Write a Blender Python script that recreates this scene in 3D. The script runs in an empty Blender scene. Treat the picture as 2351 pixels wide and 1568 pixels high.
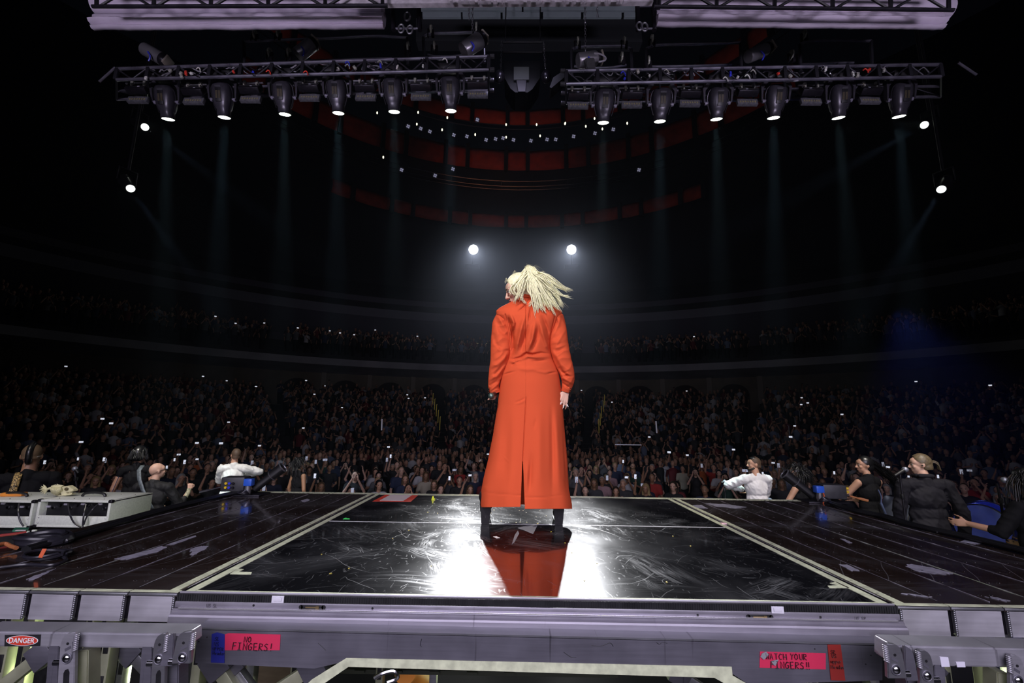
import bpy, bmesh, math, random
from mathutils import Vector, Matrix, noise
random.seed(7)
V = Vector
sc = bpy.context.scene
COL = sc.collection
R_ = math.radians
PI = math.pi

# ---------------------------------------------------------------- camera, exposure, lights
FPX = 1045.0                                   # 16 mm on a 36 mm sensor
CAM = V((0, 0, 2.055))
ROT = Matrix.Rotation(R_(.45), 3, 'Z') @ Matrix.Rotation(R_(100.2), 3, 'X') @ Matrix.Rotation(R_(.85), 3, 'Z')
cd = bpy.data.cameras.new('camera'); cam = bpy.data.objects.new('camera', cd); COL.objects.link(cam)
cd.sensor_width = 36; cd.lens = FPX * 36 / 2351; cd.clip_start = .05; cd.clip_end = 300
cam.matrix_world = Matrix.Translation(CAM) @ ROT.to_4x4()
sc.camera = cam
sc.view_settings.view_transform = 'Standard'; sc.view_settings.look = 'None'
sc.view_settings.gamma = 1; sc.view_settings.use_curve_mapping = False
sc.view_settings.exposure = 0.0
w = bpy.data.worlds.new('dark_arena'); sc.world = w; w.use_nodes = True
w.node_tree.nodes['Background'].inputs[0].default_value = (.0006, .0007, .0012, 1)
w.node_tree.nodes['Background'].inputs[1].default_value = 1.0


def P(px, py, F):
    """point seen at photo pixel (px,py), F metres ahead of the camera"""
    d = ROT @ V((px - 1175.5, -(py - 784), -FPX)); return CAM + d * (F / d.y)


def G(px, py, z=1.4):
    d = ROT @ V((px - 1175.5, -(py - 784), -FPX)); return CAM + d * ((z - CAM.z) / d.z)


def lamp(name, kind, loc, target, power, color=(1, 1, 1), size=.1, size_y=None, cone=30, blend=.15):
    l = bpy.data.lights.new(name, kind); l.energy = power; l.color = color
    o = bpy.data.objects.new(name, l); COL.objects.link(o); o.location = loc
    if kind == 'AREA':
        l.shape = 'RECTANGLE'; l.size = size; l.size_y = size_y or size
    else:
        l.shadow_soft_size = size
    if kind == 'SPOT':
        l.spot_size = R_(cone); l.spot_blend = blend
    if target is not None:
        o.rotation_euler = (V(target) - V(loc)).to_track_quat('-Z', 'Y').to_euler()
    return o


SP = V((.09, 3.18, 1.4))                       # where the singer stands
lamp('video_wall_light', 'AREA', (0, -3.4, 4.4), (0, 3.4, .9), 215, (.86, .80, 1), 9, 4.0).data.spread = R_(96)
lamp('added_drape_light', 'AREA', (-4.5, -1.5, 3.2), (-3.6, 5.2, 7.6), 60, (.86, .76, 1), 1.6, .5).data.spread = R_(80)  # added pair of lamps, brightens the drapes where the video wall falls short
lamp('added_drape_light', 'AREA', (4.9, -1.5, 3.2), (4.0, 5.2, 7.6), 60, (.86, .76, 1), 1.6, .5).data.spread = R_(80)
lamp('key_spot_light', 'SPOT', (-2.4, -1.5, 7.7), (.08, 3.15, 2.40), 1500, (1, .93, .84), .08, cone=18, blend=.5)
for fx in (1087, 1312):                        # two follow spots far out in the house
    lamp('follow_spot_light', 'SPOT', P(fx, 573, 38) + V((0, -.75, -.25)), SP + V((0, 0, .95)), 46000, (.93, .95, 1), .25, cone=4.1, blend=.04)
lamp('left_stage_spot_light', 'SPOT', (-4.6, 2.2, 8.5), P(545, 1090, 7.5), 2600, (1, .96, .88), .15, cone=20, blend=.5)
lamp('right_stage_spot_light', 'SPOT', (4.6, 2.0, 8.5), P(1830, 1100, 6.7), 1500, (1, .94, .84), .15, cone=26, blend=.5)
lamp('left_riser_spot_light', 'SPOT', (-4.4, 1.0, 7.5), P(170, 1130, 4.6), 480, (1, .95, .80), .15, cone=34, blend=.6)
lamp('right_riser_spot_light', 'SPOT', (5.0, 1.0, 7.5), P(2150, 1120, 5.3), 420, (1, .9, .82), .15, cone=30, blend=.6)
lamp('under_stage_light', 'POINT', (-1.9, 2.7, .75), None, 15, (.86, 1, .55), .08)
lamp('under_stage_light', 'POINT', (2.0, 2.7, .75), None, 15, (.86, 1, .55), .08)
lamp('under_stage_light', 'POINT', (0, 3.2, .6), None, 8, (.86, 1, .55), .08)
lamp('blue_floor_light', 'SPOT', (9.5, 11, 5.0), (8.2, 8.3, .2), 600, (.12, .18, 1), .2, cone=60, blend=.7)
lamp('house_front_wash', 'SPOT', (0, 6.0, 8.5), (0, 13.0, -1), 125, (.72, .66, 1), .3, cone=80, blend=1)
lamp('ceiling_ring_light', 'SPOT', (-1, 27, 17), (-1.5, 39.5, 27.2), 620, (1, .34, .14), .3, cone=58, blend=1)

# ---------------------------------------------------------------- materials
MATS = {}


def mat(name, col, rough=.5, metal=0., emit=0., spec=.5, var=0., scale=20., bump=0., stretch=(1, 1, 1), coat=0., sheen=0., trans=0., ecol=None):
    if name in MATS: return MATS[name]
    m = bpy.data.materials.new(name); m.use_nodes = True; nt = m.node_tree; b = nt.nodes['Principled BSDF']
    b.inputs['Base Color'].default_value = (*col, 1); b.inputs['Roughness'].default_value = rough
    b.inputs['Metallic'].default_value = metal; b.inputs['Specular IOR Level'].default_value = spec
    b.inputs['Coat Weight'].default_value = coat; b.inputs['Sheen Weight'].default_value = sheen
    b.inputs['Transmission Weight'].default_value = trans
    if emit:
        b.inputs['Emission Color'].default_value = (*(ecol or col), 1); b.inputs['Emission Strength'].default_value = emit
    if var or bump:
        tc = nt.nodes.new('ShaderNodeTexCoord'); mp = nt.nodes.new('ShaderNodeMapping'); mp.inputs['Scale'].default_value = stretch
        nz = nt.nodes.new('ShaderNodeTexNoise'); nz.inputs['Scale'].default_value = scale; nz.inputs['Detail'].default_value = 6
        nt.links.new(tc.outputs['Object'], mp.inputs[0]); nt.links.new(mp.outputs[0], nz.inputs['Vector'])
        if var:
            r = nt.nodes.new('ShaderNodeValToRGB'); r.color_ramp.elements[0].position = .3; r.color_ramp.elements[1].position = .7
            r.color_ramp.elements[0].color = (*[c * (1 - var) for c in col], 1); r.color_ramp.elements[1].color = (*[min(1, c * (1 + var * .6)) for c in col], 1)
            nt.links.new(nz.outputs[0], r.inputs[0]); nt.links.new(r.outputs[0], b.inputs['Base Color'])
            mr = nt.nodes.new('ShaderNodeMapRange'); mr.inputs[3].default_value = max(.02, rough - .12 * var * 2); mr.inputs[4].default_value = min(1, rough + .12 * var * 2)
            nt.links.new(nz.outputs[0], mr.inputs[0]); nt.links.new(mr.outputs[0], b.inputs['Roughness'])
        if bump:
            bp = nt.nodes.new('ShaderNodeBump'); bp.inputs['Strength'].default_value = bump; bp.inputs['Distance'].default_value = .004
            nt.links.new(nz.outputs[0], bp.inputs['Height']); nt.links.new(bp.outputs[0], b.inputs['Normal'])
    MATS[name] = m
    return m


def deck_material(name, scratch=1., patches=0., seams=False, brown=0.):
    """black gloss deck with dusty scuffs and thin curved scratches"""
    m = bpy.data.materials.new(name); m.use_nodes = True; nt = m.node_tree; b = nt.nodes['Principled BSDF']; N = nt.nodes.new; L = nt.links.new
    tc = N('ShaderNodeTexCoord')

    def mth(op, a, c=None, v=None):
        n = N('ShaderNodeMath'); n.operation = op; L(a, n.inputs[0])
        if c is not None: L(c, n.inputs[1])
        elif v is not None: n.inputs[1].default_value = v
        return n.outputs[0]

    def nz(scale, detail=2, rot=0, st=(1, 1, 1), dist=0., off=0.):
        mp = N('ShaderNodeMapping'); mp.inputs['Scale'].default_value = st; mp.inputs['Rotation'].default_value = (0, 0, rot); mp.inputs['Location'].default_value = (off, off * .7, off)
        t = N('ShaderNodeTexNoise'); t.inputs['Scale'].default_value = scale; t.inputs['Detail'].default_value = detail; t.inputs['Distortion'].default_value = dist
        L(tc.outputs['Object'], mp.inputs[0]); L(mp.outputs[0], t.inputs['Vector']); return t.outputs[0]

    def rng(a, lo, hi, o0=0., o1=1.):
        n = N('ShaderNodeMapRange'); n.inputs[1].default_value = lo; n.inputs[2].default_value = hi; n.inputs[3].default_value = o0; n.inputs[4].default_value = o1; L(a, n.inputs[0]); return n.outputs[0]
    def vm(op, a, c=None, v=None):
        n = N('ShaderNodeVectorMath'); n.operation = op; L(a, n.inputs[0])
        if c is not None: L(c, n.inputs[1])
        elif v is not None: n.inputs[1].default_value = v
        return n.outputs['Value'] if op in ('DOT_PRODUCT', 'LENGTH') else n.outputs[0]

    def cells(sc_, off, bend):
        """random-turned local frame in each cell: (across, along, random, random2)"""
        mp = N('ShaderNodeMapping'); mp.inputs['Scale'].default_value = (sc_, sc_, 0); mp.inputs['Location'].default_value = (off, off * 1.7, 0); L(tc.outputs['Object'], mp.inputs[0])
        nn = N('ShaderNodeTexNoise'); nn.inputs['Scale'].default_value = .9; nn.inputs['Detail'].default_value = 1; L(mp.outputs[0], nn.inputs['Vector'])
        wob = vm('MULTIPLY', vm('SUBTRACT', nn.outputs['Color'], v=(.5, .5, .5)), v=(bend, bend, 0)); p = vm('ADD', mp.outputs[0], wob)
        vo = N('ShaderNodeTexVoronoi'); vo.voronoi_dimensions = '2D'; vo.inputs['Scale'].default_value = 1; L(p, vo.inputs['Vector'])
        loc = vm('SUBTRACT', p, vo.outputs['Position']); sp = N('ShaderNodeSeparateColor'); L(vo.outputs['Color'], sp.inputs[0])
        an = mth('MULTIPLY', sp.outputs[0], v=6.283); ca, sa = mth('COSINE', an), mth('SINE', an); sx = N('ShaderNodeSeparateXYZ'); L(loc, sx.inputs[0])
        x = mth('ADD', mth('MULTIPLY', sx.outputs[0], ca), mth('MULTIPLY', sx.outputs[1], sa)); y = mth('SUBTRACT', mth('MULTIPLY', sx.outputs[1], ca), mth('MULTIPLY', sx.outputs[0], sa))
        return x, y, sp.outputs[1], sp.outputs[2]
    tot = None
    for i, (s, wd, ln_, bend, keep) in enumerate([(1.2, .0028, .6, .5, .3), (1.9, .0035, .55, .6, .35), (2.7, .0045, .5, .8, .35), (3.9, .007, .5, .5, .4), (5.5, .009, .45, .9, .4), (8.5, .014, .42, .8, .45), (14, .022, .4, .7, .4)]):
        x, y, r1, r2 = cells(s, i * 7.3 + 1, bend)
        line = rng(mth('ABSOLUTE', x), wd * .3, wd, 1, 0); ends = rng(mth('ABSOLUTE', y), ln_ * .5, ln_, 1, 0)
        ln = mth('MULTIPLY', mth('MULTIPLY', line, ends), mth('MULTIPLY', mth('GREATER_THAN', r1, v=keep), rng(r2, 0, 1, .08, .7)))
        tot = ln if tot is None else mth('MAXIMUM', tot, ln)
    sc_l = None
    for i, (s, ln_, wd) in enumerate([(1.7, .65, .26), (2.7, .6, .24), (3.9, .6, .22)]):
        x, y, r1, r2 = cells(s, i * 5.1 + 3, .3)
        mk_ = mth('MULTIPLY', rng(mth('ABSOLUTE', x), 0, wd, 1, 0), rng(mth('ABSOLUTE', y), .1, ln_, 1, 0))
        cb = N('ShaderNodeCombineXYZ'); L(mth('MULTIPLY', x, v=46), cb.inputs[0]); L(mth('MULTIPLY', y, v=3), cb.inputs[1]); L(mth('MULTIPLY', r1, v=30), cb.inputs[2])
        fb = N('ShaderNodeTexNoise'); fb.inputs['Scale'].default_value = 1; fb.inputs['Detail'].default_value = 4; L(cb.outputs[0], fb.inputs['Vector'])
        q_ = mth('MULTIPLY', mth('MULTIPLY', mk_, rng(fb.outputs[0], .40, .66)), mth('MULTIPLY', mth('GREATER_THAN', r1, v=.15), rng(r2, 0, 1, .15, 1)))
        sc_l = q_ if sc_l is None else mth('MAXIMUM', sc_l, q_)
    zone = rng(nz(1.1, 3, 0, (1, 1, 1), 0, 12), .34, .5, .4, 1)
    brush = mth('MULTIPLY', sc_l, zone); tot = mth('MULTIPLY', tot, zone); brush2 = mth('MULTIPLY', rng(nz(60, 4, .4, (1, .3, 1), .5, 2), .62, .72), mth('MULTIPLY', zone, v=.5))
    haze = rng(nz(2.2, 8, .5, (1, .6, 1), .8, 9), .45, .8, 0, .25)
    dust = mth('MAXIMUM', mth('MAXIMUM', brush, brush2), haze)
    allm = mth('MAXIMUM', mth('MULTIPLY', tot, v=.9 * scratch), mth('MULTIPLY', dust, v=.62 * scratch))
    mix = N('ShaderNodeMix'); mix.data_type = 'RGBA'; mix.inputs[6].default_value = (.006 + brown * .012, .006 + brown * .006, .0075 + brown * .003, 1); mix.inputs[7].default_value = (.26, .265, .28, 1)
    L(allm, mix.inputs[0]); col = mix.outputs[2]
    L(col, b.inputs['Base Color'])
    ro = rng(allm, 0, .6, .15, .42)
    L(ro, b.inputs['Roughness']); b.inputs['Specular IOR Level'].default_value = .5
    b.inputs['Coat Weight'].default_value = .7; b.inputs['Coat Roughness'].default_value = .05
    bp = N('ShaderNodeBump'); bp.inputs['Strength'].default_value = .12; bp.inputs['Distance'].default_value = .002
    L(allm, bp.inputs['Height']); L(bp.outputs[0], b.inputs['Normal'])
    MATS[name] = m
    return m


def alu(name, col, rough=.35, met=.45):
    m = bpy.data.materials.new(name); m.use_nodes = True; nt = m.node_tree; b = nt.nodes['Principled BSDF']; N = nt.nodes.new; L = nt.links.new
    tc = N('ShaderNodeTexCoord'); mp = N('ShaderNodeMapping'); mp.inputs['Scale'].default_value = (1.5, 1, 30)
    n = N('ShaderNodeTexNoise'); n.inputs['Scale'].default_value = 3; n.inputs['Detail'].default_value = 8
    L(tc.outputs['Object'], mp.inputs[0]); L(mp.outputs[0], n.inputs['Vector'])
    n2 = N('ShaderNodeTexNoise'); n2.inputs['Scale'].default_value = 9; n2.inputs['Detail'].default_value = 8
    L(tc.outputs['Object'], n2.inputs['Vector'])
    mp3 = N('ShaderNodeMapping'); mp3.inputs['Scale'].default_value = (26, 1, .8); n3 = N('ShaderNodeTexNoise'); n3.inputs['Scale'].default_value = 1.6; n3.inputs['Detail'].default_value = 5
    L(tc.outputs['Object'], mp3.inputs[0]); L(mp3.outputs[0], n3.inputs['Vector'])
    r = N('ShaderNodeValToRGB'); r.color_ramp.elements[0].position = .25; r.color_ramp.elements[1].position = .75
    r.color_ramp.elements[0].color = (*[c * .6 for c in col], 1); r.color_ramp.elements[1].color = (*col, 1)
    mx = N('ShaderNodeMath'); mx.operation = 'ADD'; mx.use_clamp = True
    ma = N('ShaderNodeMath'); ma.operation = 'MULTIPLY'; ma.inputs[1].default_value = .5
    L(n.outputs[0], ma.inputs[0]); mb = N('ShaderNodeMath'); mb.operation = 'MULTIPLY'; mb.inputs[1].default_value = .5; L(n2.outputs[0], mb.inputs[0])
    L(ma.outputs[0], mx.inputs[0]); L(mb.outputs[0], mx.inputs[1]); L(mx.outputs[0], r.inputs[0])
    st = N('ShaderNodeMapRange'); st.inputs[1].default_value = .66; st.inputs[2].default_value = .74; st.inputs[3].default_value = 1; st.inputs[4].default_value = .45; L(n3.outputs[0], st.inputs[0])
    ml = N('ShaderNodeMix'); ml.data_type = 'RGBA'; ml.blend_type = 'MULTIPLY'; ml.inputs[0].default_value = 1
    L(r.outputs[0], ml.inputs[6]); L(st.outputs[0], ml.inputs[7]); L(ml.outputs[2], b.inputs['Base Color'])
    b.inputs['Metallic'].default_value = met
    rr = N('ShaderNodeMapRange'); rr.inputs[3].default_value = rough - .1; rr.inputs[4].default_value = rough + .25; L(n2.outputs[0], rr.inputs[0]); L(rr.outputs[0], b.inputs['Roughness'])
    MATS[name] = m
    return m


DECK = deck_material('gloss_deck', 1.0)
PLANK = deck_material('plank_deck', 1.0, brown=1.9)
ALU = alu('aluminium', (.70, .68, .74), .38, .6); RAILM = alu('rail_aluminium', (.40, .38, .44), .36, .6); STEEL = alu('grey_steel', (.17, .165, .20), .42); ALUD = alu('cast_aluminium', (.34, .34, .37), .28, .75)
TAPE = mat('glow_tape', (.62, .66, .45), .6, var=.28, scale=25)
BLACK = mat('black_paint', (.012, .012, .014), .45, var=.4); RUBBER = mat('black_rubber', (.012, .012, .013), .38)
CABLE = mat('black_cable', (.02, .019, .026), .3); BLKMET = mat('black_metal', (.03, .028, .036), .32, .6, var=.3)
CHROME = mat('chrome', (.75, .75, .78), .16, 1); WHITE = mat('white_vinyl', (.66, .68, .64), .5, var=.12, scale=60, bump=.15)
LENS = mat('lit_lens', (1, 1, .92), .2, emit=9, ecol=(.93, 1, .86)); HOT = mat('follow_lens', (1, 1, 1), .2, emit=45)
SKIN = mat('skin', (.55, .30, .20), .5, var=.12, scale=14); SKINL = mat('fair_skin', (.66, .40, .30), .5, var=.1, scale=14); SKIND = mat('brown_skin', (.34, .18, .105), .5, var=.12, scale=14)
HAIRB = mat('black_hair', (.008, .008, .009), .32, spec=.7); HAIRBR = mat('brown_hair', (.10, .06, .03), .45); BLOND = mat('blonde_hair', (.92, .86, .56), .5, var=.3, scale=90); ALUM = alu('satin_aluminium', (.50, .49, .54), .36, .6)
ORANGE = mat('orange_fabric', (.75, .26, .03), .6)

# ---------------------------------------------------------------- mesh helpers


def bmn(): return bmesh.new()


def wloc(o):
    v = V((0, 0, 0))
    while o: v = v + o.location; o = o.parent
    return v


def link(name, me, m=None, parent=None, world=True):
    o = bpy.data.objects.new(name, me); COL.objects.link(o)
    if m is not None:
        for mm in (m if isinstance(m, (list, tuple)) else [m]): me.materials.append(mm)
    if parent:
        o.parent = parent
        if world: me.transform(Matrix.Translation(-wloc(parent)))
    return o


def obj(name, bm, m=None, parent=None, world=True, smooth=True, angle=40):
    me = bpy.data.meshes.new(name); bmesh.ops.recalc_face_normals(bm, faces=bm.faces); bm.to_mesh(me); bm.free()
    if smooth:
        for p in me.polygons: p.use_smooth = True
        if not smooth is True: pass
        try: me.set_sharp_from_angle(angle=R_(angle))
        except Exception: pass
    return link(name, me, m, parent, world)


def centre(o):
    """move the origin of a single-mesh thing to the bottom of its bounds"""
    vs = [v.co for v in o.data.vertices]
    lo = V([min(v[i] for v in vs) for i in range(3)]); hi = V([max(v[i] for v in vs) for i in range(3)])
    c = V(((lo.x + hi.x) / 2, (lo.y + hi.y) / 2, lo.z)); o.data.transform(Matrix.Translation(-c)); o.location = c
    return o


def tag(o, label, cat, group=None, kind=None):
    o['label'] = label; o['category'] = cat
    if group: o['group'] = group
    if kind: o['kind'] = kind
    return o


def struct(o, label=None):
    o['kind'] = 'structure'
    if label: o['label'] = label
    return o


def root(name, label, cat, loc=(0, 0, 0), group=None):
    o = bpy.data.objects.new(name, None); COL.objects.link(o); o.location = loc; o.empty_display_size = .1
    return tag(o, label, cat, group)


def box(bm, c, s, rot=None, bev=0.):
    r = bmesh.ops.create_cube(bm, size=1); vs = r['verts']
    M = Matrix.Translation(V(c)) @ ((rot if isinstance(rot, Matrix) else Matrix.Rotation(rot, 3, 'Z')).to_4x4() if rot is not None else Matrix.Identity(4)) @ Matrix.Diagonal((*s, 1))
    bmesh.ops.transform(bm, matrix=M, verts=vs)
    if bev:
        es = list({e for v in vs for e in v.link_edges}); bmesh.ops.bevel(bm, geom=es, offset=bev, segments=2, affect='EDGES', profile=.5)


def frame(d):
    d = V(d).normalized(); a = V((0, 0, 1)) if abs(d.z) < .9 else V((1, 0, 0)); x = d.cross(a).normalized(); return x, d.cross(x).normalized(), d


def tube(bm, pts, r, seg=8, cap=True, flat=1.):
    pts = [V(p) for p in pts]; n = len(pts); rs = r if isinstance(r, (list, tuple)) else [r] * n; rings = []
    x = None
    for i, p in enumerate(pts):
        d = (pts[min(i + 1, n - 1)] - pts[max(i - 1, 0)])
        if d.length < 1e-9: d = V((0, 0, 1))
        d.normalize()
        if x is None: x = frame(d)[0]
        x = (x - d * x.dot(d))
        x = x.normalized() if x.length > 1e-6 else frame(d)[0]
        y = d.cross(x)
        rings.append([bm.verts.new(p + (x * math.cos(2 * PI * k / seg) + y * math.sin(2 * PI * k / seg) * flat) * rs[i]) for k in range(seg)])
    for a, b in zip(rings, rings[1:]):
        for k in range(seg): bm.faces.new((a[k], a[(k + 1) % seg], b[(k + 1) % seg], b[k]))
    if cap:
        for q in (rings[0], rings[-1]):
            try: bm.faces.new(q)
            except ValueError: pass


def cyl(bm, a, b, r, r2=None, seg=12): tube(bm, [a, b], [r, r if r2 is None else r2], seg)


def ball(bm, c, r, sub=2, rot=None):
    if not isinstance(r, (tuple, list)): r = (r, r, r)
    q = bmesh.ops.create_icosphere(bm, subdivisions=sub, radius=1)
    M = Matrix.Translation(V(c)) @ (rot.to_4x4() if rot is not None else Matrix.Identity(4)) @ Matrix.Diagonal((*r, 1)); bmesh.ops.transform(bm, matrix=M, verts=q['verts'])


def prism(bm, pts, ext):
    a = [bm.verts.new(V(p)) for p in pts]; b = [bm.verts.new(V(p) + V(ext)) for p in pts]; n = len(a)
    bm.faces.new(a); bm.faces.new(b[::-1])
    for i in range(n): bm.faces.new((a[i], b[i], b[(i + 1) % n], a[(i + 1) % n]))


def ringloft(bm, rings, closed=True, cap=False):
    R = [[bm.verts.new(V(p)) for p in r] for r in rings]; n = len(R[0])
    for a, b in zip(R, R[1:]):
        for k in range(n if closed else n - 1): bm.faces.new((a[k], a[(k + 1) % n], b[(k + 1) % n], b[k]))
    if cap: bm.faces.new(R[0]); bm.faces.new(R[-1])
    return R


def bez(pts, n=12):
    """Catmull-Rom through pts"""
    pts = [V(p) for p in pts]; P_ = [pts[0]] + pts + [pts[-1]]; out = []
    for i in range(1, len(P_) - 2):
        for k in range(n):
            t = k / n; a, b, c, d = P_[i - 1:i + 3]
            out.append(.5 * ((2 * b) + (c - a) * t + (2 * a - 5 * b + 4 * c - d) * t * t + (3 * b - a - 3 * c + d) * t ** 3))
    out.append(pts[-1]); return out


def px_slab(bm, pix, F, thick):
    prism(bm, [P(x, y, F) for x, y in pix], (0, thick, 0))


def blob(name, prims, voxel, m, parent=None, it=3, world=False, M=None, extra=None):
    """one continuous skin over tapered capsules ('c',a,b,ra,rb) and ellipsoids ('e',c,r[,rot])"""
    bm = bmn()
    for p in prims:
        if p[0] == 'c':
            a, b, ra, rb = V(p[1]), V(p[2]), p[3], p[4]; L = (b - a).length; n = 5
            d = (b - a).normalized() if L > 1e-6 else V((0, 0, 1)); pts, rs = [], []
            for k in range(n, 0, -1): t = k / n * PI / 2 * .98; pts.append(a - d * ra * math.sin(t)); rs.append(ra * math.cos(t))
            pts.append(a); rs.append(ra); pts.append(b); rs.append(rb)
            for k in range(1, n + 1): t = k / n * PI / 2 * .98; pts.append(b + d * rb * math.sin(t)); rs.append(rb * math.cos(t))
            tube(bm, pts, rs, 14)
        else: ball(bm, p[1], p[2], 3, p[3] if len(p) > 3 else None)
    me = bpy.data.meshes.new(name); bmesh.ops.recalc_face_normals(bm, faces=bm.faces); bm.to_mesh(me); bm.free()
    o = bpy.data.objects.new(name, me); COL.objects.link(o)
    r = o.modifiers.new('r', 'REMESH'); r.mode = 'VOXEL'; r.voxel_size = voxel; r.use_smooth_shade = True
    s = o.modifiers.new('s', 'SMOOTH'); s.iterations = it; s.factor = .5
    dg = bpy.context.evaluated_depsgraph_get(); me2 = bpy.data.meshes.new_from_object(o.evaluated_get(dg)); bpy.data.objects.remove(o); me2.name = name
    if extra:
        b2 = bmn(); b2.from_mesh(me2); extra(b2); b2.to_mesh(me2); b2.free()
    for p in me2.polygons: p.use_smooth = True
    if M is not None: me2.transform(M)
    return link(name, me2, m, parent, world)


# marker lettering: each letter as strokes on a 1 x 1.5 cell
GL = {'N': [[(0, 0), (0, 1.5), (.8, 0), (.8, 1.5)]], 'O': [[(.4, 1.5), (.05, 1.1), (0, .5), (.35, 0), (.8, .4), (.8, 1.1), (.4, 1.5)]], 'F': [[(0, 0), (.05, 1.5), (.75, 1.5)], [(0, .8), (.6, .85)]],
      'I': [[(.1, 1.5), (.7, 1.5)], [(.4, 1.5), (.4, 0)], [(.05, 0), (.75, 0)]], 'G': [[(.8, 1.3), (.4, 1.5), (0, .9), (.1, .2), (.5, 0), (.8, .3), (.8, .7), (.45, .7)]],
      'E': [[(.75, 1.5), (0, 1.5), (0, 0), (.8, 0)], [(0, .75), (.6, .8)]], 'R': [[(0, 0), (0, 1.5), (.6, 1.4), (.7, 1.0), (0, .7), (.8, 0)]], 'S': [[(.8, 1.3), (.4, 1.5), (.05, 1.1), (.7, .6), (.7, .2), (.3, 0), (0, .2)]],
      '!': [[(.3, 1.6), (.25, .5)], [(.25, .12), (.28, .0)]], 'W': [[(0, 1.5), (.2, 0), (.45, 1.0), (.7, 0), (.95, 1.5)]], 'A': [[(0, 0), (.4, 1.5), (.8, 0)], [(.15, .6), (.65, .6)]], 'T': [[(0, 1.5), (.8, 1.5)], [(.4, 1.5), (.4, 0)]],
      'C': [[(.8, 1.3), (.4, 1.5), (0, .8), (.35, 0), (.8, .2)]], 'H': [[(0, 1.5), (0, 0)], [(.8, 1.5), (.8, 0)], [(0, .75), (.8, .8)]], 'Y': [[(0, 1.5), (.4, .8), (.8, 1.5)], [(.4, .8), (.35, 0)]], 'U': [[(0, 1.5), (.05, .3), (.4, 0), (.75, .3), (.8, 1.5)]],
      'L': [[(.05, 1.5), (0, 0), (.75, .05)]], 'P': [[(0, 0), (0, 1.5), (.6, 1.4), (.7, 1.0), (0, .7)]], 'D': [[(0, 0), (0, 1.5), (.6, 1.2), (.75, .5), (0, 0)]], 'B': [[(0, 0), (0, 1.5), (.6, 1.3), (.1, .8), (.7, .4), (0, 0)]], 'K': [[(0, 0), (0, 1.5)], [(.7, 1.5), (0, .7), (.8, 0)]],
      'u': [[(0, .9), (.05, .1), (.5, .1), (.6, .9), (.65, 0)]], 'p': [[(0, .9), (0, -.5)], [(0, .8), (.5, .9), (.6, .3), (0, .1)]], 'e': [[(.05, .5), (.6, .55), (.4, .9), (.05, .6), (.2, 0), (.6, .1)]], 'r': [[(0, .9), (0, 0)], [(0, .6), (.5, .9)]],
      'a': [[(.6, .8), (.2, .9), (0, .3), (.3, 0), (.6, .7), (.65, 0)]], 'd': [[(.6, .8), (.2, .9), (0, .3), (.3, 0), (.6, .5)], [(.6, 1.5), (.62, 0)]], 'o': [[(.3, .9), (0, .5), (.3, 0), (.6, .5), (.3, .9)]], 'n': [[(0, .9), (0, 0)], [(0, .7), (.4, .9), (.6, 0)]]}


def write(name, text, org, ux, uz, h, m, parent, lw=.0012, gap=1.15, world=True, nrm=None):
    bm = bmn(); x = 0; k = h / 1.5; ux = V(ux).normalized(); uz = V(uz).normalized(); nr = ux.cross(uz).normalized() if nrm is None else V(nrm)
    for ch in text:
        if ch == ' ': x += .8; continue
        for st in GL[ch]:
            tube(bm, [V(org) + ux * ((x + a + .07 * math.sin(x * 3 + c)) * k) + uz * (c * k) + nr * .0008 for a, c in st], lw, 5)
        x += (gap if ch != '!' else .6) * (.82 if ch.islower() else 1)
    return obj(name, bm, m, parent, world)


def ftext(name, body, size, org, ux, uz, m, parent, ext=.0006, world=True):
    c = bpy.data.curves.new(name, 'FONT'); c.body = body; c.size = size; c.extrude = ext; c.align_x = 'CENTER'; c.align_y = 'CENTER'; c.offset = size * .012
    o = bpy.data.objects.new(name, c); COL.objects.link(o); dg = bpy.context.evaluated_depsgraph_get(); me = bpy.data.meshes.new_from_object(o.evaluated_get(dg)); bpy.data.objects.remove(o)
    ux = V(ux).normalized(); uz = V(uz).normalized(); n = ux.cross(uz)
    M = Matrix((ux, uz, n)).transposed().to_4x4(); me.transform(Matrix.Translation(V(org)) @ M); me.materials.clear()
    return link(name, me, m, parent, world)
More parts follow.
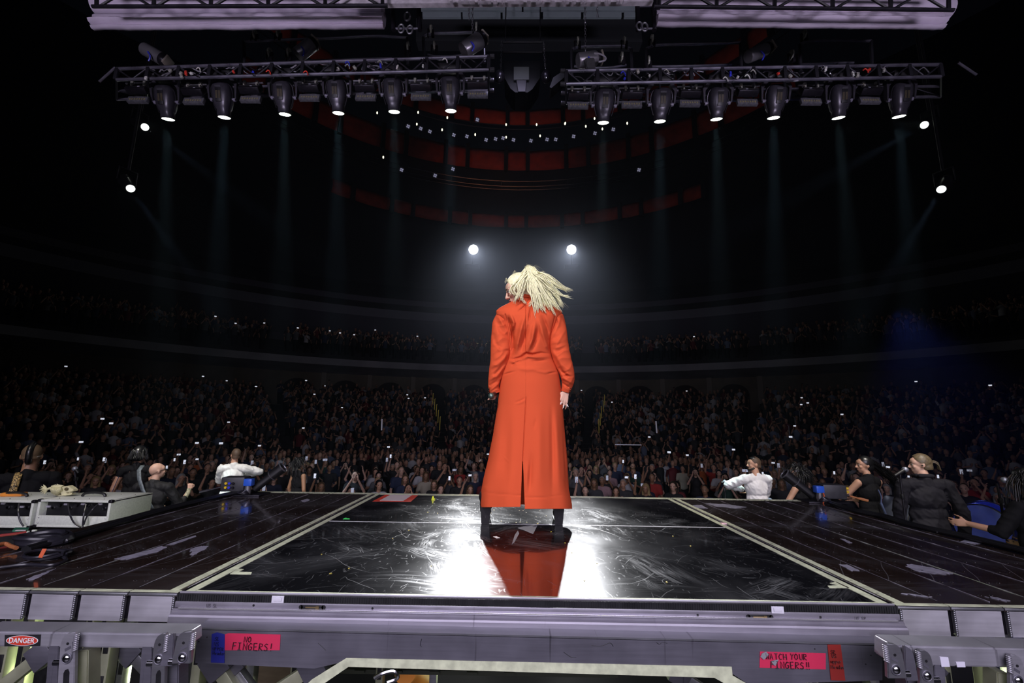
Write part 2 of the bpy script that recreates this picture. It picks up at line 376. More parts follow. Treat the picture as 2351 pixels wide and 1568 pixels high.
# ================================================================ STAGE
XL, XR, YF, YM, YB, ZD = -1.27, 1.445, 1.875, 3.18, 4.40, 1.4
PL, PR = .19, .2
for i, (y0, y1, lab) in enumerate([(YF, YM - .002, 'near black gloss deck panel edged in pale tape, closest to the camera'), (YM + .002, YB, 'far black gloss deck panel between the singer and the stage edge')]):
    t = root('deck_panel', lab, 'stage deck', ((XL + XR) / 2, (y0 + y1) / 2, ZD - .03))
    b = bmn(); box(b, ((XL + XR) / 2, (y0 + y1) / 2, ZD - .014), (XR - XL, y1 - y0, .028), bev=.002); obj('panel_top', b, DECK, t, smooth=False)
    b = bmn(); z = ZD + .0006
    for x in (XL + .012, XR - .048):
        q = bmn(); box(q, (x + .018, (y0 + y1) / 2, z), (.036, y1 - y0, .0012)); obj('tape_strip', q, TAPE, t)
    b.free()
    if i == 0:
        q = bmn(); box(q, ((XL + XR) / 2, YF + .014, z), (XR - XL - .1, .024, .0012)); obj('tape_strip', q, TAPE, t)
        for sx, cx in ((1, 545), (-1, 1925)):
            q = bmn()
            if sx > 0: c = [G(528, 1318), (G(576, 1319)), G(578, 1314), G(548, 1313), G(560, 1307), G(545, 1306)]
            else: c = [G(1951, 1350), G(1905, 1350), G(1900, 1345), G(1925, 1344), G(1905, 1339), G(1920, 1336)]
            prism(q, [V(p) for p in c], (0, 0, .0012)); obj('tape_mark', q, TAPE, t)
        q = bmn(); box(q, ((XL + XR) / 2, y1 - .003, z), (XR - XL - .1, .006, .0016)); obj('seam_strip', q, mat('seam', (.6, .6, .6), .4), t)
        # front edge: ribbed strip, rails
        q = bmn(); N_ = 300
        box(q, ((XL + XR) / 2, YF - .006, ZD - .0125), (XR - XL, .012, .024))
        for k in range(N_): box(q, (XL + .004 + (XR - XL - .008) * k / (N_ - 1), YF - .0125, ZD - .0125), (.004, .003, .022))
        obj('ribbed_strip', q, BLACK, t)
        for cx in (638, 1785):
            q = bmn(); c = P(cx, 1376 if cx < 1000 else 1400, YF - .015); box(q, c, (.046, .003, .024)); box(q, c + V((0, -.003, .001)), (.03, .003, .014), bev=.001); obj('label_holder', q, mat('clear_plastic', (.7, .69, .75), .3), t)
        q = bmn(); box(q, ((XL + XR) / 2, YF + .003, ZD + .002), (XR - XL, .007, .006), bev=.0015); obj('edge_trim', q, ALU, t)
    else:
        for yy in (y1 - .01, y1 - .06):
            q = bmn(); box(q, ((XL + XR) / 2, yy, z), (XR - XL, .018, .0014)); obj('tape_strip', q, TAPE, t)
MARK = mat('marker_ink', (.01, .01, .012), .4)
# upper rail
t = root('edge_rail', 'upper slotted aluminium rail under the black ribbed strip, pencilled at both ends', 'rail', ((XL + XR) / 2, YF, ZD - .085))
q = bmn(); box(q, ((XL + XR) / 2, YF - .003, ZD - .0365), (XR - XL + .01, .02, .0225), bev=.003); obj('rail_body', q, RAILM, t)
for cx, cy in ((582, 1390), (855, 1397), (1602, 1412), (1884, 1417)):
    q = bmn(); c = P(cx, cy, YF - .0142); cyl(q, c, c + V((0, .004, 0)), .0042, seg=14); obj('bolt_hole', q, BLACK, t)
for cx, cy in ((717, 1394), (1744, 1416)):
    q = bmn(); c = P(cx, cy, YF - .0135)
    box(q, c, (.085, .003, .015), bev=.0005)
    for s in (-1, 1): cyl(q, c + V((s * .043, -.0015, 0)), c + V((s * .043, .0015, 0)), .0078, seg=16)
    s_ = obj('slot', q, BLACK, t); q = bmn(); box(q, c + V((.0, -.0025, 0)), (.05, .002, .004)); box(q, c + V((.02, -.003, 0)), (.012, .003, .009)); obj('latch_bar', q, mat('brass', (.35, .26, .12), .4, .8), t)
write('writing', 'US SL', P(474, 1394, YF - .0138), (1, 0, 0), (0, 0, 1), .012, MARK, t, .0006)
write('writing', 'US SR', P(1963, 1424, YF - .0138), (1, 0, 0), (0, 0, 1), .012, MARK, t, .0006)
t = root('lower_rail', 'lower pale aluminium rail with a raised bright lip, under the slotted rail', 'rail', ((XL + XR) / 2, YF - .02, ZD - .17))
q = bmn(); x0, x1 = XL - .01, XR + .015; zt = ZD - .0505
ringloft(q, [[(x, YF + .02, zt), (x, YF - .012, zt), (x, YF - .018, zt - .005), (x, YF - .018, zt - .011), (x, YF - .028, zt - .016), (x, YF - .032, zt - .022), (x, YF - .032, zt - .05), (x, YF + .02, zt - .05)] for x in (x0, x1)], cap=True); obj('rail_body', q, RAILM, t, angle=25)
q = bmn(); box(q, ((x0 + x1) / 2, YF - .016, zt + .0035), (x1 - x0 - .05, .012, .007), bev=.001); obj('bright_lip', q, mat('bright_aluminium', (.82, .8, .86), .25, .8, var=.1, scale=5), t)
# header beam
FH = YF - .085
t = root('header_beam', 'dark grey steel header beam carrying the warning tapes', 'beam', (.1, FH, 1.1))
q = bmn(); px_slab(q, [(452, 1449), (2026, 1486), (2026, 1562), (1720, 1572), (1663, 1535), (808, 1515), (722, 1535), (448, 1522)], FH, .012)
px_slab(q, [(452, 1446), (2026, 1483), (2026, 1488), (452, 1451)], FH - .001, .1); obj('beam_web', q, STEEL, t)
q = bmn(); a, b_ = P(452, 1444, FH), P(2026, 1481, FH); box(q, ((a.x + b_.x) / 2, FH + .04, (a.z + b_.z) / 2 + .004), (b_.x - a.x, .09, .006), Matrix.Rotation(-math.atan2(b_.z - a.z, b_.x - a.x), 3, 'Y')); obj('beam_flange', q, ALUD, t)
q = bmn(); px_slab(q, [(700, 1575), (716, 1560), (795, 1511), (1680, 1531), (1682, 1551), (1790, 1612), (1740, 1612), (1640, 1556), (800, 1531), (740, 1572)], FH - .0022, .002); obj('tape_strip', q, TAPE, t, smooth=False)
q = bmn(); px_slab(q, [(512, 1458), (524, 1454), (644, 1457), (642, 1493), (512, 1493)], FH - .002, .0018); o = obj('warning_tape', q, mat('pink_tape', (.62, .03, .09), .45), t, smooth=False); o['label'] = 'pink tape reading NO FINGERS!'
q = bmn(); px_slab(q, [(486, 1456), (498, 1452), (516, 1457), (515, 1522), (484, 1521)], FH - .003, .0018); o = obj('name_tape', q, mat('blue_tape', (.015, .02, .22), .5), t, smooth=False); o['label'] = 'blue tape reading SL US UPPER Header'
q = bmn(); px_slab(q, [(1745, 1496), (1896, 1500), (1896, 1537), (1744, 1533)], FH - .002, .0018); o = obj('warning_tape', q, MATS['pink_tape'], t, smooth=False); o['label'] = 'pink tape reading WATCH YOUR FINGERS!!'
q = bmn(); px_slab(q, [(1900, 1480), (1930, 1480), (1941, 1563), (1908, 1562)], FH - .003, .0018); o = obj('name_tape', q, mat('red_tape', (.26, .02, .015), .5), t, smooth=False); o['label'] = 'red tape reading SR US upper Header'
for txt, x, y, h, lw in (('NO', 560, 1474, .018, .0012), ('FINGERS!', 533, 1491, .023, .0013), ('SL', 493, 1471, .0125, .0008), ('US', 491, 1483, .0125, .0008), ('UPPER', 488, 1493, .010, .0007), ('Header', 488, 1503, .011, .0007),
                         ('WATCH', 1758, 1513, .019, .0012), ('YOUR', 1815, 1514, .019, .0012), ('FINGERS!!', 1770, 1533, .021, .0013), ('SR', 1907, 1501, .012, .0008), ('US', 1910, 1510, .0115, .0008), ('upper', 1907, 1522, .012, .0008), ('Header', 1908, 1535, .012, .0008)):
    write('writing', txt, P(x, y, FH - .0045), (1, 0, -.02), (.02, 0, 1), h, MARK, t, lw, gap=1.24)
for pts in ([(1750, 1500), (1759, 1496), (1765, 1503), (1760, 1509), (1754, 1515), (1746, 1508)], [(1770, 1518), (1788, 1514), (1780, 1529), (1776, 1526)]):
    q = bmn(); px_slab(q, pts, FH - .006, .0008); obj('tape_scrap', q, mat('silver_tape', (.35, .35, .38), .4, .3), t, smooth=False)
for (cx, cy) in ((458, 1458), (475, 1463), (2000, 1505), (1988, 1525), (456, 1473), (1871, 1490)):
    q = bmn(); c = P(cx, cy, FH - .001); cyl(q, c, c + V((0, .002, 0)), .0022, seg=8); obj('rivet', q, BLACK, t)
SCR = mat('black_scuff', (.01, .01, .012), .5)
for pts in ([(730, 1476), (741, 1486), (748, 1493)], [(968, 1467), (965, 1480), (968, 1485)], [(1294, 1497), (1310, 1508), (1323, 1510)], [(1358, 1482), (1380, 1483), (1400, 1476), (1408, 1484)], [(1506, 1474), (1514, 1479), (1521, 1474), (1532, 1477)]):
    q = bmn(); tube(q, bez([P(x, y, FH - .0005) for x, y in pts], 5), .0009, 5); obj('scuff_mark', q, SCR, t)

# wing planks
for side, X0, pw, nm in ((-1, XL - .006, PL, 'left'), (1, XR + .006, PR, 'right')):
    words = ['innermost', 'second', 'third', 'fourth', 'fifth', 'sixth', 'outermost']
    for i in range(7):
        xa = X0 + side * pw * i; xb = xa + side * (pw - .004); xc = (xa + xb) / 2; wd = abs(xb - xa)
        t = root('stage_plank', f'{words[i]} narrow black deck plank of the {nm} stage wing, counted from the middle', 'stage plank', (xc, (YF + YB) / 2, ZD - .14), 'narrow planks of the stage wings')
        q = bmn(); box(q, (xc, (YF + YB) / 2, ZD - .008), (wd, YB - YF, .016), bev=.002)
        obj('plank_top', q, PLANK, t, smooth=False)
        q = bmn(); box(q, (xc, (YF + YB) / 2, ZD + .0008 - .0035), (wd + .002, YB - YF, .004)); obj('edge_trim', q, BLKMET, t)
        q = bmn(); box(q, (xc, YF + .011, ZD + .0006), (wd, .022, .0014)); obj('tape_strip', q, TAPE, t)
        for yy in (YB - .01, YB - .06): q = bmn(); box(q, (xc, yy, ZD + .0006), (wd, .018, .0014)); obj('tape_strip', q, TAPE, t)
        if i == 0: q = bmn(); box(q, (xa + side * .03, (YF + YB) / 2, ZD + .0012), (.034, YB - YF, .0012)); obj('tape_strip', q, TAPE, t)
        # end box of raw aluminium
        zc = ZD - .012 - .0455
        ox = xc - side * -.006
        q = bmn(); w2 = (wd - .026) / 2
        box(q, (ox, YF + .09, zc), (w2 * 2, .18, .091)); obj('end_box', q, ALU, t, smooth=False)
        q = bmn(); box(q, (xc, YF + .05, zc), (wd, .06, .088)); obj('recess', q, BLKMET, t, smooth=False)
        q = bmn(); xs = ox - side * (w2 + .0035)
        for k in range(13): ball(q, (xs, YF + .004, zc + .042 - k * .007), (.0042, .005, .0055), 2, Matrix.Rotation(.5, 3, 'Y'))
        obj('weld_bead', q, ALUD, t)
        q = bmn(); box(q, (xc, YF - .002, ZD - .0065), (wd, .008, .009), bev=.002); obj('lip', q, ALUD, t)
        # staples of the plank fixings
        rr = random.Random(i * 7 + side)
        q = bmn()
        for k in range(16):
            yy = YF + .12 + k * .155; jx = xa + side * (.02 + .012 * rr.random())
            for dx in (0, .045 * side): tube(q, [(jx + dx - .008, yy, ZD), (jx + dx - .004, yy, ZD + .003), (jx + dx + .004, yy, ZD + .003), (jx + dx + .008, yy, ZD)], .0011, 4)
        obj('fixing_clips', q, CHROME, t)
        # seam dust
        q = bmn(); pts = [(xa - side * .001, YF + .05 + k * .06, ZD + .0009) for k in range(40)]; tube(q, pts, [.0006 + .0022 * rr.random() ** 2 for _ in pts], 4); obj('worn_edge', q, mat('bare_wood', (.24, .23, .27), .6, var=.5, scale=30), t)
WORN = mat('peeled_surface', (.33, .32, .38), .45, var=.35, scale=30)


def patch(pix, side, lab):
    """bare patch where the black skin has peeled; belongs to the plank below it"""
    pts = [G(x, y, ZD + .0012) for x, y in pix]; cx = sum(p.x for p in pts) / len(pts)
    i = int((abs(cx - (XL if side < 0 else XR))) / (PL if side < 0 else PR)); i = max(0, min(6, i))
    pl = [o for o in bpy.data.objects if o.name.startswith('stage_plank') and o.parent is None][i + (7 if side > 0 else 0)]
    e = []
    for a, b in zip(pts, pts[1:] + pts[:1]):
        for k in range(5):
            p = a.lerp(b, k / 5); e.append(p + V((random.uniform(-1, 1), random.uniform(-2, 2), 0)) * .005 * (k > 0))
    q = bmn(); prism(q, e, (0, 0, .0008)); obj('worn_patch', q, WORN, pl, smooth=False)['label'] = lab


patch([(262, 1283), (300, 1274), (345, 1262), (373, 1253), (384, 1256), (360, 1268), (330, 1275), (290, 1286)], -1, 'long pale peeled patch')
patch([(436, 1262), (452, 1256), (468, 1253), (479, 1254), (466, 1264), (452, 1272), (438, 1278), (441, 1268)], -1, 'pale peeled patch')
patch([(380, 1252), (420, 1238), (450, 1229), (445, 1234), (400, 1250)], -1, 'thin peeled streak')
patch([(60, 1330), (95, 1316), (128, 1305), (110, 1316), (76, 1332)], -1, 'scuffed streak')
patch([(690, 1150), (705, 1145), (712, 1148), (700, 1153)], -1, 'small worn patch')
patch([(2078, 1300), (2092, 1295), (2140, 1303), (2188, 1317), (2165, 1319), (2110, 1313)], 1, 'large ragged peeled patch')
patch([(1925, 1295), (1945, 1296), (1972, 1309), (1955, 1311)], 1, 'pale peeled patch')
patch([(1928, 1237), (1940, 1238), (1957, 1246), (1948, 1247)], 1, 'thin pale chip')
patch([(2205, 1243), (2230, 1240), (2258, 1245), (2240, 1251)], 1, 'pale scuffed patch')
patch([(1620, 1155), (1670, 1158), (1715, 1164), (1690, 1167), (1640, 1162)], 1, 'pale peeled patch near the far edge')
patch([(1590, 1160), (1610, 1159), (1625, 1167), (1600, 1166)], 1, 'pale worn patch')
patch([(2068, 1363), (2110, 1366), (2140, 1370), (2120, 1371)], 1, 'thin pale streak')
patch([(2260, 1370), (2290, 1372), (2320, 1379), (2300, 1379)], 1, 'thin pale streak by the edge')
# dark edge snakes (taped cable looms) along both outer edges
for side, pix, lab in ((-1, [(60, 1262), (200, 1222), (330, 1182), (430, 1157), (520, 1136), (585, 1128)], 'black taped cable loom running along the left wing edge'),
                       (1, [(1905, 1154), (1960, 1172), (2030, 1186), (2110, 1209), (2220, 1233), (2340, 1262), (2420, 1285)], 'black taped cable loom running along the right wing edge')):
    pts = [G(x, y, ZD + .02) for x, y in pix]; pts = [V((p.x, p.y, ZD + .021)) for p in pts]; q = bmn()
    for k in range(4): tube(q, bez([p + V((math.cos(k * 1.6) * .014, 0, math.sin(k * 1.6) * .008)) for p in pts], 10), .011, 8)
    tag(obj('cable_loom', q, mat('loom_tape', (.012, .012, .014), .3), None), lab, 'cable')
# red cue card on the deck, confetti, tape marks
t = root('cue_sheet', 'white paper sheet taped inside a red-orange border by the far edge', 'paper', G(905, 1143))
q = bmn(); prism(q, [G(855, 1151), G(943, 1152), G(960, 1137), G(884, 1136)], (0, 0, .001)); obj('red_border', q, mat('red_gaffer', (.75, .06, .03), .5), t, smooth=False)
q = bmn(); prism(q, [G(872, 1149, ZD + .0012), G(926, 1150, ZD + .0012), G(946, 1137, ZD + .0012), G(896, 1136, ZD + .0012)], (0, 0, .001)); obj('paper', q, mat('paper', (.75, .66, .64), .6), t, smooth=False)
q = bmn(); prism(q, [G(787, 1192), G(803, 1192), G(802, 1190), (G(795, 1190)), G(797, 1189), G(792, 1189)], (0, 0, .001)); tag(centre(obj('floor_mark', q, mat('green_tape', (.05, .7, .12), .5, emit=.15), None)), 'small bright green tape corner mark left of the singer', 'floor mark')
q = bmn(); c = G(995, 1147); box(q, c + V((0, 0, .004)), (.03, .03, .008), bev=.002); ball(q, c + V((-.004, 0, .016)), (.009, .009, .014), 2); tag(centre(obj('ear_plug', q, mat('yellow_foam', (.75, .85, .05), .6), None)), 'small yellow-green foam scrap beside the paper sheet', 'debris')
q = bmn(); c = G(1661, 1203); box(q, c + V((0, 0, .004)), (.035, .03, .008), bev=.001); tag(centre(obj('pink_cap', q, mat('pink_plastic', (.75, .5, .52), .5), None)), 'pale pink cap on the tape line at the right deck seam', 'cap')
CF = mat('yellow_confetti', (.75, .6, .08), .5); rr = random.Random(3)
for k in range(34):
    if k < 16: c = G(rr.uniform(1080, 1260), rr.uniform(1170, 1203))
    else: c = G(rr.uniform(720, 1640), rr.uniform(1165, 1340))
    q = bmn(); a = rr.uniform(0, 3); box(q, c + V((0, 0, .0012)), (rr.uniform(.005, .011), .006, .0012), a)
    tag(centre(obj('confetti_piece', q, CF, None)), 'tiny yellow confetti flake lying on the black gloss deck', 'confetti', 'yellow confetti scattered on the deck')
q = bmn(); prism(q, [G(1132, 1232), G(1140, 1231), G(1148, 1235), G(1140, 1236)], (0, 0, .0008)); tag(centre(obj('paper_scrap', q, mat('scrap_white', (.8, .78, .76), .6), None)), 'small white paper scrap in front of the left boot', 'debris')
q = bmn(); prism(q, [G(1175, 1250), G(1182, 1228), G(1189, 1218), G(1192, 1225), G(1181, 1245)], (0, 0, .0008)); prism(q, [G(1188, 1212), G(1212, 1206), G(1234, 1206), G(1224, 1226), G(1205, 1218)], (0, 0, .0007)); tag(centre(obj('clear_tape_patch', q, mat('clear_tape', (.3, .3, .32), .15, spec=.6), None)), 'torn clear tape patch stuck in front of the singer', 'tape')

# handrail beams with hinge brackets at both lower corners
FB = 1.62


def bracket(x0, y0, w, h, F, lab, f=1, pale=False):
    """milled hinge bracket: two rounded plates with a clevis gap, slots, boss bolt and weld; (x0,y0) top outer corner in the photo, f mirrors"""
    t = root('hinge_bracket', lab, 'bracket', P(x0, y0 + h, F)); X = lambda u: x0 + f * u

    def plate(nm, du, dv, ww, F_, m, th=.012):
        q = bmn(); top = [(X(du + 20 - 20 * math.cos(k / 5 * PI / 2)), y0 + dv + 34 - 34 * math.sin(k / 5 * PI / 2)) for k in range(6)]
        px_slab(q, top + [(X(du + ww), y0 + dv - 2), (X(du + ww - 3), y0 + dv + h), (X(du - 9), y0 + dv + h)], F_, th); bmesh.ops.bevel(q, geom=list(q.edges), offset=.0018, segments=2, affect='EDGES'); return obj(nm, q, m, t, angle=25)
    plate('rear_plate', -27, 6, 24, F + .022, STEEL, .012)
    plate('side_plate', 0, 0, w, F, ALUM if pale else ALUD, .014)
    q = bmn(); c = P(X(-12), y0 + 66, F + .012); cyl(q, c, P(X(12), y0 + 66, F + .012), .010, seg=12); obj('clevis_pin', q, CHROME, t)
    q = bmn(); c = P(X(w * .42), y0 + 58, F - .002); ball(q, c, (.012, .007, .012), 3); bb = obj('boss_bolt', q, CHROME, t); q = bmn(); tube(q, [c + V((.0145 * math.cos(a), .001, .0145 * math.sin(a))) for a in [k * PI / 10 for k in range(21)]], .002, 6); obj('bolt_rim', q, STEEL, bb)
    if h > 90:
        for u0, u1, v0, v1 in ((w * .22, w * .62, 84, h - 4),):
            q = bmn(); px_slab(q, [(X(u0), y0 + v0 + 8), (X(u0 + 4), y0 + v0), (X(u1 - 3), y0 + v0 - 2), (X(u1), y0 + v0 + 5), (X(u1 - 2), y0 + v1), (X(u0 - 3), y0 + v1)], F - .001, .002); obj('slot', q, BLACK, t)
    q = bmn(); px_slab(q, [(X(w * .3), y0 + 36), (X(w * .72), y0 + 28), (X(w * .74), y0 + 34), (X(w * .32), y0 + 42)], F - .001, .002); obj('groove', q, STEEL, t)
    q = bmn(); px_slab(q, [(X(w * .8), y0 + 20), (X(w * .9), y0 + 18), (X(w * .86), y0 + 58), (X(w * .76), y0 + 58)], F - .001, .002); obj('groove', q, STEEL, t)
    q = bmn(); c = P(X(w * .5), y0 + 24, F - .001); cyl(q, c, c + V((0, .002, 0)), .0042, seg=14); obj('bolt_hole', q, BLACK, t)
    q = bmn()
    for k in range(9): ball(q, P(X(w + 4 - .5 * k), y0 + 3 + k * 4.4, F - .002), (.0085, .007, .0038), 2, Matrix.Rotation(-f * .35, 3, 'Y'))
    obj('weld_bead', q, ALUM, t)
    if h > 90:
        q = bmn(); px_slab(q, [(X(w + 2), y0 + 42), (X(w + 30), y0 + 38), (X(w + 22), y0 + h + 420), (X(w - 6), y0 + h + 420)], F + .03, .05); bmesh.ops.bevel(q, geom=list(q.edges), offset=.003, segments=2, affect='EDGES'); obj('leg_tube', q, GREENY if pale else STEEL, t, angle=25)
    return t


GREENY = mat('green_lit_extrusion', (.36, .37, .25), .4, .4, var=.3, scale=8)  # yellow-green of the under-deck lamps is put into this metal colour
t = root('guard_beam', 'brushed aluminium box beam at the lower left carrying the DANGER sign', 'beam', P(150, 1487, FB + .1))
q = bmn(); pts = [P(-60, 1450, FB), P(425, 1456, FB), P(425, 1490, FB), P(-60, 1485, FB)]; prism(q, pts, (0, .085, 0)); bmesh.ops.bevel(q, geom=list(q.edges), offset=.005, segments=3, affect='EDGES'); obj('box_tube', q, ALUM, t, angle=20)
c = [P(11, 1458, FB - .0022), P(93, 1457, FB - .0022), P(91, 1483, FB - .0022), P(10, 1484, FB - .0022)]
q = bmn(); prism(q, c, (0, .002, 0)); s = obj('danger_sign', q, BLACK, t, smooth=False); s['label'] = 'black sign with a red oval reading DANGER'
cc = (c[0] + c[1] + c[2] + c[3]) / 4; hw = (c[1].x - c[0].x) / 2; hh = (c[0].z - c[3].z) / 2
for k, (f1, m_, y_) in enumerate(((.9, mat('sign_white', (.8, .8, .8), .5), .0008), (.85, mat('sign_red', (.55, .04, .02), .5), .0014))):
    q = bmn(); prism(q, [cc + V((math.cos(a * PI / 16) * hw * f1, -y_, math.sin(a * PI / 16) * hh * (f1 - .02 * k))) for a in range(32)], (0, .0006, 0)); obj('oval', q, m_, s, smooth=False)
ftext('lettering', 'DANGER', hh * 1.25, cc + V((0, -.0022, 0)), (1, 0, 0), (0, 0, 1), MATS['sign_white'], s)
t = root('guard_beam', 'brushed aluminium box beam at the lower right with two white stickers', 'beam', P(2200, 1520, FB + .1))
q = bmn(); pts = [P(2052, 1482, FB), P(2420, 1492, FB), P(2420, 1536, FB), P(2052, 1528, FB)]; prism(q, pts, (0, .085, 0)); bmesh.ops.bevel(q, geom=list(q.edges), offset=.005, segments=3, affect='EDGES'); obj('box_tube', q, ALUM, t, angle=20)
for pts in ([(2158, 1508), (2177, 1509), (2181, 1531), (2162, 1531)], [(2195, 1520), (2215, 1520), (2217, 1532), (2198, 1532)]):
    q = bmn(); px_slab(q, pts, FB - .002, .0018); obj('sticker', q, mat('sticker_white', (.7, .68, .78), .5), t, smooth=False)
for a in ((138, 1454, 34, 150, FB - .02, 'milled hinge bracket with pale leg, right of the DANGER sign', 1, True), (352, 1456, 28, 150, FB - .02, 'dark slotted hinge bracket between the DANGER sign and the header beam', 1), (402, 1452, 38, 72, FB - .045, 'rounded hinge plate with a round bolt against the left end of the header beam', 1),
          (2074, 1480, 38, 78, FB - .045, 'rounded hinge plate with a round bolt against the right end of the header beam', -1), (2142, 1494, 30, 150, FB - .02, 'dark slotted hinge bracket left of the white stickers', -1), (2352, 1505, 32, 150, FB - .02, 'pale hinge bracket cut by the right frame edge', -1, True)):
    bracket(*a)
# scaffold under the deck
rr = random.Random(5)
posts = [(150, 1.95), (215, 2.3), (262, 2.05), (300, 2.5), (470, 1.98), (545, 1.95), (590, 2.3), (690, 2.2), (880, 2.5), (1000, 2.6), (1730, 2.4), (1850, 2.1), (1985, 1.98), (2150, 2.2), (2240, 2.05), (2300, 2.4), (30, 2.2), (80, 2.5)]
for k, (px, F) in enumerate(posts):
    a = P(px, 1440, F); t = root('scaffold_post', f'pale metal post under the deck, {["first","second","third","fourth","fifth","sixth","seventh","eighth","ninth","tenth","eleventh","twelfth","thirteenth","fourteenth","fifteenth","sixteenth","seventeenth","eighteenth"][sorted(p[0] for p in posts).index(px)]} counted from the left', 'post', (a.x, F, 0), 'scaffold posts under the deck')
    q = bmn(); box(q, (a.x, F, .62), (.036, .05, 1.24), bev=.004); obj('post_tube', q, GREENY if k % 3 else ALUD, t)
    q = bmn()
    for j in range(7): box(q, (a.x, F - .0255, .25 + j * .15), (.02, .003, .07), bev=.0012)
    obj('slots', q, BLACK, t)
for k, (x0, y0, x1, y1, F, d) in enumerate([(498, 1523, 560, 1620, 1.9, 'leaning right below the blue tape'), (530, 1524, 600, 1620, 1.93, 'leaning right below the NO FINGERS tape'), (720, 1530, 600, 1610, 1.88, 'dark, leaning left under the pale tape bend'), (300, 1492, 400, 1600, 2.1, 'leaning right between the left hinge brackets'), (100, 1500, 0, 1580, 2.0, 'leaning left beneath the DANGER sign'), (1760, 1568, 1700, 1620, 2.0, 'at the right end of the pale tape'), (2130, 1535, 2050, 1620, 2.0, 'leaning left below the white stickers'), (1560, 1548, 1640, 1600, 2.4, 'deep in the opening on the right')]):
    a, b_ = P(x0, y0, F), P(x1, y1, F); b_ = a + (b_ - a) * 3; t = root('diagonal_brace', 'diagonal metal brace under the deck, ' + d, 'brace', (a + b_) / 2)
    d_ = (b_ - a); M3 = V((0, 0, 1)).rotation_difference(d_.normalized()).to_matrix(); q = bmn(); box(q, (a + b_) / 2, (.045, .035, d_.length), M3, bev=.003); obj('brace_tube', q, ALUD if k % 2 else GREENY, t)
    q = bmn(); box(q, a, (.09, .045, .09), M3, bev=.004); obj('end_plate', q, STEEL, t)
# things seen through the opening
q = bmn(); px_slab(q, [(690, 1535), (1420, 1546), (1418, 1556), (690, 1545)], 2.5, .3)
for k in range(6): a = P(740 + k * 86, 1539 + k * 1.3, 2.49); box(q, a, (.05, .02, .012))
tag(centre(obj('floor_tray', q, mat('olive_metal', (.03, .035, .02), .4), None)), 'dark ribbed metal tray deep in the opening under the header beam', 'tray')
q = bmn(); c = P(948, 1556, 2.6); cyl(q, c + V((-.03, 0, .03)), c + V((.03, .15, -.1)), .055, seg=20); cyl(q, c + V((-.035, -.02, .04)), c + V((-.03, 0, .03)), .06, seg=20); tag(centre(obj('orange_socket', q, ORANGE, None)), 'orange round socket in the dark opening under the header', 'socket')
q = bmn(); px_slab(q, [(560, 1528), (700, 1530), (640, 1600), (540, 1600)], 2.55, .02); tag(centre(obj('plywood_panel', q, mat('plywood', (.16, .12, .07), .6, var=.3, scale=6, stretch=(1, 1, 6)), None)), 'brown plywood panel behind the braces under the left header end', 'panel')
q = bmn(); tube(q, bez([P(860, 1556, 2.3), P(880, 1545, 2.3), P(905, 1540, 2.3), P(912, 1556, 2.3), P(890, 1566, 2.3)], 8), .01, 8); tag(centre(obj('grab_handle', q, CHROME, None)), 'bent chrome grab handle left of the orange socket', 'handle')

# arena and stage floors
q = bmn(); box(q, (0, 4.4, -.1), (26, 12, .2)); struct(obj('floor', q, mat('stage_floor', (.02, .02, .025), .35, var=.4, scale=3), None, smooth=False))
q = bmn(); box(q, (0, 24, -1.1), (80, 60, .2)); struct(obj('floor_arena', q, mat('arena_floor', (.02, .02, .022), .7), None, smooth=False)); bpy.data.objects['floor_arena'].name = 'floor.001'
# ================================================================ PEOPLE


def hand_prims(wr, d, nrm, side_v, L=.185, curl=.3, spread=.12, fist=False, r=.0085, thumb_side=None):
    """palm and five fingers; d along the hand, nrm = palm normal (fingers curl to it), side_v towards the thumb"""
    d = V(d).normalized(); n = (V(nrm) - d * V(nrm).dot(d)).normalized(); s = (V(side_v) - d * V(side_v).dot(d) - n * V(side_v).dot(n)).normalized()
    wr = V(wr); k = L / .185; pr = []
    for o_ in (-.028, -.01, .01, .028): pr.append(('c', wr + d * .015 * k + s * o_ * .6 * k, wr + d * .082 * k + s * o_ * k, .013 * k, .011 * k))
    ln = [(.03, .066), (.0105, .076), (-.0095, .071), (-.029, .056)]
    for j, (o_, l) in enumerate(ln):
        p = wr + d * .085 * k + s * o_ * k; a = 0; dd = (d + s * (o_ * spread / .03)).normalized()
        cc = 1.45 if fist else curl * (1 + .25 * j)
        for q, f in enumerate((.45, .32, .25)):
            a += cc * (1 if fist or q else .6)
            v = dd * math.cos(a) + n * math.sin(a); e = p + v * l * f * k; rr_ = r * k * (1 - .1 * q) * (.86 if j == 3 else 1)
            pr.append(('c', p, e, rr_, rr_ * .9)); p = e
    p = wr + d * .025 * k + s * .025 * k; v = (d * .62 + s * .75 + n * .25).normalized(); e = p + v * .038 * k; pr.append(('c', p, e, .013 * k, .0095 * k))
    v2 = (d * .85 + s * (.1 if fist else .35) + n * (.7 if fist else .3)).normalized(); e2 = e + v2 * .03 * k; pr.append(('c', e, e2, .0095 * k, .0085 * k)); e3 = e2 + (v2 + n * .3).normalized() * .024 * k; pr.append(('c', e2, e3, .0085 * k, .007 * k))
    return pr


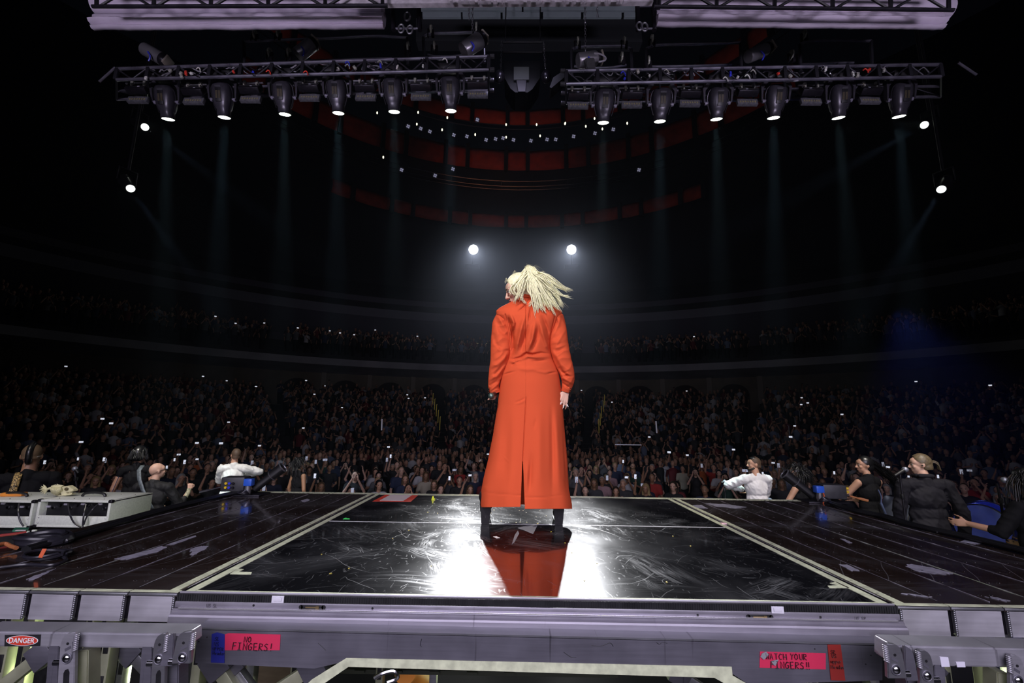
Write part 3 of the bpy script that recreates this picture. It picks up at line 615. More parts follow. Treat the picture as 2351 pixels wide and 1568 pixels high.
def head_prims(hc, HM, s=1., neck=None, jaw=1., chin=0.):
    q = []

    def T(x, y, z): return V(hc) + HM @ V((x * s, y * s, z * s))

    def E(x, y, z, r): q.append(('e', T(x, y, z), tuple(c * s for c in r), HM))
    E(0, -.012, .022, (.075, .094, .093)); E(0, .028, -.045, (.056 * jaw, .058, .062)); E(0, .055, -.084, (.028 * jaw, .024, .02 + chin)); E(0, .05, .03, (.062, .04, .05))
    q.append(('c', T(0, .088, .008), T(0, .107, -.026), .008 * s, .0115 * s)); E(.011, .096, -.03, (.009, .01, .008)); E(-.011, .096, -.03, (.009, .01, .008))
    for x in (-1, 1):
        E(x * .034, .066, -.022, (.024, .02, .022)); q.append(('c', T(x * .014, .086, .018), T(x * .048, .074, .02), .0075 * s, .006 * s))
        E(x * .075, -.004, -.008, (.009, .017, .029)); E(x * .082, -.014, -.006, (.006, .01, .024)); E(x * .03, .07, .0, (.015, .014, .011))
    q.append(('c', T(-.017, .083, -.054), T(.017, .083, -.054), .0075 * s, .0075 * s)); q.append(('c', T(-.014, .082, -.064), T(.014, .082, -.064), .008 * s, .008 * s))
    return q, T


def rot_e(v, yaw, pitch=0, roll=0): return Matrix.Rotation(R_(yaw), 3, 'Z') @ Matrix.Rotation(R_(pitch), 3, 'X') @ Matrix.Rotation(R_(roll), 3, 'Y')


def face_details(T, HM, parent, M, s=1., iris=(.05, .03, .02), beard=None, brow=(.03, .02, .012), lips=(.45, .16, .13)):
    for x in (-1, 1):
        q = bmn(); ball(q, T(x * .031, .0745, .004), .0125 * s, 2); q.transform(M); e = obj('eye', q, mat('eye_white', (.42, .40, .38), .3), parent, False)
        q = bmn(); ball(q, T(x * .031, .0855, .003), (.0045 * s), 2); q.transform(M); obj('iris', q, mat('iris', iris, .1), e, False)
        q = bmn(); tube(q, [T(x * .014, .091, .019), T(x * .03, .092, .026), T(x * .05, .08, .022)], [.002 * s, .0035 * s, .001 * s], 6); q.transform(M); obj('eyebrow', q, mat('brow_hair', brow, .6), parent, False)
    q = bmn(); tube(q, [T(-.024, .083, -.058), T(-.01, .0895, -.056), T(.01, .0895, -.056), T(.024, .083, -.058)], [.001, .0045 * s, .0045 * s, .001], 6); q.transform(M); obj('lips', q, mat('lips', lips, .4), parent, False)


def skull_hair(T, HM, s, m, parent, M, grow=.008, hairline=.055, low=-.06, name='hair', extra=None, voxel=.006, back=0.):
    """close cap of hair following the skull, cut off at the face"""
    pr = [('e', T(0, -.018, .03), tuple((c + grow) * s for c in (.076, .094, .094)), HM), ('e', T(0, -.05, -.02), tuple((c + grow) * s for c in (.068, .058 + back, .07)), HM)]
    o = blob(name, pr + (extra or []), voxel * s, m, None, 2)
    bm = bmn(); bm.from_mesh(o.data); inv = HM.inverted(); hc = T(0, 0, 0); kill = []
    for v in bm.verts:
        p = inv @ (v.co - hc) / s
        if p.y > hairline - max(0, .06 - p.z) * .9 and p.z < .095 and (p.y > .02 or p.z < .02) and p.y > -.01: kill.append(v)
        elif p.z < low and not extra: kill.append(v)
    bmesh.ops.delete(bm, geom=kill, context='VERTS'); bm.transform(M); bm.to_mesh(o.data); bm.free(); o.parent = parent
    return o


def strands(name, ctrl, m, parent, M=None, seg=5, n=9, world=False):
    """ctrl: list of (points, start radius, mid radius, end radius)"""
    q = bmn()
    for pts, r0, r1, r2 in ctrl:
        c = bez(pts, n); k = len(c) - 1
        tube(q, c, [(r0 + (r1 - r0) * (i / k * 2) if i < k / 2 else r1 + (r2 - r1) * (i / k * 2 - 1)) for i in range(k + 1)], seg, flat=.55)
    if M is not None: q.transform(M)
    return obj(name, q, m, parent, world, angle=180)


# ---------------------------------------------------------------- the singer
t = singer = root('person', 'blonde singer in a floor-length red-orange coat, seen from behind with legs apart', 'person', SP)
FC = 3.20


def W_(px, py, dy=0.): return P(px, py, FC + dy)


HM = rot_e(0, 92, -22, 0); hc = W_(1191, 666, .0)
hp, T = head_prims(hc, HM, .98)
pr = hp + [('c', W_(1200, 676, .0), W_(1207, 700, .0), .052, .058), ('e', W_(1215, 775), (.11, .07, .17)), ('e', W_(1215, 850), (.12, .08, .14)),
           ('c', W_(1180, 880), W_(1150, 1020, .0), .08, .06), ('c', W_(1150, 1020), W_(1120, 1150, .0), .05, .03), ('c', W_(1250, 880), W_(1270, 1020), .08, .06), ('c', W_(1270, 1020), W_(1280, 1150), .05, .03)]
pr += [('c', W_(1300, 860, .0), W_(1298, 900, -.01), .035, .022), ('c', W_(1140, 860), W_(1135, 895), .035, .022)]
pr += hand_prims(W_(1299, 898, -.02), W_(1291, 925, -.03) - W_(1298, 895, -.01), (-.3, .9, 0), (-1, .1, 0), .165, .22, .28)
pr += hand_prims(W_(1136, 892, -.0), (0, .35, -1), (-1, .15, 0), (.1, -1, .1), .15, fist=True, curl=1.2)
blob('body', pr, .0048, SKINL, t, 2, True)
# nails
q = bmn()
for a, b in (((1283, 913), (1280, 916)), ((1288, 924), (1286.5, 929)), ((1294.5, 930), (1294, 936)), ((1302, 929), (1304.5, 934))): tube(q, [W_(*a, -.055), W_(*b, -.058)], [.0042, .002], 6)
obj('fingernails', q, mat('nail_white', (.85, .82, .8), .25), t)
for x in (-1, 1):
    if x < 0: pass
q = bmn(); ball(q, T(.031, .0755, .004), .0125, 2); ball(q, T(-.031, .0755, .004), .0125, 2); obj('eyes', q, mat('eye_white', (.42, .40, .38), .3), t)
q = bmn()
for x in (-1, 1): tube(q, [T(x * .012, .088, .006), T(x * .032, .088, .009), T(x * .05, .078, .005)], [.001, .003, .001], 5); tube(q, [T(x * .012, .09, .024), T(x * .032, .09, .029), T(x * .052, .078, .022)], [.001, .0025, .001], 5)
obj('lashes', q, mat('lash', (.08, .05, .03), .6), t)
q = bmn(); tube(q, [T(-.022, .084, -.057), T(-.009, .093, -.055), T(.009, .093, -.055), T(.022, .084, -.057)], [.001, .0055, .0055, .001], 6); obj('lips', q, mat('red_lips', (.42, .15, .12), .4), t)

COAT = mat('red_orange_coat', (.56, .083, .033), .58, .09, spec=0.)
nt = COAT.node_tree; bs = nt.nodes['Principled BSDF']; tc = nt.nodes.new('ShaderNodeTexCoord'); wv = nt.nodes.new('ShaderNodeTexNoise'); wv.inputs['Scale'].default_value = 420
bp = nt.nodes.new('ShaderNodeBump'); bp.inputs['Strength'].default_value = .12; bp.inputs['Distance'].default_value = .0006
nt.links.new(tc.outputs['Object'], wv.inputs['Vector']); nt.links.new(wv.outputs[0], bp.inputs['Height']); nt.links.new(bp.outputs[0], bs.inputs['Normal'])
# folds as real relief on the coat: (polyline in photo pixels, depth in metres (+ ridge / - valley), half width px)
FOLDS = [([(1166, 728), (1172, 748), (1180, 785)], -.020, 3.2), ([(1172, 722), (1180, 742), (1178, 762)], .014, 3.5), ([(1183, 742), (1176, 770), (1178, 800), (1172, 818)], -.018, 4), ([(1206, 722), (1196, 756), (1188, 790), (1184, 812)], .012, 4.5), ([(1214, 745), (1205, 775), (1196, 808)], -.012, 4.5),
         ([(1229, 738), (1222, 780), (1208, 812)], .010, 4.5), ([(1238, 745), (1232, 775), (1222, 806)], -.009, 5), ([(1236, 728), (1246, 765), (1256, 795), (1262, 806)], .010, 4.5), ([(1244, 722), (1256, 752), (1262, 780)], -.010, 4), ([(1190, 716), (1204, 704), (1214, 690)], -.006, 2.5), ([(1218, 705), (1214, 740)], -.007, 2),
         ([(1166, 823), (1180, 825), (1196, 820), (1208, 811), (1222, 814), (1242, 810), (1266, 813)], -.022, 2.6), ([(1166, 828), (1182, 832), (1192, 826)], .014, 4), ([(1196, 826), (1212, 818), (1232, 820), (1264, 819)], .013, 3.6), ([(1174, 840), (1184, 832), (1198, 828)], -.012, 3), ([(1218, 830), (1240, 829), (1258, 826)], -.008, 3), ([(1184, 845), (1210, 848), (1250, 845)], .006, 5),
         ([(1152, 862), (1166, 857), (1183, 853)], -.010, 2.2), ([(1256, 858), (1270, 855), (1283, 854)], -.010, 2.2), ([(1224, 850), (1250, 855), (1276, 852)], .005, 3.5), ([(1181, 925), (1194, 921), (1207, 913)], -.005, 1.5), ([(1184, 928), (1198, 923), (1206, 918)], .003, 2.4),
         ([(1207.5, 690), (1207, 750), (1206, 806)], -.0035, .8), ([(1160, 722), (1168, 760), (1172, 800)], -.007, 1.4), ([(1275, 722), (1264, 770), (1262, 800)], -.007, 1.4),
         ([(1208, 913), (1204, 985), (1200, 1062)], -.006, 1.1), ([(1150, 950), (1142, 1050), (1134, 1130)], .008, 10), ([(1168, 960), (1163, 1050), (1160, 1130)], -.006, 9), ([(1276, 930), (1280, 1030), (1284, 1130)], .013, 6), ([(1266, 930), (1268, 1030), (1268, 1130)], -.012, 5), ([(1292, 960), (1297, 1060), (1302, 1130)], -.012, 3), ([(1240, 940), (1238, 1040), (1238, 1120)], .006, 9), ([(1220, 1040), (1218, 1090), (1216, 1130)], -.01, 5), ([(1212, 1060), (1209, 1100), (1208, 1130)], .006, 4),
         ([(1106, 1130), (1150, 1135), (1198, 1137)], -.004, .9), ([(1203, 1141), (1250, 1142), (1308, 1134)], -.004, .9), ([(1108, 1118), (1120, 1122)], .006, 4), ([(1294, 1100), (1302, 1122)], -.01, 3),
         ([(1230, 960), (1226, 985)], -.003, 3), ([(1158, 1050), (1168, 1060)], .002, 1)]


def fold(px, py):
    s = 0.
    for pl, amp, wd in FOLDS:
        best, tb = 1e9, 0; n_ = len(pl) - 1
        for i, ((x0, y0), (x1, y1)) in enumerate(zip(pl, pl[1:])):
            if min(y0, y1) - 3 * wd > py or max(y0, y1) + 3 * wd < py: continue
            dx, dy = x1 - x0, y1 - y0; k = max(0, min(1, ((px - x0) * dx + (py - y0) * dy) / (dx * dx + dy * dy)))
            d2 = (px - x0 - k * dx) ** 2 + (py - y0 - k * dy) ** 2
            if d2 < best: best, tb = d2, (i + k) / n_
        if best < 9 * wd * wd: s += amp * math.exp(-best / (wd * wd)) * (2.1 if pl[0][1] < 815 else 1) * (1 if wd < 1.5 else min(1, .12 + tb * 2.6, .12 + (1 - tb) * 2.6))
    return s


ROWS = [(671, 1189, 1220, .050, .0), (680, 1187, 1223, .056, .0), (688, 1184, 1226, .062, 0), (693, 1174, 1242, .072, 0), (700, 1160, 1262, .082, 0), (707, 1147, 1279, .09, 0), (714, 1139.5, 1290, .095, 0), (722, 1140, 1290, .102, 0), (735, 1153, 1281, .11, 0), (755, 1160, 1272, .115, 0), (780, 1166, 1264, .112, 0), (805, 1168, 1264, .104, 0), (815, 1168, 1266, .104, 0), (824, 1165, 1268, .108, 0), (838, 1158, 1275, .115, 0), (855, 1152, 1282, .122, 0), (880, 1148.5, 1286, .128, 0),
        (930, 1143, 1291, .135, 0), (1000, 1132, 1297, .15, 0), (1060, 1120, 1302.5, .165, 0), (1100, 1110, 1304, .178, 0), (1125, 1105.5, 1306, .186, 0), (1150, 1104, 1311, .193, 0), (1167, 1104, 1313, .197, 0)]


def row(py):
    for a, b in zip(ROWS, ROWS[1:]):
        if a[0] <= py <= b[0]: k = (py - a[0]) / (b[0] - a[0]); return [a[i] + (b[i] - a[i]) * k for i in range(1, 5)]
    return list(ROWS[-1][1:])


def slit(py):
    """photo x of the slit's left and right edge"""
    if py < 1060: return None
    k = (py - 1060) / 107.; return 1200 - .8 - 4.2 * k, 1200 + .8 + 4.2 * k


def coat_point(py, th):
    """th 0..1 once round, starting and ending at the back slit"""
    xl, xr, b, cy = row(py); cx, hw = (xl + xr) / 2, (xr - xl) / 2
    sx = 1207 - (min(py, 1060) - 913) * 7 / 147 if py > 913 else 1207
    sl = slit(py) or (sx, sx)
    a_end = math.asin(max(-1, min(1, (sl[0] - cx) / hw))); a_st = math.asin(max(-1, min(1, (sl[1] - cx) / hw)))
    # angle measured from the camera side; positive towards +x
    ang = a_st + (2 * PI + a_end - a_st) * th
    x = cx + hw * math.sin(ang); near = math.cos(ang)
    pow_ = .86; yy = -b * (abs(near) ** pow_) * (1 if near > 0 else -1)
    f = fold(x, py) if near > -.15 else 0
    if py > 900: f += .006 * math.sin(ang * 9 + 1.3 * math.sin(py * .01)) * min(1, (py - 900) / 200) * (1 if near > 0 else 1.6)
    yy -= f * max(0, near) ** .5 + (f if near <= 0 else 0)
    yb = py + (4 if False else 0)
    hemdrop = 0
    if py > 1140: hemdrop = (py - 1140) / 27 * ((-3.5 if x < 1200 else 1.5) if near > 0 else -9) * (1 - .35 * abs(math.sin(ang)))
    if py < 745 and near < 0: hemdrop += 24 * -near * min(1, (745 - py) / 40)
    return P(x, py + hemdrop, FC + yy)


q = bmn(); ys = []
py = 671.
while py < 1167: ys.append(py); py += 1.35 if py < 870 else 2.4
ys.append(1167); NT = 300
# more samples on the camera side
ths = []
for i in range(NT + 1):
    u = i / NT; ths.append(u - .09 * math.sin(2 * PI * u) * -1 if False else u + .0 * u)
dens = []
acc = 0
for i in range(NT):
    u = (i + .5) / NT; acc += 1.0 if (.27 < u < .73) else .34; dens.append(acc)
ths = [0] + [d / acc for d in dens]
ths2 = []
for i in range(NT + 1):     # finer where close to the slit ends (camera side)
    u = i / NT; s = 4 * (u - .5) ** 3 + .5; ths2.append(.5 * u + .5 * (1 - (1 - u) if True else 0)); 
mp_ = [(0.5 * (math.sin((u - .5) * PI) + 1)) * .55 + u * .45 for u in [i / NT for i in range(NT + 1)]]
grid = [[q.verts.new(coat_point(y, u)) for u in mp_] for y in ys]
for j, (a, b) in enumerate(zip(grid, grid[1:])):
    for k in range(NT): q.faces.new((a[k], a[k + 1], b[k + 1], b[k]))
bmesh.ops.recalc_face_normals(q, faces=q.faces)
me = bpy.data.meshes.new('coat'); q.to_mesh(me); q.free()
for p in me.polygons: p.use_smooth = True
coat = link('coat', me, COAT, t, True); so = coat.modifiers.new('thick', 'SOLIDIFY'); so.thickness = .003; so.offset = 0
# peplum: overlapping lower edge flaps of the jacket vents
FLDS = random.Random(11)


def sleeve(name, cl, seed, folds):
    """tube of cloth with drag folds; cl = (px, py, r px, dF)"""
    q = bmn(); pts = bez([V((a, b, c)) for a, b, c, d in cl], 22); dfs = bez([V((d, 0, 0)) for a, b, c, d in cl], 22); n = len(pts); rings = []; SEG = 90
    for i, p in enumerate(pts):
        d = (pts[min(i + 1, n - 1)] - pts[max(i - 1, 0)]); d.z = 0; d.normalize(); nx = V((-d.y, d.x, 0))
        if nx.x < 0: nx = -nx
        ring = []
        for k in range(SEG):
            a = 2 * PI * k / SEG; sx, sy = math.cos(a), math.sin(a)
            px = p.x + nx.x * p.z * sx; py = p.y + nx.y * p.z * sx
            f = 0
            for pl, amp, wd in folds:
                best = 1e9
                for (x0, y0), (x1, y1) in zip(pl, pl[1:]):
                    dx, dy = x1 - x0, y1 - y0; kk = max(0, min(1, ((px - x0) * dx + (py - y0) * dy) / (dx * dx + dy * dy))); best = min(best, (px - x0 - kk * dx) ** 2 + (py - y0 - kk * dy) ** 2)
                if best < 9 * wd * wd: f += amp * math.exp(-best / wd / wd)
            nz_ = noise.noise(V((px * .035 + seed, py * .055 + px * .02, seed + sy))) * .012
            nz_ = -abs(nz_) * 1.2 + .003
            r = p.z * .0031
            yy = -(r * .92 + nz_ + f) * sy if sy > 0 else -r * .92 * sy
            rad = 1 + nz_ * 6 * abs(sx) * .4
            ring.append(P(p.x + nx.x * p.z * sx * rad, p.y + nx.y * p.z * sx * rad, FC + dfs[i].x + yy))
        rings.append(ring)
    r0 = rings[0]; c = sum(r0, V()) / SEG
    for k in range(1, 5):
        t_ = k / 5 * PI / 2
        rings.insert(0, [c + (v - c) * math.cos(t_) + V((0, 0, .035)) * math.sin(t_) * .6 for v in r0])
    ringloft(q, rings)
    me = bpy.data.meshes.new(name); bmesh.ops.recalc_face_normals(q, faces=q.faces); q.to_mesh(me); q.free()
    for p in me.polygons: p.use_smooth = True
    o = link(name, me, COAT, t, True); s = o.modifiers.new('thick', 'SOLIDIFY'); s.thickness = .003; s.offset = -1
    return o


sleeve('sleeve', [(1157, 728, 18.5, .0), (1151, 745, 20.5, 0), (1149.5, 770, 21.5, -.01), (1149, 800, 22.5, -.02), (1146.5, 825, 20.5, -.03), (1139.5, 852, 17, -.03), (1135, 872, 14, -.03), (1133.5, 888, 12.5, -.02), (1137.5, 903, 12.5, -.01)], 3.1,
       [([(1136, 728), (1150, 760), (1168, 775)], -.010, 5), ([(1146, 730), (1160, 752), (1172, 772)], .009, 3.5), ([(1132, 770), (1140, 795), (1165, 805)], -.012, 5.5), ([(1135, 792), (1148, 803), (1168, 800)], .008, 4), ([(1170, 812), (1150, 830), (1130, 842)], .010, 4.5), ([(1168, 822), (1152, 842), (1138, 860)], -.010, 4), ([(1162, 840), (1142, 862), (1124, 872)], .009, 4), ([(1156, 858), (1140, 876), (1126, 884)], -.010, 3.5), ([(1148, 880), (1130, 893), (1124, 899)], .006, 2.5), ([(1126, 806), (1130, 826)], -.006, 5)])
sleeve('sleeve', [(1276, 727, 17.5, .0), (1280, 745, 19, 0), (1282.5, 772, 20.5, -.01), (1285, 800, 21.5, -.02), (1292, 828, 20.5, -.03), (1300.5, 852, 17.5, -.035), (1304, 872, 15, -.03), (1301.5, 888, 12, -.02), (1298, 900, 10.5, -.015)], 8.7,
       [([(1288, 722), (1282, 745), (1266, 775)], .009, 4), ([(1276, 735), (1266, 760)], -.008, 3), ([(1262, 790), (1280, 785), (1298, 760)], .008, 4), ([(1264, 803), (1286, 806), (1302, 790)], -.006, 5), ([(1270, 808), (1290, 838), (1308, 848)], .007, 5), ([(1272, 822), (1284, 846), (1300, 862)], -.012, 4.5), ([(1284, 846), (1298, 862), (1314, 864)], -.008, 3), ([(1290, 868), (1304, 874), (1314, 880)], .008, 3), ([(1288, 862), (1302, 858), (1316, 866)], .007, 3), ([(1292, 880), (1304, 888)], -.008, 2.5)])
for x, y in ((1309.5, 892), (1308, 896), (1306.5, 900), (1122, 893), (1121.6, 897), (1122, 901)):
    q = bmn(); ball(q, W_(x, y, -.035), (.006, .006, .0055), 2); obj('sleeve_button', q, mat('dark_button', (.03, .02, .02), .15, .6), t)
q = bmn(); pts = [W_(1222 - 35 * (1 - k / 8), 690 - 9 * math.sin(k / 8 * PI) ** .6, -.071 * math.sin((k / 8) * PI * .8 + .3)) for k in range(9)]
tube(q, pts, .0022, 5); obj('collar_seam', q, COAT, t)
# boots and trouser legs
BOOT = mat('black_boot', (.010, .009, .011), .5, spec=.3, bump=.5, scale=30)
for x, xf, sg in ((1114, 1112, -1), (1282, 1283, 1)):
    g = G(x, 1203); pr = [('c', W_(x + 2 * -sg, 1140, .0), V((g.x + .006 * -sg, 3.21, ZD + .12)), .05, .043), ('c', V((g.x, 3.2, ZD + .12)), V((g.x + sg * .006, 3.235, ZD + .075)), .042, .036), ('c', V((g.x, 3.235, ZD + .07)), V((g.x + sg * .004, 3.37, ZD + .032)), .036, .026)]
    b = blob('boot', pr, .006, BOOT, t, 2, True)
    q = bmn(); ringloft(q, [[(g.x + .034 * a * (1 - k * .25), 3.185 + .03 * c_ * (1 - k * .3), ZD + .002 + (1 - k) * .0 + k * .0 + (.11 * (1 - k))) for a, c_ in ((-1, -1), (1, -1), (1, 1), (-1, 1))] for k in (0, .25, .5, .75, 1)], cap=True); obj('heel', q, BOOT, b)
    q = bmn(); box(q, (g.x + sg * .003, 3.37, ZD + .005), (.05, .15, .01), bev=.003); obj('sole', q, BOOT, b)
    q = bmn(); tube(q, [V((g.x, 3.162, ZD + .04)), V((g.x, 3.158, ZD + .13)), W_(x, 1165, -.05)], .002, 5); obj('back_seam', q, BLACK, b)
# hair: cap, gathered top knot, long blown ponytail
hair = skull_hair(T, HM, .98, BLOND, t, Matrix.Identity(4), grow=.007, hairline=.06, low=-.05, extra=[('c', W_(1209, 642, .0), W_(1213, 624, -.0), .040, .03), ('e', W_(1205, 640, .0), (.055, .06, .045))], voxel=.005)
hair.data.transform(Matrix.Translation(-wloc(t)))
tips = [((1315, 667), (1255, 634), (1290, 658)), ((1311, 669), (1250, 640), (1283, 660)), ((1314, 684), (1252, 645), (1286, 676)), ((1312, 685), (1246, 650), (1280, 675)), ((1304, 672), (1250, 632), (1280, 655)), ((1296, 702), (1250, 645), (1280, 680)), ((1292, 709), (1248, 650), (1278, 684)), ((1288, 716), (1245, 650), (1272, 690)),
        ((1281, 706), (1242, 655), (1265, 690)), ((1275, 724), (1240, 660), (1262, 700)), ((1280, 710), (1238, 655), (1264, 692)), ((1262, 714), (1236, 660), (1254, 695)), ((1254, 719), (1234, 660), (1247, 700)), ((1250, 716), (1230, 660), (1243, 700)), ((1244, 716), (1228, 660), (1238, 700)), ((1237, 718), (1226, 660), (1233, 700)),
        ((1230, 729), (1224, 670), (1228, 705)), ((1233, 716), (1224, 660), (1230, 695)), ((1214, 706), (1214, 660), (1224, 685)), ((1208, 699), (1205, 655), (1198, 683)), ((1206, 697), (1190, 655), (1196, 683)), ((1192, 688), (1178, 662), (1182, 674)), ((1183, 694), (1200, 650), (1190, 676)), ((1180, 697), (1198, 645), (1190, 672)), ((1179, 697), (1196, 650), (1186, 680)), ((1194, 690), (1206, 655), (1200, 672)), ((1179, 680), (1173, 662), (1175, 672))]
ct = []; rr = random.Random(21)
for rep in range(13):
    for (tx, ty), (mx, my), (nx, ny) in tips:
        if rep > 5 and tx < 1210: continue
        o_ = rr.uniform(-1, 1); o2 = rr.uniform(-1, 1); w0 = 6.5 if tx > 1210 else 3.5; dz = rr.uniform(-.055, .02)
        sx, sy = (1213 + rr.uniform(-9, 9), 619 + rr.uniform(-4, 6)) if rep or tx > 1200 else (1200 + rr.uniform(-8, 8), 640)
        sh = rr.uniform(.82, 1.03)
        ex, ey = mx + (tx - mx) * sh, my + (ty - my) * sh; ex, ey = ex + rr.uniform(-3, 3), ey + rr.uniform(-2.5, 2.5)
        bx = sx + (mx - sx) * .45; by = sy + 2 + (my - sy) * .32
        ct.append(([W_(sx, sy, -.02 + dz * .3), W_(sx + (tx - sx) * .08, sy - (rr.uniform(1, 7) * max(0, 1 - ((sx - 1213) / 10) ** 2) if tx > 1210 else 0), -.045 + dz * .5), W_(bx + o_ * 4, by + o2 * 2, -.055 + dz), W_(mx + o_ * w0, my + o2 * 4, -.075 + dz), W_(nx + o_ * w0 * .7, ny + o2 * 3, -.09 + dz * .6), W_(ex, ey, -.085 + dz * .5)], .0035, rr.uniform(.0035, .0062), .0005))
strands('ponytail', ct, BLOND, hair, world=True)
ct = []
for k in range(46):   # strands swept from the brow up to the knot
    a = rr.random(); s0 = (1162 + 24 * a + rr.uniform(-1, 2), 656 - 20 * a + rr.uniform(-1, 3)); ct.append(([W_(s0[0], s0[1] + 6, -.03 - .02 * a), W_(s0[0] + 9, s0[1] - 3 + 3 * a, -.06), W_(1196 + 4 * a, 634 - 3 * a, -.05), W_(1209, 624, -.02)], .0012, .003, .002))
for k in range(22):
    a = rr.random(); ct.append(([W_(1170 + 20 * a, 664 + 6 * a, -.075), W_(1180 + 16 * a, 655, -.088), W_(1200, 640, -.075), W_(1210, 626, -.03)], .0015, .0035, .002))
strands('brow_strands', ct, BLOND, hair, world=True)
ct = []
for k in range(60):   # fly-away wisps
    sx, sy = rr.choice([(1222, 615), (1240, 628), (1252, 640), (1206, 612), (1185, 628), (1166, 645), (1265, 655), (1284, 700)]); a = rr.uniform(-.6, .9); L = rr.uniform(8, 26) * (1 if sx > 1200 else .45)
    dx = math.cos(a) * (1 if sx > 1200 else -1); ct.append(([W_(sx + rr.uniform(-5, 5), sy + rr.uniform(-2, 6), -.05), W_(sx + dx * L * .5, sy - 5 * math.sin(a) - 3, -.06), W_(sx + dx * L, sy - L * .25 * math.sin(a * 3) + 5, -.07)], .0005, .0004, .0002))
strands('flyaway_wisps', ct, BLOND, hair, n=6, world=True)
# microphone in the left hand
mt = root('microphone', 'black handheld microphone in the left hand of the singer', 'microphone', W_(1136, 908, -.04))
q = bmn(); tube(q, [W_(1146, 899, .03), W_(1134, 905, -.05), W_(1129, 908, -.075)], [.011, .014, .019], 16); obj('handle', q, BLKMET, mt)
q = bmn(); ball(q, W_(1128, 909, -.085), .0225, 3); obj('grille', q, mat('dark_grille', (.12, .17, .15), .35, .8, bump=.6, scale=120), mt)


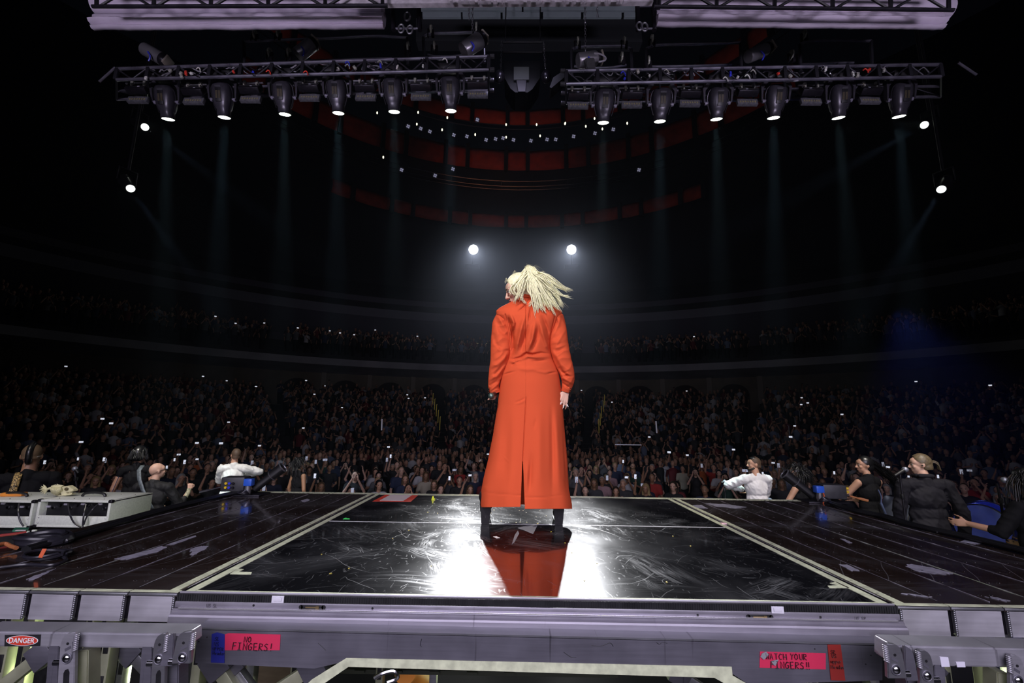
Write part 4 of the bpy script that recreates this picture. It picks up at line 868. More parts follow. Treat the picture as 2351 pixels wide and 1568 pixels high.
# ---------------------------------------------------------------- general standing figure
def figure(name, label, X, Y, z0, face, Hh=1.76, arms=None, top=None, low=None, head=(0, 0, 0), skin=None, hair=None, cat='person', group=None, voxel=.0085, sleeve_l=1., lean=(0, 0), female=False, face_on=True, jacket=False, neckband=None, bald=False, fists=(False, False), hand_n=None, shirt_len=.0, width=1., lipc=None):
    """arms: (elbowL, wristL, handdirL), (elbowR, wristR, handdirR) in body space, body facing +Y"""
    t = root(name, label, cat, (X, Y, z0), group); t.rotation_euler = (0, 0, R_(face)); s = Hh / 1.75; skin = skin or SKIN
    sw = (.165 if female else .19) * width; lx, ly = lean

    def L(x, y, z): return V((x + lx * max(0, z - .95), y + ly * max(0, z - .95), z)) * s
    nb, nt_ = L(0, -.015, 1.44), L(0, .005, 1.545); hc = L(0, .025, 1.63)
    HM = rot_e(0, *head); hp, T = head_prims(hc, HM, s, jaw=.92 if female else 1.06)
    ar = arms or [((.24, -.03, 1.14), (.23, .06, .90), (0, .1, -1))] * 2
    pr = hp + [('c', nb, nt_, .058 * s * (.85 if female else 1.05), .052 * s * (.85 if female else 1.05)), ('c', L(-sw * .7, -.01, 1.405), L(sw * .7, -.01, 1.405), .06 * s, .06 * s), ('e', L(0, .0, 1.27), (sw * .84 * s, .105 * s, .17 * s)), ('e', L(0, 0, 1.09), (sw * .72 * s, .09 * s, .14 * s)), ('e', L(0, -.01, .95), (.165 * s, .11 * s, .12 * s))]
    sh = []
    for i, sg in enumerate((-1, 1)):
        e, w_, hd = ar[i]; S = L(sg * sw, -.01, 1.405); Ev = L(sg * abs(e[0]) if e[0] >= 0 and arms is None else sg * e[0], e[1], e[2]); Wv = L(sg * w_[0], w_[1], w_[2]); sh.append((S, Ev, Wv))
        pr += [('c', S, Ev, .048 * s, .038 * s), ('c', Ev, Wv, .037 * s, .026 * s)]
        d_ = V((sg * hd[0], hd[1], hd[2])); nn = (hand_n[i] if hand_n else (-sg, 0, 0)); nn = V(nn); sv = V((0, 1, 0)) if abs(d_.normalized().y) < .7 else V((-sg * .3, 0, 1))
        pr += hand_prims(Wv, d_, nn, sv, .185 * s, .35, fist=fists[i])
        hx, kn, an = L(sg * .095, -.005, .92), V((sg * .105, .02, .5)) * s, V((sg * .11, -.02, .09)) * s
        pr += [('c', hx, kn, .085 * s, .055 * s), ('c', kn, an, .055 * s, .036 * s), ('c', an + V((0, -.02, -.045)) * s, V((sg * .125, .14, .035)) * s, .034 * s, .028 * s)]
    I = Matrix.Identity(4)
    blob('body', pr, voxel, skin, t, 2)
    if face_on: face_details(T, HM, t, I, s, lips=lipc or (.42, .17, .14))
    g = .013 * s * (1.5 if jacket else 1)
    if top:
        tp = [('c', L(-sw * .68, -.012, 1.41), L(sw * .68, -.012, 1.41), .062 * s + g * .6, .062 * s + g * .6), ('e', L(0, 0, 1.27), (sw * .86 * s + g, .108 * s + g, .175 * s)), ('e', L(0, 0, 1.09), ((sw * .74 + .012) * s + g, .096 * s + g, .15 * s)), ('e', L(0, -.01, .98 - shirt_len * .5), (.172 * s + g, .115 * s + g, .10 * s + shirt_len)),
              ('c', nb + V((0, 0, -.02)), nb + V((0, 0, .022)), .074 * s, .066 * s)]
        for (S, Ev, Wv) in sh:
            if sleeve_l > 0:
                k = min(1, sleeve_l * 2); tp.append(('c', S, S.lerp(Ev, k), .054 * s + g, .044 * s + g))
                if sleeve_l > .5: tp.append(('c', Ev, Ev.lerp(Wv, (sleeve_l - .5) * 2 * .94), .045 * s + g, .034 * s + g))

        def crease(b2):
            b2.normal_update()
            for v in b2.verts:
                p = v.co; n1 = noise.noise(V((p.x * 7, p.y * 7 + X, p.z * 4))) ; n2 = noise.noise(V((p.x * 16 + p.z * 9, p.y * 12, p.z * 13 + X)))
                v.co += v.normal * ((-abs(n1) * .020 + .004) + (-abs(n2) * .011 + .003)) * (1.3 if jacket else 1)
        blob('jacket' if jacket else 'shirt', tp, voxel * .9, top, t, 2, extra=crease)
    if low:
        lp = [('e', L(0, -.01, .93), (.178 * s, .12 * s, .10 * s))]
        for sg in (-1, 1): lp += [('c', L(sg * .095, -.005, .90), V((sg * .105, .02, .5)) * s, .096 * s, .068 * s), ('c', V((sg * .105, .02, .5)) * s, V((sg * .11, -.02, .12)) * s, .068 * s, .052 * s)]
        blob('trousers', lp, .014, low, t, 2)
        for sg in (-1, 1): blob('shoe', [('c', V((sg * .11, -.05, .045)) * s, V((sg * .128, .16, .04)) * s, .046 * s, .036 * s)], .01, RUBBER, t, 2)
    if hair: hair(T, HM, s, t, I)
    return t, T, HM, s


def face_px(px, py, F):
    return P(px, py, F)


def stand(px, py_top, F, Hh):
    """feet position so that the crown of a figure of height Hh shows at the pixel"""
    p = P(px, py_top, F); global HF; HF = p.z; return p.x, p.y, 0.


TR = mat('black_cloth', (.007, .007, .009), .85, spec=.2, var=.2); DKC = mat('charcoal_cloth', (.016, .015, .021), .8, var=.25, scale=9, spec=.25)
WJ = mat('white_jacket', (.82, .82, .80), .7); LE = mat('leopard_print', (.62, .42, .16), .6)
nt = LE.node_tree; bs = nt.nodes['Principled BSDF']; vo = nt.nodes.new('ShaderNodeTexVoronoi'); vo.inputs['Scale'].default_value = 55; vo.feature = 'DISTANCE_TO_EDGE'; rp = nt.nodes.new('ShaderNodeValToRGB'); rp.color_ramp.elements[0].position = .06; rp.color_ramp.elements[1].position = .12; rp.color_ramp.elements[0].color = (.02, .012, .006, 1); rp.color_ramp.elements[1].color = (.62, .42, .16, 1)
tc = nt.nodes.new('ShaderNodeTexCoord'); nt.links.new(tc.outputs['Object'], vo.inputs['Vector']); nt.links.new(vo.outputs['Distance'], rp.inputs[0]); nt.links.new(rp.outputs[0], bs.inputs['Base Color'])


def short_hair(m, grow=.006, low=-.03, hl=.06):
    return lambda T, HM, s, t, I: skull_hair(T, HM, s, m, t, I, grow=grow, hairline=hl, low=low)


def place(t, z_floor): return t


# 1 man with a mohawk at the far left, seen from behind
x, y, z = stand(78, 1020, 4.8, 1.78)


def mohawk(T, HM, s, t, I):
    pr = [('e', (T(*((V(a_) - V((0, 0, 0))) if True else a_))), (.028 * s, .036 * s, .034 * s), HM) for a_ in bez([V(k_) for k_ in ((0, .05, .085), (0, .02, .105), (0, -.02, .115), (0, -.06, .105), (0, -.09, .075), (0, -.105, .035), (0, -.1, -.01), (0, -.085, -.045))], 3)]
    blob('mohawk_hair', pr, .006, HAIRB, t, 3); skull_hair(T, HM, s, mat('shaved_stubble', (.14, .09, .05), .6), t, I, grow=.0015, low=-.02)


t, T, HM, s = figure('person', 'man with dark mohawk and leopard strap over black top, behind the amplifiers', x, y, z, 42, HF, top=TR, low=TR, head=(-8, 0, 0), skin=SKIND, hair=mohawk, arms=[((.27, .05, 1.16), (.12, .27, 1.1), (-.5, .8, 0)), ((.27, .05, 1.16), (.14, .25, 1.06), (-.5, .8, 0))])
q = bmn(); ringloft(q, [[(-.11 + a, yy, zz), (-.11 + a + .055, yy, zz)] for a, yy, zz in ((-.01, -.145, 1.02), (-.005, -.146, 1.12), (.0, -.143, 1.2), (.008, -.14, 1.3), (.015, -.122, 1.4), (.02, -.09, 1.475), (.02, -.02, 1.495), (.0, .07, 1.45), (-.02, .12, 1.3))], closed=False)
o = obj('leopard_strap', q, LE, t, False); o.modifiers.new('t', 'SOLIDIFY').thickness = .006
q = bmn(); tube(q, bez([T(.082, .01, .0), T(.06, -.075, .0), T(0, -.1, -.04), T(-.02, -.085, -.075), T(-.01, -.06, -.12)], 8), .0022, 6); obj('ear_monitor_cable', q, mat('clear_cord', (.6, .6, .58), .4), t, False)


# 2 woman with black bob behind the bald man
def bob(T, HM, s, t, I, m=HAIRB):
    skull_hair(T, HM, s, m, t, I, grow=.018, low=-.2, extra=None); rr = random.Random(4); ct = []
    for k in range(150):
        a = rr.uniform(-2.5, 2.5); r = .088 + rr.uniform(0, .02); e = .1 + rr.uniform(0, .035)
        ct.append(([T(0, -.02, .12), T(math.sin(a) * r * .7, -.015 - math.cos(a) * r * .8, .09), T(math.sin(a) * r, -.015 - math.cos(a) * r * 1.15, .02), T(math.sin(a) * e, -.02 - math.cos(a) * e * 1.1, -.075 + rr.uniform(-.02, .02))], .003, .0055, .001))
    strands('hair_strands', ct, m, t, n=4, seg=4)


x, y, z = stand(322, 1026, 6.7, 1.68)
t, *_ = figure('person', 'woman with a glossy black bob and black vest, behind the bald man', x, y, z, 32, HF, top=TR, low=TR, head=(-10, -8, 0), skin=SKIN, hair=bob, female=True, sleeve_l=0.12)
q = bmn(); tube(q, bez([(-.17, -.12, 1.25), (-.2, -.14, 1.1), (-.24, -.15, .95), (-.3, -.16, .75)], 8), .012, 6, flat=.3); obj('ribbon_tie', q, mat('blue_ribbon', (.2, .25, .5), .4), t, False)

# 3 bald man with glasses, fist raised
x, y, z = stand(362, 1062, 5.9, 1.74)
PAT = mat('speckled_black_cloth', (.02, .02, .022), .7, var=.8, scale=110)
t, T, HM, s = figure('person', 'bald man in glasses and patterned dark shirt raising a tattooed fist', x, y, z, 4, HF, top=PAT, low=TR, head=(-40, 6, 0), skin=SKINL, width=1.12, arms=[((.27, .06, 1.14), (.14, .27, 1.05), (-.5, .8, 0)), ((.33, .10, 1.13), (.34, .27, 1.33), (0, .15, 1))], fists=(False, True), sleeve_l=.72, hand_n=[(1, 0, 0), (-.6, .6, 0)])
q = bmn(); tube(q, [T(.078, -.02, .0), T(.08, .05, .012), T(.062, .1, .01)], .0022, 6); tube(q, [T(.022 * math.cos(a) + .034, .102, .004 + .017 * math.sin(a)) for a in [k * PI / 8 for k in range(17)]], .002, 5); tube(q, [T(.022 * math.cos(a) - .034, .102, .004 + .017 * math.sin(a)) for a in [k * PI / 8 for k in range(17)]], .002, 5); tube(q, [T(-.012, .104, .008), T(.012, .104, .008)], .002, 5); tube(q, bez([T(.082, -.02, -.0), T(.06, -.07, -.03), T(0, -.1, -.045)], 6), .0018, 5)
obj('glasses', q, BLACK, t, False)
q = bmn(); ringloft(q, [[(a, yy, zz), (a + .05, yy - .004, zz)] for a, yy, zz in ((-.16, -.06, 1.475), (-.15, -.125, 1.42), (-.11, -.155, 1.32), (-.05, -.16, 1.2), (.02, -.158, 1.08), (.09, -.15, .98))], closed=False); o = obj('guitar_strap', q, mat('grey_strap', (.22, .26, .28), .5, var=.5, scale=40), t, False); o.modifiers.new('t', 'SOLIDIFY').thickness = .006
q = bmn(); tube(q, [V((.345, .19, 1.235)) * s, V((.345, .25, 1.31)) * s, V((.342, .262, 1.35)) * s], [.0325 * s, .030 * s, .03 * s], 16); obj('tattoo_sleeve', q, mat('tattooed_skin', (.42, .40, .26), .5, var=.75, scale=60), t, False)


# 4 man in a white jacket with folded arms, back to us
def fade(top=HAIRBR, side='fade_stubble'):
    def f(T, HM, s, t, I):
        pr = [('e', T(0, -.005, .092), (.052 * s, .074 * s, .032 * s), HM)]
        blob('hair', pr, .006, top, t, 2); skull_hair(T, HM, s, mat(side, (.09, .055, .035), .6), t, I, grow=.002, low=-.045, hairline=.058)
    return f


x, y, z = stand(542, 1030, 7.6, 1.78)
FOLD_ARMS = [((.30, .12, 1.2), (.02, .24, 1.2), (-1, .1, 0)), ((.30, .12, 1.2), (.02, .26, 1.15), (-1, .1, 0))]
t, T, HM, s = figure('person', 'man in a white jacket with folded arms, back turned, beside the left confetti launcher', x, y, z, 14, HF, top=WJ, low=WJ, head=(34, 4, 0), skin=SKIN, hair=fade(), jacket=True, arms=[((.25, .14, 1.19), (.04, .25, 1.2), (-1, .1, 0)), ((.40, .12, 1.33), (.12, .26, 1.28), (-1, .1, .1))], shirt_len=.1)
q = bmn(); tube(q, [T(.05 * math.cos(a), -.005 + .058 * math.sin(a), -.115 - .008 * math.sin(a)) for a in [k * PI / 10 for k in range(21)]], .009, 8, flat=.6); obj('neckerchief', q, mat('black_bandana', (.02, .02, .02), .6, var=.9, scale=90), t, False)


def curls(n, R0, drop, m=HAIRB, seed=1, wind=0., ln=.3):
    def f(T, HM, s, t, I):
        skull_hair(T, HM, s, m, t, I, grow=.014, low=-.2); rr = random.Random(seed); ct = []
        for k in range(n):
            a = rr.uniform(-2.3, 2.3); el = rr.uniform(-.2, 1.2); d = V((math.sin(a) * math.cos(el), -math.cos(a) * math.cos(el), math.sin(el))); p = V((0, -.02, .03)) + d * .085; L_ = ln * rr.uniform(.6, 1.15); pts = [T(*p)]; w_ = rr.uniform(0, 6)
            for j in range(1, 6):
                p = p + (d * (1 - j * .16) * R0 + V((wind, 0, -drop * j * .22))) * (L_ / 5) / .3 * 1.2 + V((math.sin(j * 2.4 + w_), math.cos(j * 2.1 + w_), .6 * math.sin(j * 1.7 + w_))) * .011; pts.append(T(*p))
            ct.append((pts, .003, rr.uniform(.003, .006), .001))
        strands('loose_hair', ct, m, t, n=4, seg=4)
    return f


# 5 dark curly-haired person behind the left launcher
x, y, z = stand(690, 1052, 7.9, 1.62)
t, *_ = figure('person', 'dancer with a dark cloud of curls, bare shoulder to the left of the crowd', x, y, z, -30, HF, top=TR, low=TR, head=(-30, 8, 0), skin=SKIND, hair=curls(170, .28, .3, seed=5, ln=.3), female=True, sleeve_l=0)
# 6 man in a white shirt looking left
x, y, z = stand(1731, 1049, 7.0, 1.78)
t, T, HM, s = figure('person', 'bearded man in loose white shirt, arms folded, looking left near the stage edge', x, y, z, 4, HF, top=mat('white_shirt', (.80, .78, .80), .7), low=WJ, head=(86, 2, 0), skin=SKIN, hair=fade(HAIRB, 'black_stubble'), jacket=True, arms=[((.40, .12, 1.30), (.10, .26, 1.22), (-1, .1, 0)), ((.24, .14, 1.17), (.02, .24, 1.16), (-1, .1, 0))], shirt_len=.1)
q = bmn(); tube(q, bez([T(-.055, .02, -.05), T(-.045, .062, -.078), T(0, .082, -.092), T(.045, .062, -.078), T(.055, .02, -.05)], 6), .015, 8); tube(q, bez([T(-.028, .09, -.052), T(0, .097, -.045), T(.028, .09, -.052)], 5), .004, 6); obj('beard', q, mat('beard_hair', (.02, .014, .01), .6), t, False)
q = bmn(); tube(q, [T(.05 * math.cos(a), -.005 + .058 * math.sin(a), -.115 - .008 * math.sin(a)) for a in [k * PI / 10 for k in range(21)]], .008, 8, flat=.6); obj('neckerchief', q, MATS['black_bandana'], t, False)
# 7 woman with wild black curls and bare back behind the right launcher
x, y, z = stand(1828, 1070, 6.6, 1.60)
t, *_ = figure('person', 'dancer with windblown black hair and bare tan arm, behind the right confetti launcher', x, y, z, 40, HF, top=TR, low=TR, head=(35, 10, 0), skin=SKIN, hair=curls(260, .42, .38, seed=9, wind=.12, ln=.26), female=True, sleeve_l=0, arms=[((.26, .10, 1.17), (.34, .28, 1.10), (.4, .8, 0)), ((.22, .05, 1.15), (.2, .2, 1.0), (0, .8, 0))])


# 8 woman in sleeveless black with long blowing hair
def longhair(T, HM, s, t, I):
    skull_hair(T, HM, s, HAIRB, t, I, grow=.01, low=-.2); rr = random.Random(14); ct = []; Hi = HM.inverted()
    for k in range(120):
        a = rr.uniform(-1.6, 1.9); st = V((math.sin(a) * .06, -.06 - .02 * math.cos(a), .05 + rr.uniform(-.05, .05))); wv_ = [st]
        d = Hi @ V((.9, -.3, -.55))
        for j in range(1, 6): wv_.append(st + d * .10 * j * rr.uniform(.9, 1.1) + (Hi @ V((0, 0, -1))) * .012 * j * j * (.4 if k % 3 else 1) + V((rr.uniform(-1, 1), rr.uniform(-1, 1), rr.uniform(-1, 1))) * .012 * j ** .7)
        ct.append(([T(*p) for p in wv_], .003, .005, .001))
    strands('blowing_hair', ct, HAIRB, t, n=4, seg=4)


x, y, z = stand(1985, 1048, 6.3, 1.70)
t, *_ = figure('person', 'woman in a sleeveless black dress with folded arms and long hair blowing right', x, y, z, 12, HF, top=TR, low=TR, head=(70, 0, 0), skin=SKIN, hair=longhair, female=True, sleeve_l=0, arms=[((.27, .13, 1.2), (.04, .25, 1.17), (-1, .1, -.2)), ((.22, .14, 1.15), (.02, .24, 1.13), (-1, .1, 0))], shirt_len=.12)
q = bmn(); tube(q, bez([(.0, -.15, 1.12), (.02, -.17, 1.0), (.05, -.18, .85), (.1, -.2, .6)], 8), .016, 6, flat=.25); tube(q, bez([(-.01, -.15, 1.12), (-.0, -.18, 1.02), (.02, -.19, .9), (.02, -.21, .65)], 8), .014, 6, flat=.25); tube(q, bez([(0, -.15, 1.12), (.0, -.16, 1.2), (-.01, -.14, 1.28)], 6), .01, 6, flat=.25); obj('blue_ribbon_tie', q, mat('blue_ribbon', (.2, .25, .5), .4), t, False)


# 9 big man with a pony tail at the microphone
def pony(T, HM, s, t, I):
    m = mat('light_brown_hair', (.16, .12, .07), .42, var=.5, scale=40)
    skull_hair(T, HM, s, m, t, I, grow=.008, low=-.06, hairline=.052); rr = random.Random(2); ct = []
    for k in range(60):
        o1, o2 = rr.uniform(-.012, .012), rr.uniform(-.012, .012); ct.append(([T(o1, -.10, .03 + o2), T(o1 * 1.4, -.135, .035 + o2), T(o1 * 2.2, -.165, .0 + o2 * 1.5), T(o1 * 2, -.165 + o2, -.055 + o2)], .004, .006, .001))
    for k in range(50):
        a = rr.uniform(-1.2, 1.2); ct.append(([T(math.sin(a) * .075, .045 - .02 * abs(a), .075 - .03 * abs(a)), T(math.sin(a) * .086, -.02, .085 - .04 * abs(a)), T(math.sin(a) * .05, -.085, .06), T(0, -.105, .035)], .001, .003, .002))
    strands('pony_tail', ct, m, t, n=4, seg=4)
    q = bmn(); ball(q, T(0, -.108, .033), (.018 * s, .012 * s, .018 * s), 2); obj('hair_band', q, BLACK, t, False)


x, y, z = stand(2112, 1043, 5.5, 1.86)
t, T, HM, s = figure('person', 'smiling man with a ponytail and dark grey jacket, beside the microphone stand on the right', x, y, z, -10, HF, top=DKC, low=TR, head=(76, -2, 4), skin=SKINL, hair=pony, jacket=True, width=1.13, arms=[((.27, .02, 1.14), (.24, .14, .92), (0, .4, -.9)), ((.31, -.04, 1.13), (.33, .0, .88), (.05, .1, -1))], shirt_len=.12)
blob('collar', [('c', V((-.06, -.055, 1.53)), V((.06, -.055, 1.53)), .024, .024), ('c', V((-.075, -.02, 1.53)), V((-.07, .05, 1.51)), .022, .02), ('c', V((.075, -.02, 1.53)), V((.07, .05, 1.51)), .022, .02)], .008, DKC, t, 2)
q = bmn(); ball(q, T(-.083, .004, -.006), .009, 2); obj('ear_monitor', q, BLACK, t, False)
# 10 singer at the far right edge, arm pointing left
x, y, z = stand(2352, 1078, 4.4, 1.68)
t, T, HM, s = figure('person', 'backing singer with dark curls cut by the right frame edge, arm stretched left', x, y, z, 12, HF, top=TR, low=TR, head=(14, 0, 0), skin=SKIN, hair=curls(260, .22, .5, seed=17, ln=.26), female=True, sleeve_l=.62, arms=[((.31, .06, 1.18), (.36, .29, 1.21), (.6, .8, 0)), ((.2, .05, 1.15), (.2, .2, 1.0), (0, .8, 0))], width=1.1)
# ================================================================ OVERHEAD RIG
FT = 6.2
ORD = ['first', 'second', 'third', 'fourth', 'fifth', 'sixth', 'seventh', 'eighth', 'ninth', 'tenth', 'eleventh', 'twelfth', 'thirteenth', 'fourteenth', 'fifteenth', 'sixteenth', 'seventeenth', 'eighteenth', 'nineteenth', 'twentieth']
_u = ORD[:9]
for _t, _f in (('twenty', None), ('thirty', 'thirtieth'), ('forty', 'fortieth'), ('fifty', 'fiftieth')):
    if _f: ORD.append(_f)
    ORD += [_t + '-' + k for k in _u]
BEAMS = []
ENGR = mat('engraved_grey', (.05, .05, .06), .4); HEADM = mat('light_housing', (.055, .052, .066), .33, .35, var=.2); WARMP = mat('warm_vent', (.07, .058, .035), .4, var=.4, scale=40)


def moving_head(xt, yt, xb, yb, F, lab, i):
    """profile light hanging head-down from its yoke"""
    A, B = P(xt, yt, F), P(xb, yb, F + .14); t = root('moving_head_light', lab, 'stage light', (A + B) / 2, 'moving head lights under the lighting trusses'); d = (B - A).normalized(); L_ = (B - A).length
    x = V((1, 0, 0)); x = (x - d * x.dot(d)).normalized(); y = d.cross(x)
    if y.y > 0: y = -y
    q = bmn(); secs = [(0, .10, .09), (.03, .125, .11), (.12, .14, .125), (.35, .145, .13), (.58, .128, .118), (.75, .105, .10), (.8, .088, .086), (.96, .086, .086), (1.0, .09, .09)]; rings = []
    for k, a, b_ in secs:
        c = A + d * L_ * k; rings.append([c + x * a * (abs(math.cos(u)) ** .7) * (1 if math.cos(u) > 0 else -1) + y * b_ * (abs(math.sin(u)) ** .7) * (1 if math.sin(u) > 0 else -1) for u in [2 * PI * m_ / 24 for m_ in range(24)]])
    ringloft(q, rings, cap=True); obj('head_shell', q, HEADM, t)
    for s_ in (-1, 1):
        q = bmn(); tube(q, bez([A + d * L_ * .02 + x * .10 * s_ + y * .05, A + d * L_ * .15 + x * .155 * s_ + y * .04, A + d * L_ * .45 + x * .16 * s_ + y * .02, A + d * L_ * .82 + x * .115 * s_ + y * .02], 6), .0085, 6); obj('side_rail', q, MATS['bright_aluminium'] if False else BLKMET, t)
        q = bmn(); c = A + d * L_ * .48 + x * .165 * s_; cyl(q, c - x * .02 * s_, c + x * .03 * s_, .028, seg=14); obj('pivot_cap', q, MATS['grey_plastic'] if 'grey_plastic' in MATS else mat('grey_plastic', (.2, .19, .25), .35), t)
        q = bmn(); c2 = A - d * .12 + x * .13 * s_; prism(q, [c + x * .03 * s_ + y * .03, c + x * .05 * s_ + y * .03, A + x * .235 * s_ + y * .03 - d * .0, A - d * .10 + x * .16 * s_ + y * .03, A - d * .06 + x * .12 * s_ + y * .03, A + d * .03 + x * .195 * s_ + y * .03], -y * .07); obj('yoke_arm', q, HEADM, t)
    q = bmn(); c = A - d * .13; M3 = Matrix((x, y, -d)).transposed(); box(q, c, (.36, .2, .09), M3, bev=.012); obj('base', q, BLACK, t)
    q = bmn(); c = A + d * L_ * .42 + y * .128; box(q, c, (.085, .008, .2), M3, bev=.002); pn = obj('vent_panel', q, BLACK, t)
    q = bmn(); c = A + d * L_ * .42 + y * .133; box(q, c - x * .022, (.03, .004, .11), M3); box(q, c + x * .022, (.03, .004, .11), M3); obj('vent_window', q, WARMP, pn)
    q = bmn(); c = A + d * L_ * .17 + y * .127; box(q, c, (.09, .004, .025), M3); obj('name_plate', q, ENGR, t)
    q = bmn(); c = A + d * (L_ + .002); cyl(q, c - d * .015, c + d * .003, .084, seg=24); obj('lens', q, LENS, t)
    q = bmn(); tube(q, [c + (x * math.cos(u) + y * math.sin(u)) * .088 for u in [2 * PI * m_ / 24 for m_ in range(25)]], .007, 6); obj('lens_ring', q, BLACK, t)
    l = lamp('moving_head_beam', 'SPOT', c + d * .03, c + d * 3 + V((0, -.45, 0)), 4200, (.62, .95, 1) if i % 2 else (.62, .9, .86), .06, cone=9, blend=.6); BEAMS.append(l)


HL = [(380, 200, 386, 273), (511, 192, 515, 269), (650, 190, 654, 262), (774, 184, 777, 259), (902, 182, 905, 256), (1034, 178, 1035, 254)]
HR = [(1388, 208, 1385, 281), (1518, 206, 1515, 278), (1648, 204, 1645, 273), (1781, 198, 1776, 270), (1927, 197, 1925, 270), (2068, 193, 2064, 267)]
for i, a in enumerate(HL): moving_head(*a, FT, f'hanging moving head light, {ORD[i]} from the left of the left truss', i)
for i, a in enumerate(HR): moving_head(*a, FT, f'hanging moving head light, {ORD[i]} from the left of the right truss', i)


def strobe(x, y, lab, hw=23, grey=.0):
    A = P(x, y - 14, FT); t = root('strobe_light', lab, 'stage light', A, 'strobe lights between the moving heads'); w_ = P(x + hw, y, FT).x - P(x - hw, y, FT).x
    q = bmn(); tx = Matrix.Rotation(R_(-34), 3, 'X'); box(q, A + V((0, 0, 0)), (w_, .10, .16), tx, bev=.008); obj('housing', q, BLKMET, t)
    q = bmn(); box(q, A + tx @ V((0, -.052, .022)), (w_ * .98, .012, .02), tx); box(q, A + tx @ V((0, -.052, -.03)), (w_ * .98, .012, .01), tx); obj('fin', q, BLACK, t)
    B = P(x, y + 11, FT - .03); q = bmn(); box(q, B, (w_, .05, .105), Matrix.Rotation(R_(-12), 3, 'X'), bev=.004); f = obj('front_plate', q, mat('strobe_plate', (.16, .16, .18), .4, .3, var=.4, scale=30), t)
    q = bmn()
    for k in range(7): box(q, B + Matrix.Rotation(R_(-12), 3, 'X') @ V(((k - 3) * w_ * .12, -.027, -.005)), (w_ * .06, .004, .03), Matrix.Rotation(R_(-12), 3, 'X'))
    obj('led_row', q, mat('led_amber', (.28, .25, .12), .3), f)
    for s_ in (-.3, .32):
        q = bmn(); c = P(x + s_ * 2 * hw, y - 29, FT - .05); box(q, c, (.04, .04, .045), bev=.005); box(q, c + V((0, -.01, -.045)), (.02, .03, .03)); obj('clamp', q, mat('clamp_metal', (.62, .62, .55), .35, .5), t)
    q = bmn(); a, b_ = P(x - hw - 6, y - 27, FT - .03), P(x + hw + 6, y - 28, FT - .03); cyl(q, a, b_, .014, seg=8); obj('clamp_bar', q, ALUD, t)
    q = bmn(); c = P(x, y - 20, FT - .06); box(q, c, (.035, .01, .03)); obj('badge', q, mat('badge_white', (.5, .5, .58), .4), t)


for i, (x, y) in enumerate([(318, 219), (446, 222), (576, 218), (711, 214), (840, 213), (967, 212), (1097, 207)]): strobe(x, y, f'boxy strobe light, {ORD[i]} from the left under the left truss')
for i, (x, y) in enumerate([(1327, 232), (1450, 230), (1583, 227), (1715, 225), (1861, 223), (1996, 221)]): strobe(x, y, f'boxy strobe light, {ORD[i]} from the left under the right truss')

TRM = mat('truss_metal', (.30, .29, .36), .3, .75, var=.4, scale=5); TRD = mat('dark_truss_metal', (.05, .05, .06), .35, .6)


def chord(ch, t, r=.024, m=None, nm='chord'):
    q = bmn(); tube(q, ch, r, 8); return obj(nm, q, m or TRM, t)


def truss(lab, x0, x1, yu, yl, yb1, yb2, nb, F0=5.9, F1=6.6, xe0=0):
    """box truss: upper and lower front chords, two rear chords; y given at both ends"""
    A = P((x0 + x1) / 2, (yu[0] + yl[1]) / 2, F0); t = root('lighting_truss', lab, 'truss', A)

    def ln(y, F, k): return P(x0 + (x1 - x0) * k, y[0] + (y[1] - y[0]) * k, F)
    for y, F in ((yu, F0), (yl, F0), (yb1, F1), (yb2, F1)): chord([ln(y, F, 0), ln(y, F, 1)], t)
    for k in range(nb + 1):
        u = k / nb
        q = bmn(); box(q, (ln(yu, F0, u) + ln(yl, F0, u)) / 2, (.05, .05, (ln(yu, F0, u) - ln(yl, F0, u)).length), bev=.004); obj('upright', q, TRD, t)
        q = bmn(); tube(q, [ln(yb1, F1, u), ln(yb2, F1, u)], .016, 6); tube(q, [ln(yl, F0, u), ln(yb2, F1, u)], .016, 6); tube(q, [ln(yu, F0, u), ln(yb1, F1, u)], .016, 6); obj('cross_strut', q, TRD, t)
        if k < nb:
            v = (k + .5) / nb; v2 = (k + 1) / nb
            q = bmn(); tube(q, [ln(yu, F0, u), ln(yl, F0, v)], .012, 6); tube(q, [ln(yl, F0, v), ln(yu, F0, v2)], .012, 6); obj('diagonal', q, TRD, t)
            q = bmn(); tube(q, [ln(yb1, F1, u), ln(yb2, F1, v2)], .011, 6); obj('rear_diagonal', q, TRD, t)
    for y, F in ((yu, F0), (yl, F0), (yb1, F1), (yb2, F1)):
        for k in (0, 1):
            if (x0 < 1175) == (k == 1):
                c = ln(y, F, k); q = bmn(); box(q, c + V((.05 * (1 if k else -1), 0, 0)), (.07, .05, .045), bev=.004); box(q, c + V((.06 * (1 if k else -1), -.027, 0)), (.03, .004, .02)); obj('end_fork', q, mat('fork_metal', (.12, .12, .13), .35, .6), t)
    return t


truss('left box lighting truss carrying six moving heads and a tangle of cables', 268, 1122, (158, 129.5), (183, 160), (208, 184), (228, 208), 12)
truss('right box lighting truss with cables, to the right of the central hoist', 1300, 2160, (163, 148), (193, 176), (214, 198), (237, 222), 12)
for (a, b, lab) in (((265, 155), (228, 188), 'slanted grey end strut left of the left truss'), ((2200, 144), (2242, 172), 'slanted grey end strut right of the right truss')):
    q = bmn(); tube(q, [P(*a, 5.9), P(*b, 5.9)], .018, 8); tag(centre(obj('end_strut', q, TRM, None)), lab, 'strut')
# cable tangle and small bright fittings in the trusses
CW = mat('grey_cable', (.30, .29, .33), .35); CR = mat('red_tape', (.26, .02, .015), .5); CRB = mat('bright_red_strap', (.7, .05, .03), .5); CBL = mat('blue_strap', (.04, .05, .6), .4)
rr = random.Random(77)


def yt(x): return 129 + (1122 - x) * .0335 if x < 1175 else 163 - (x - 1300) * .0175


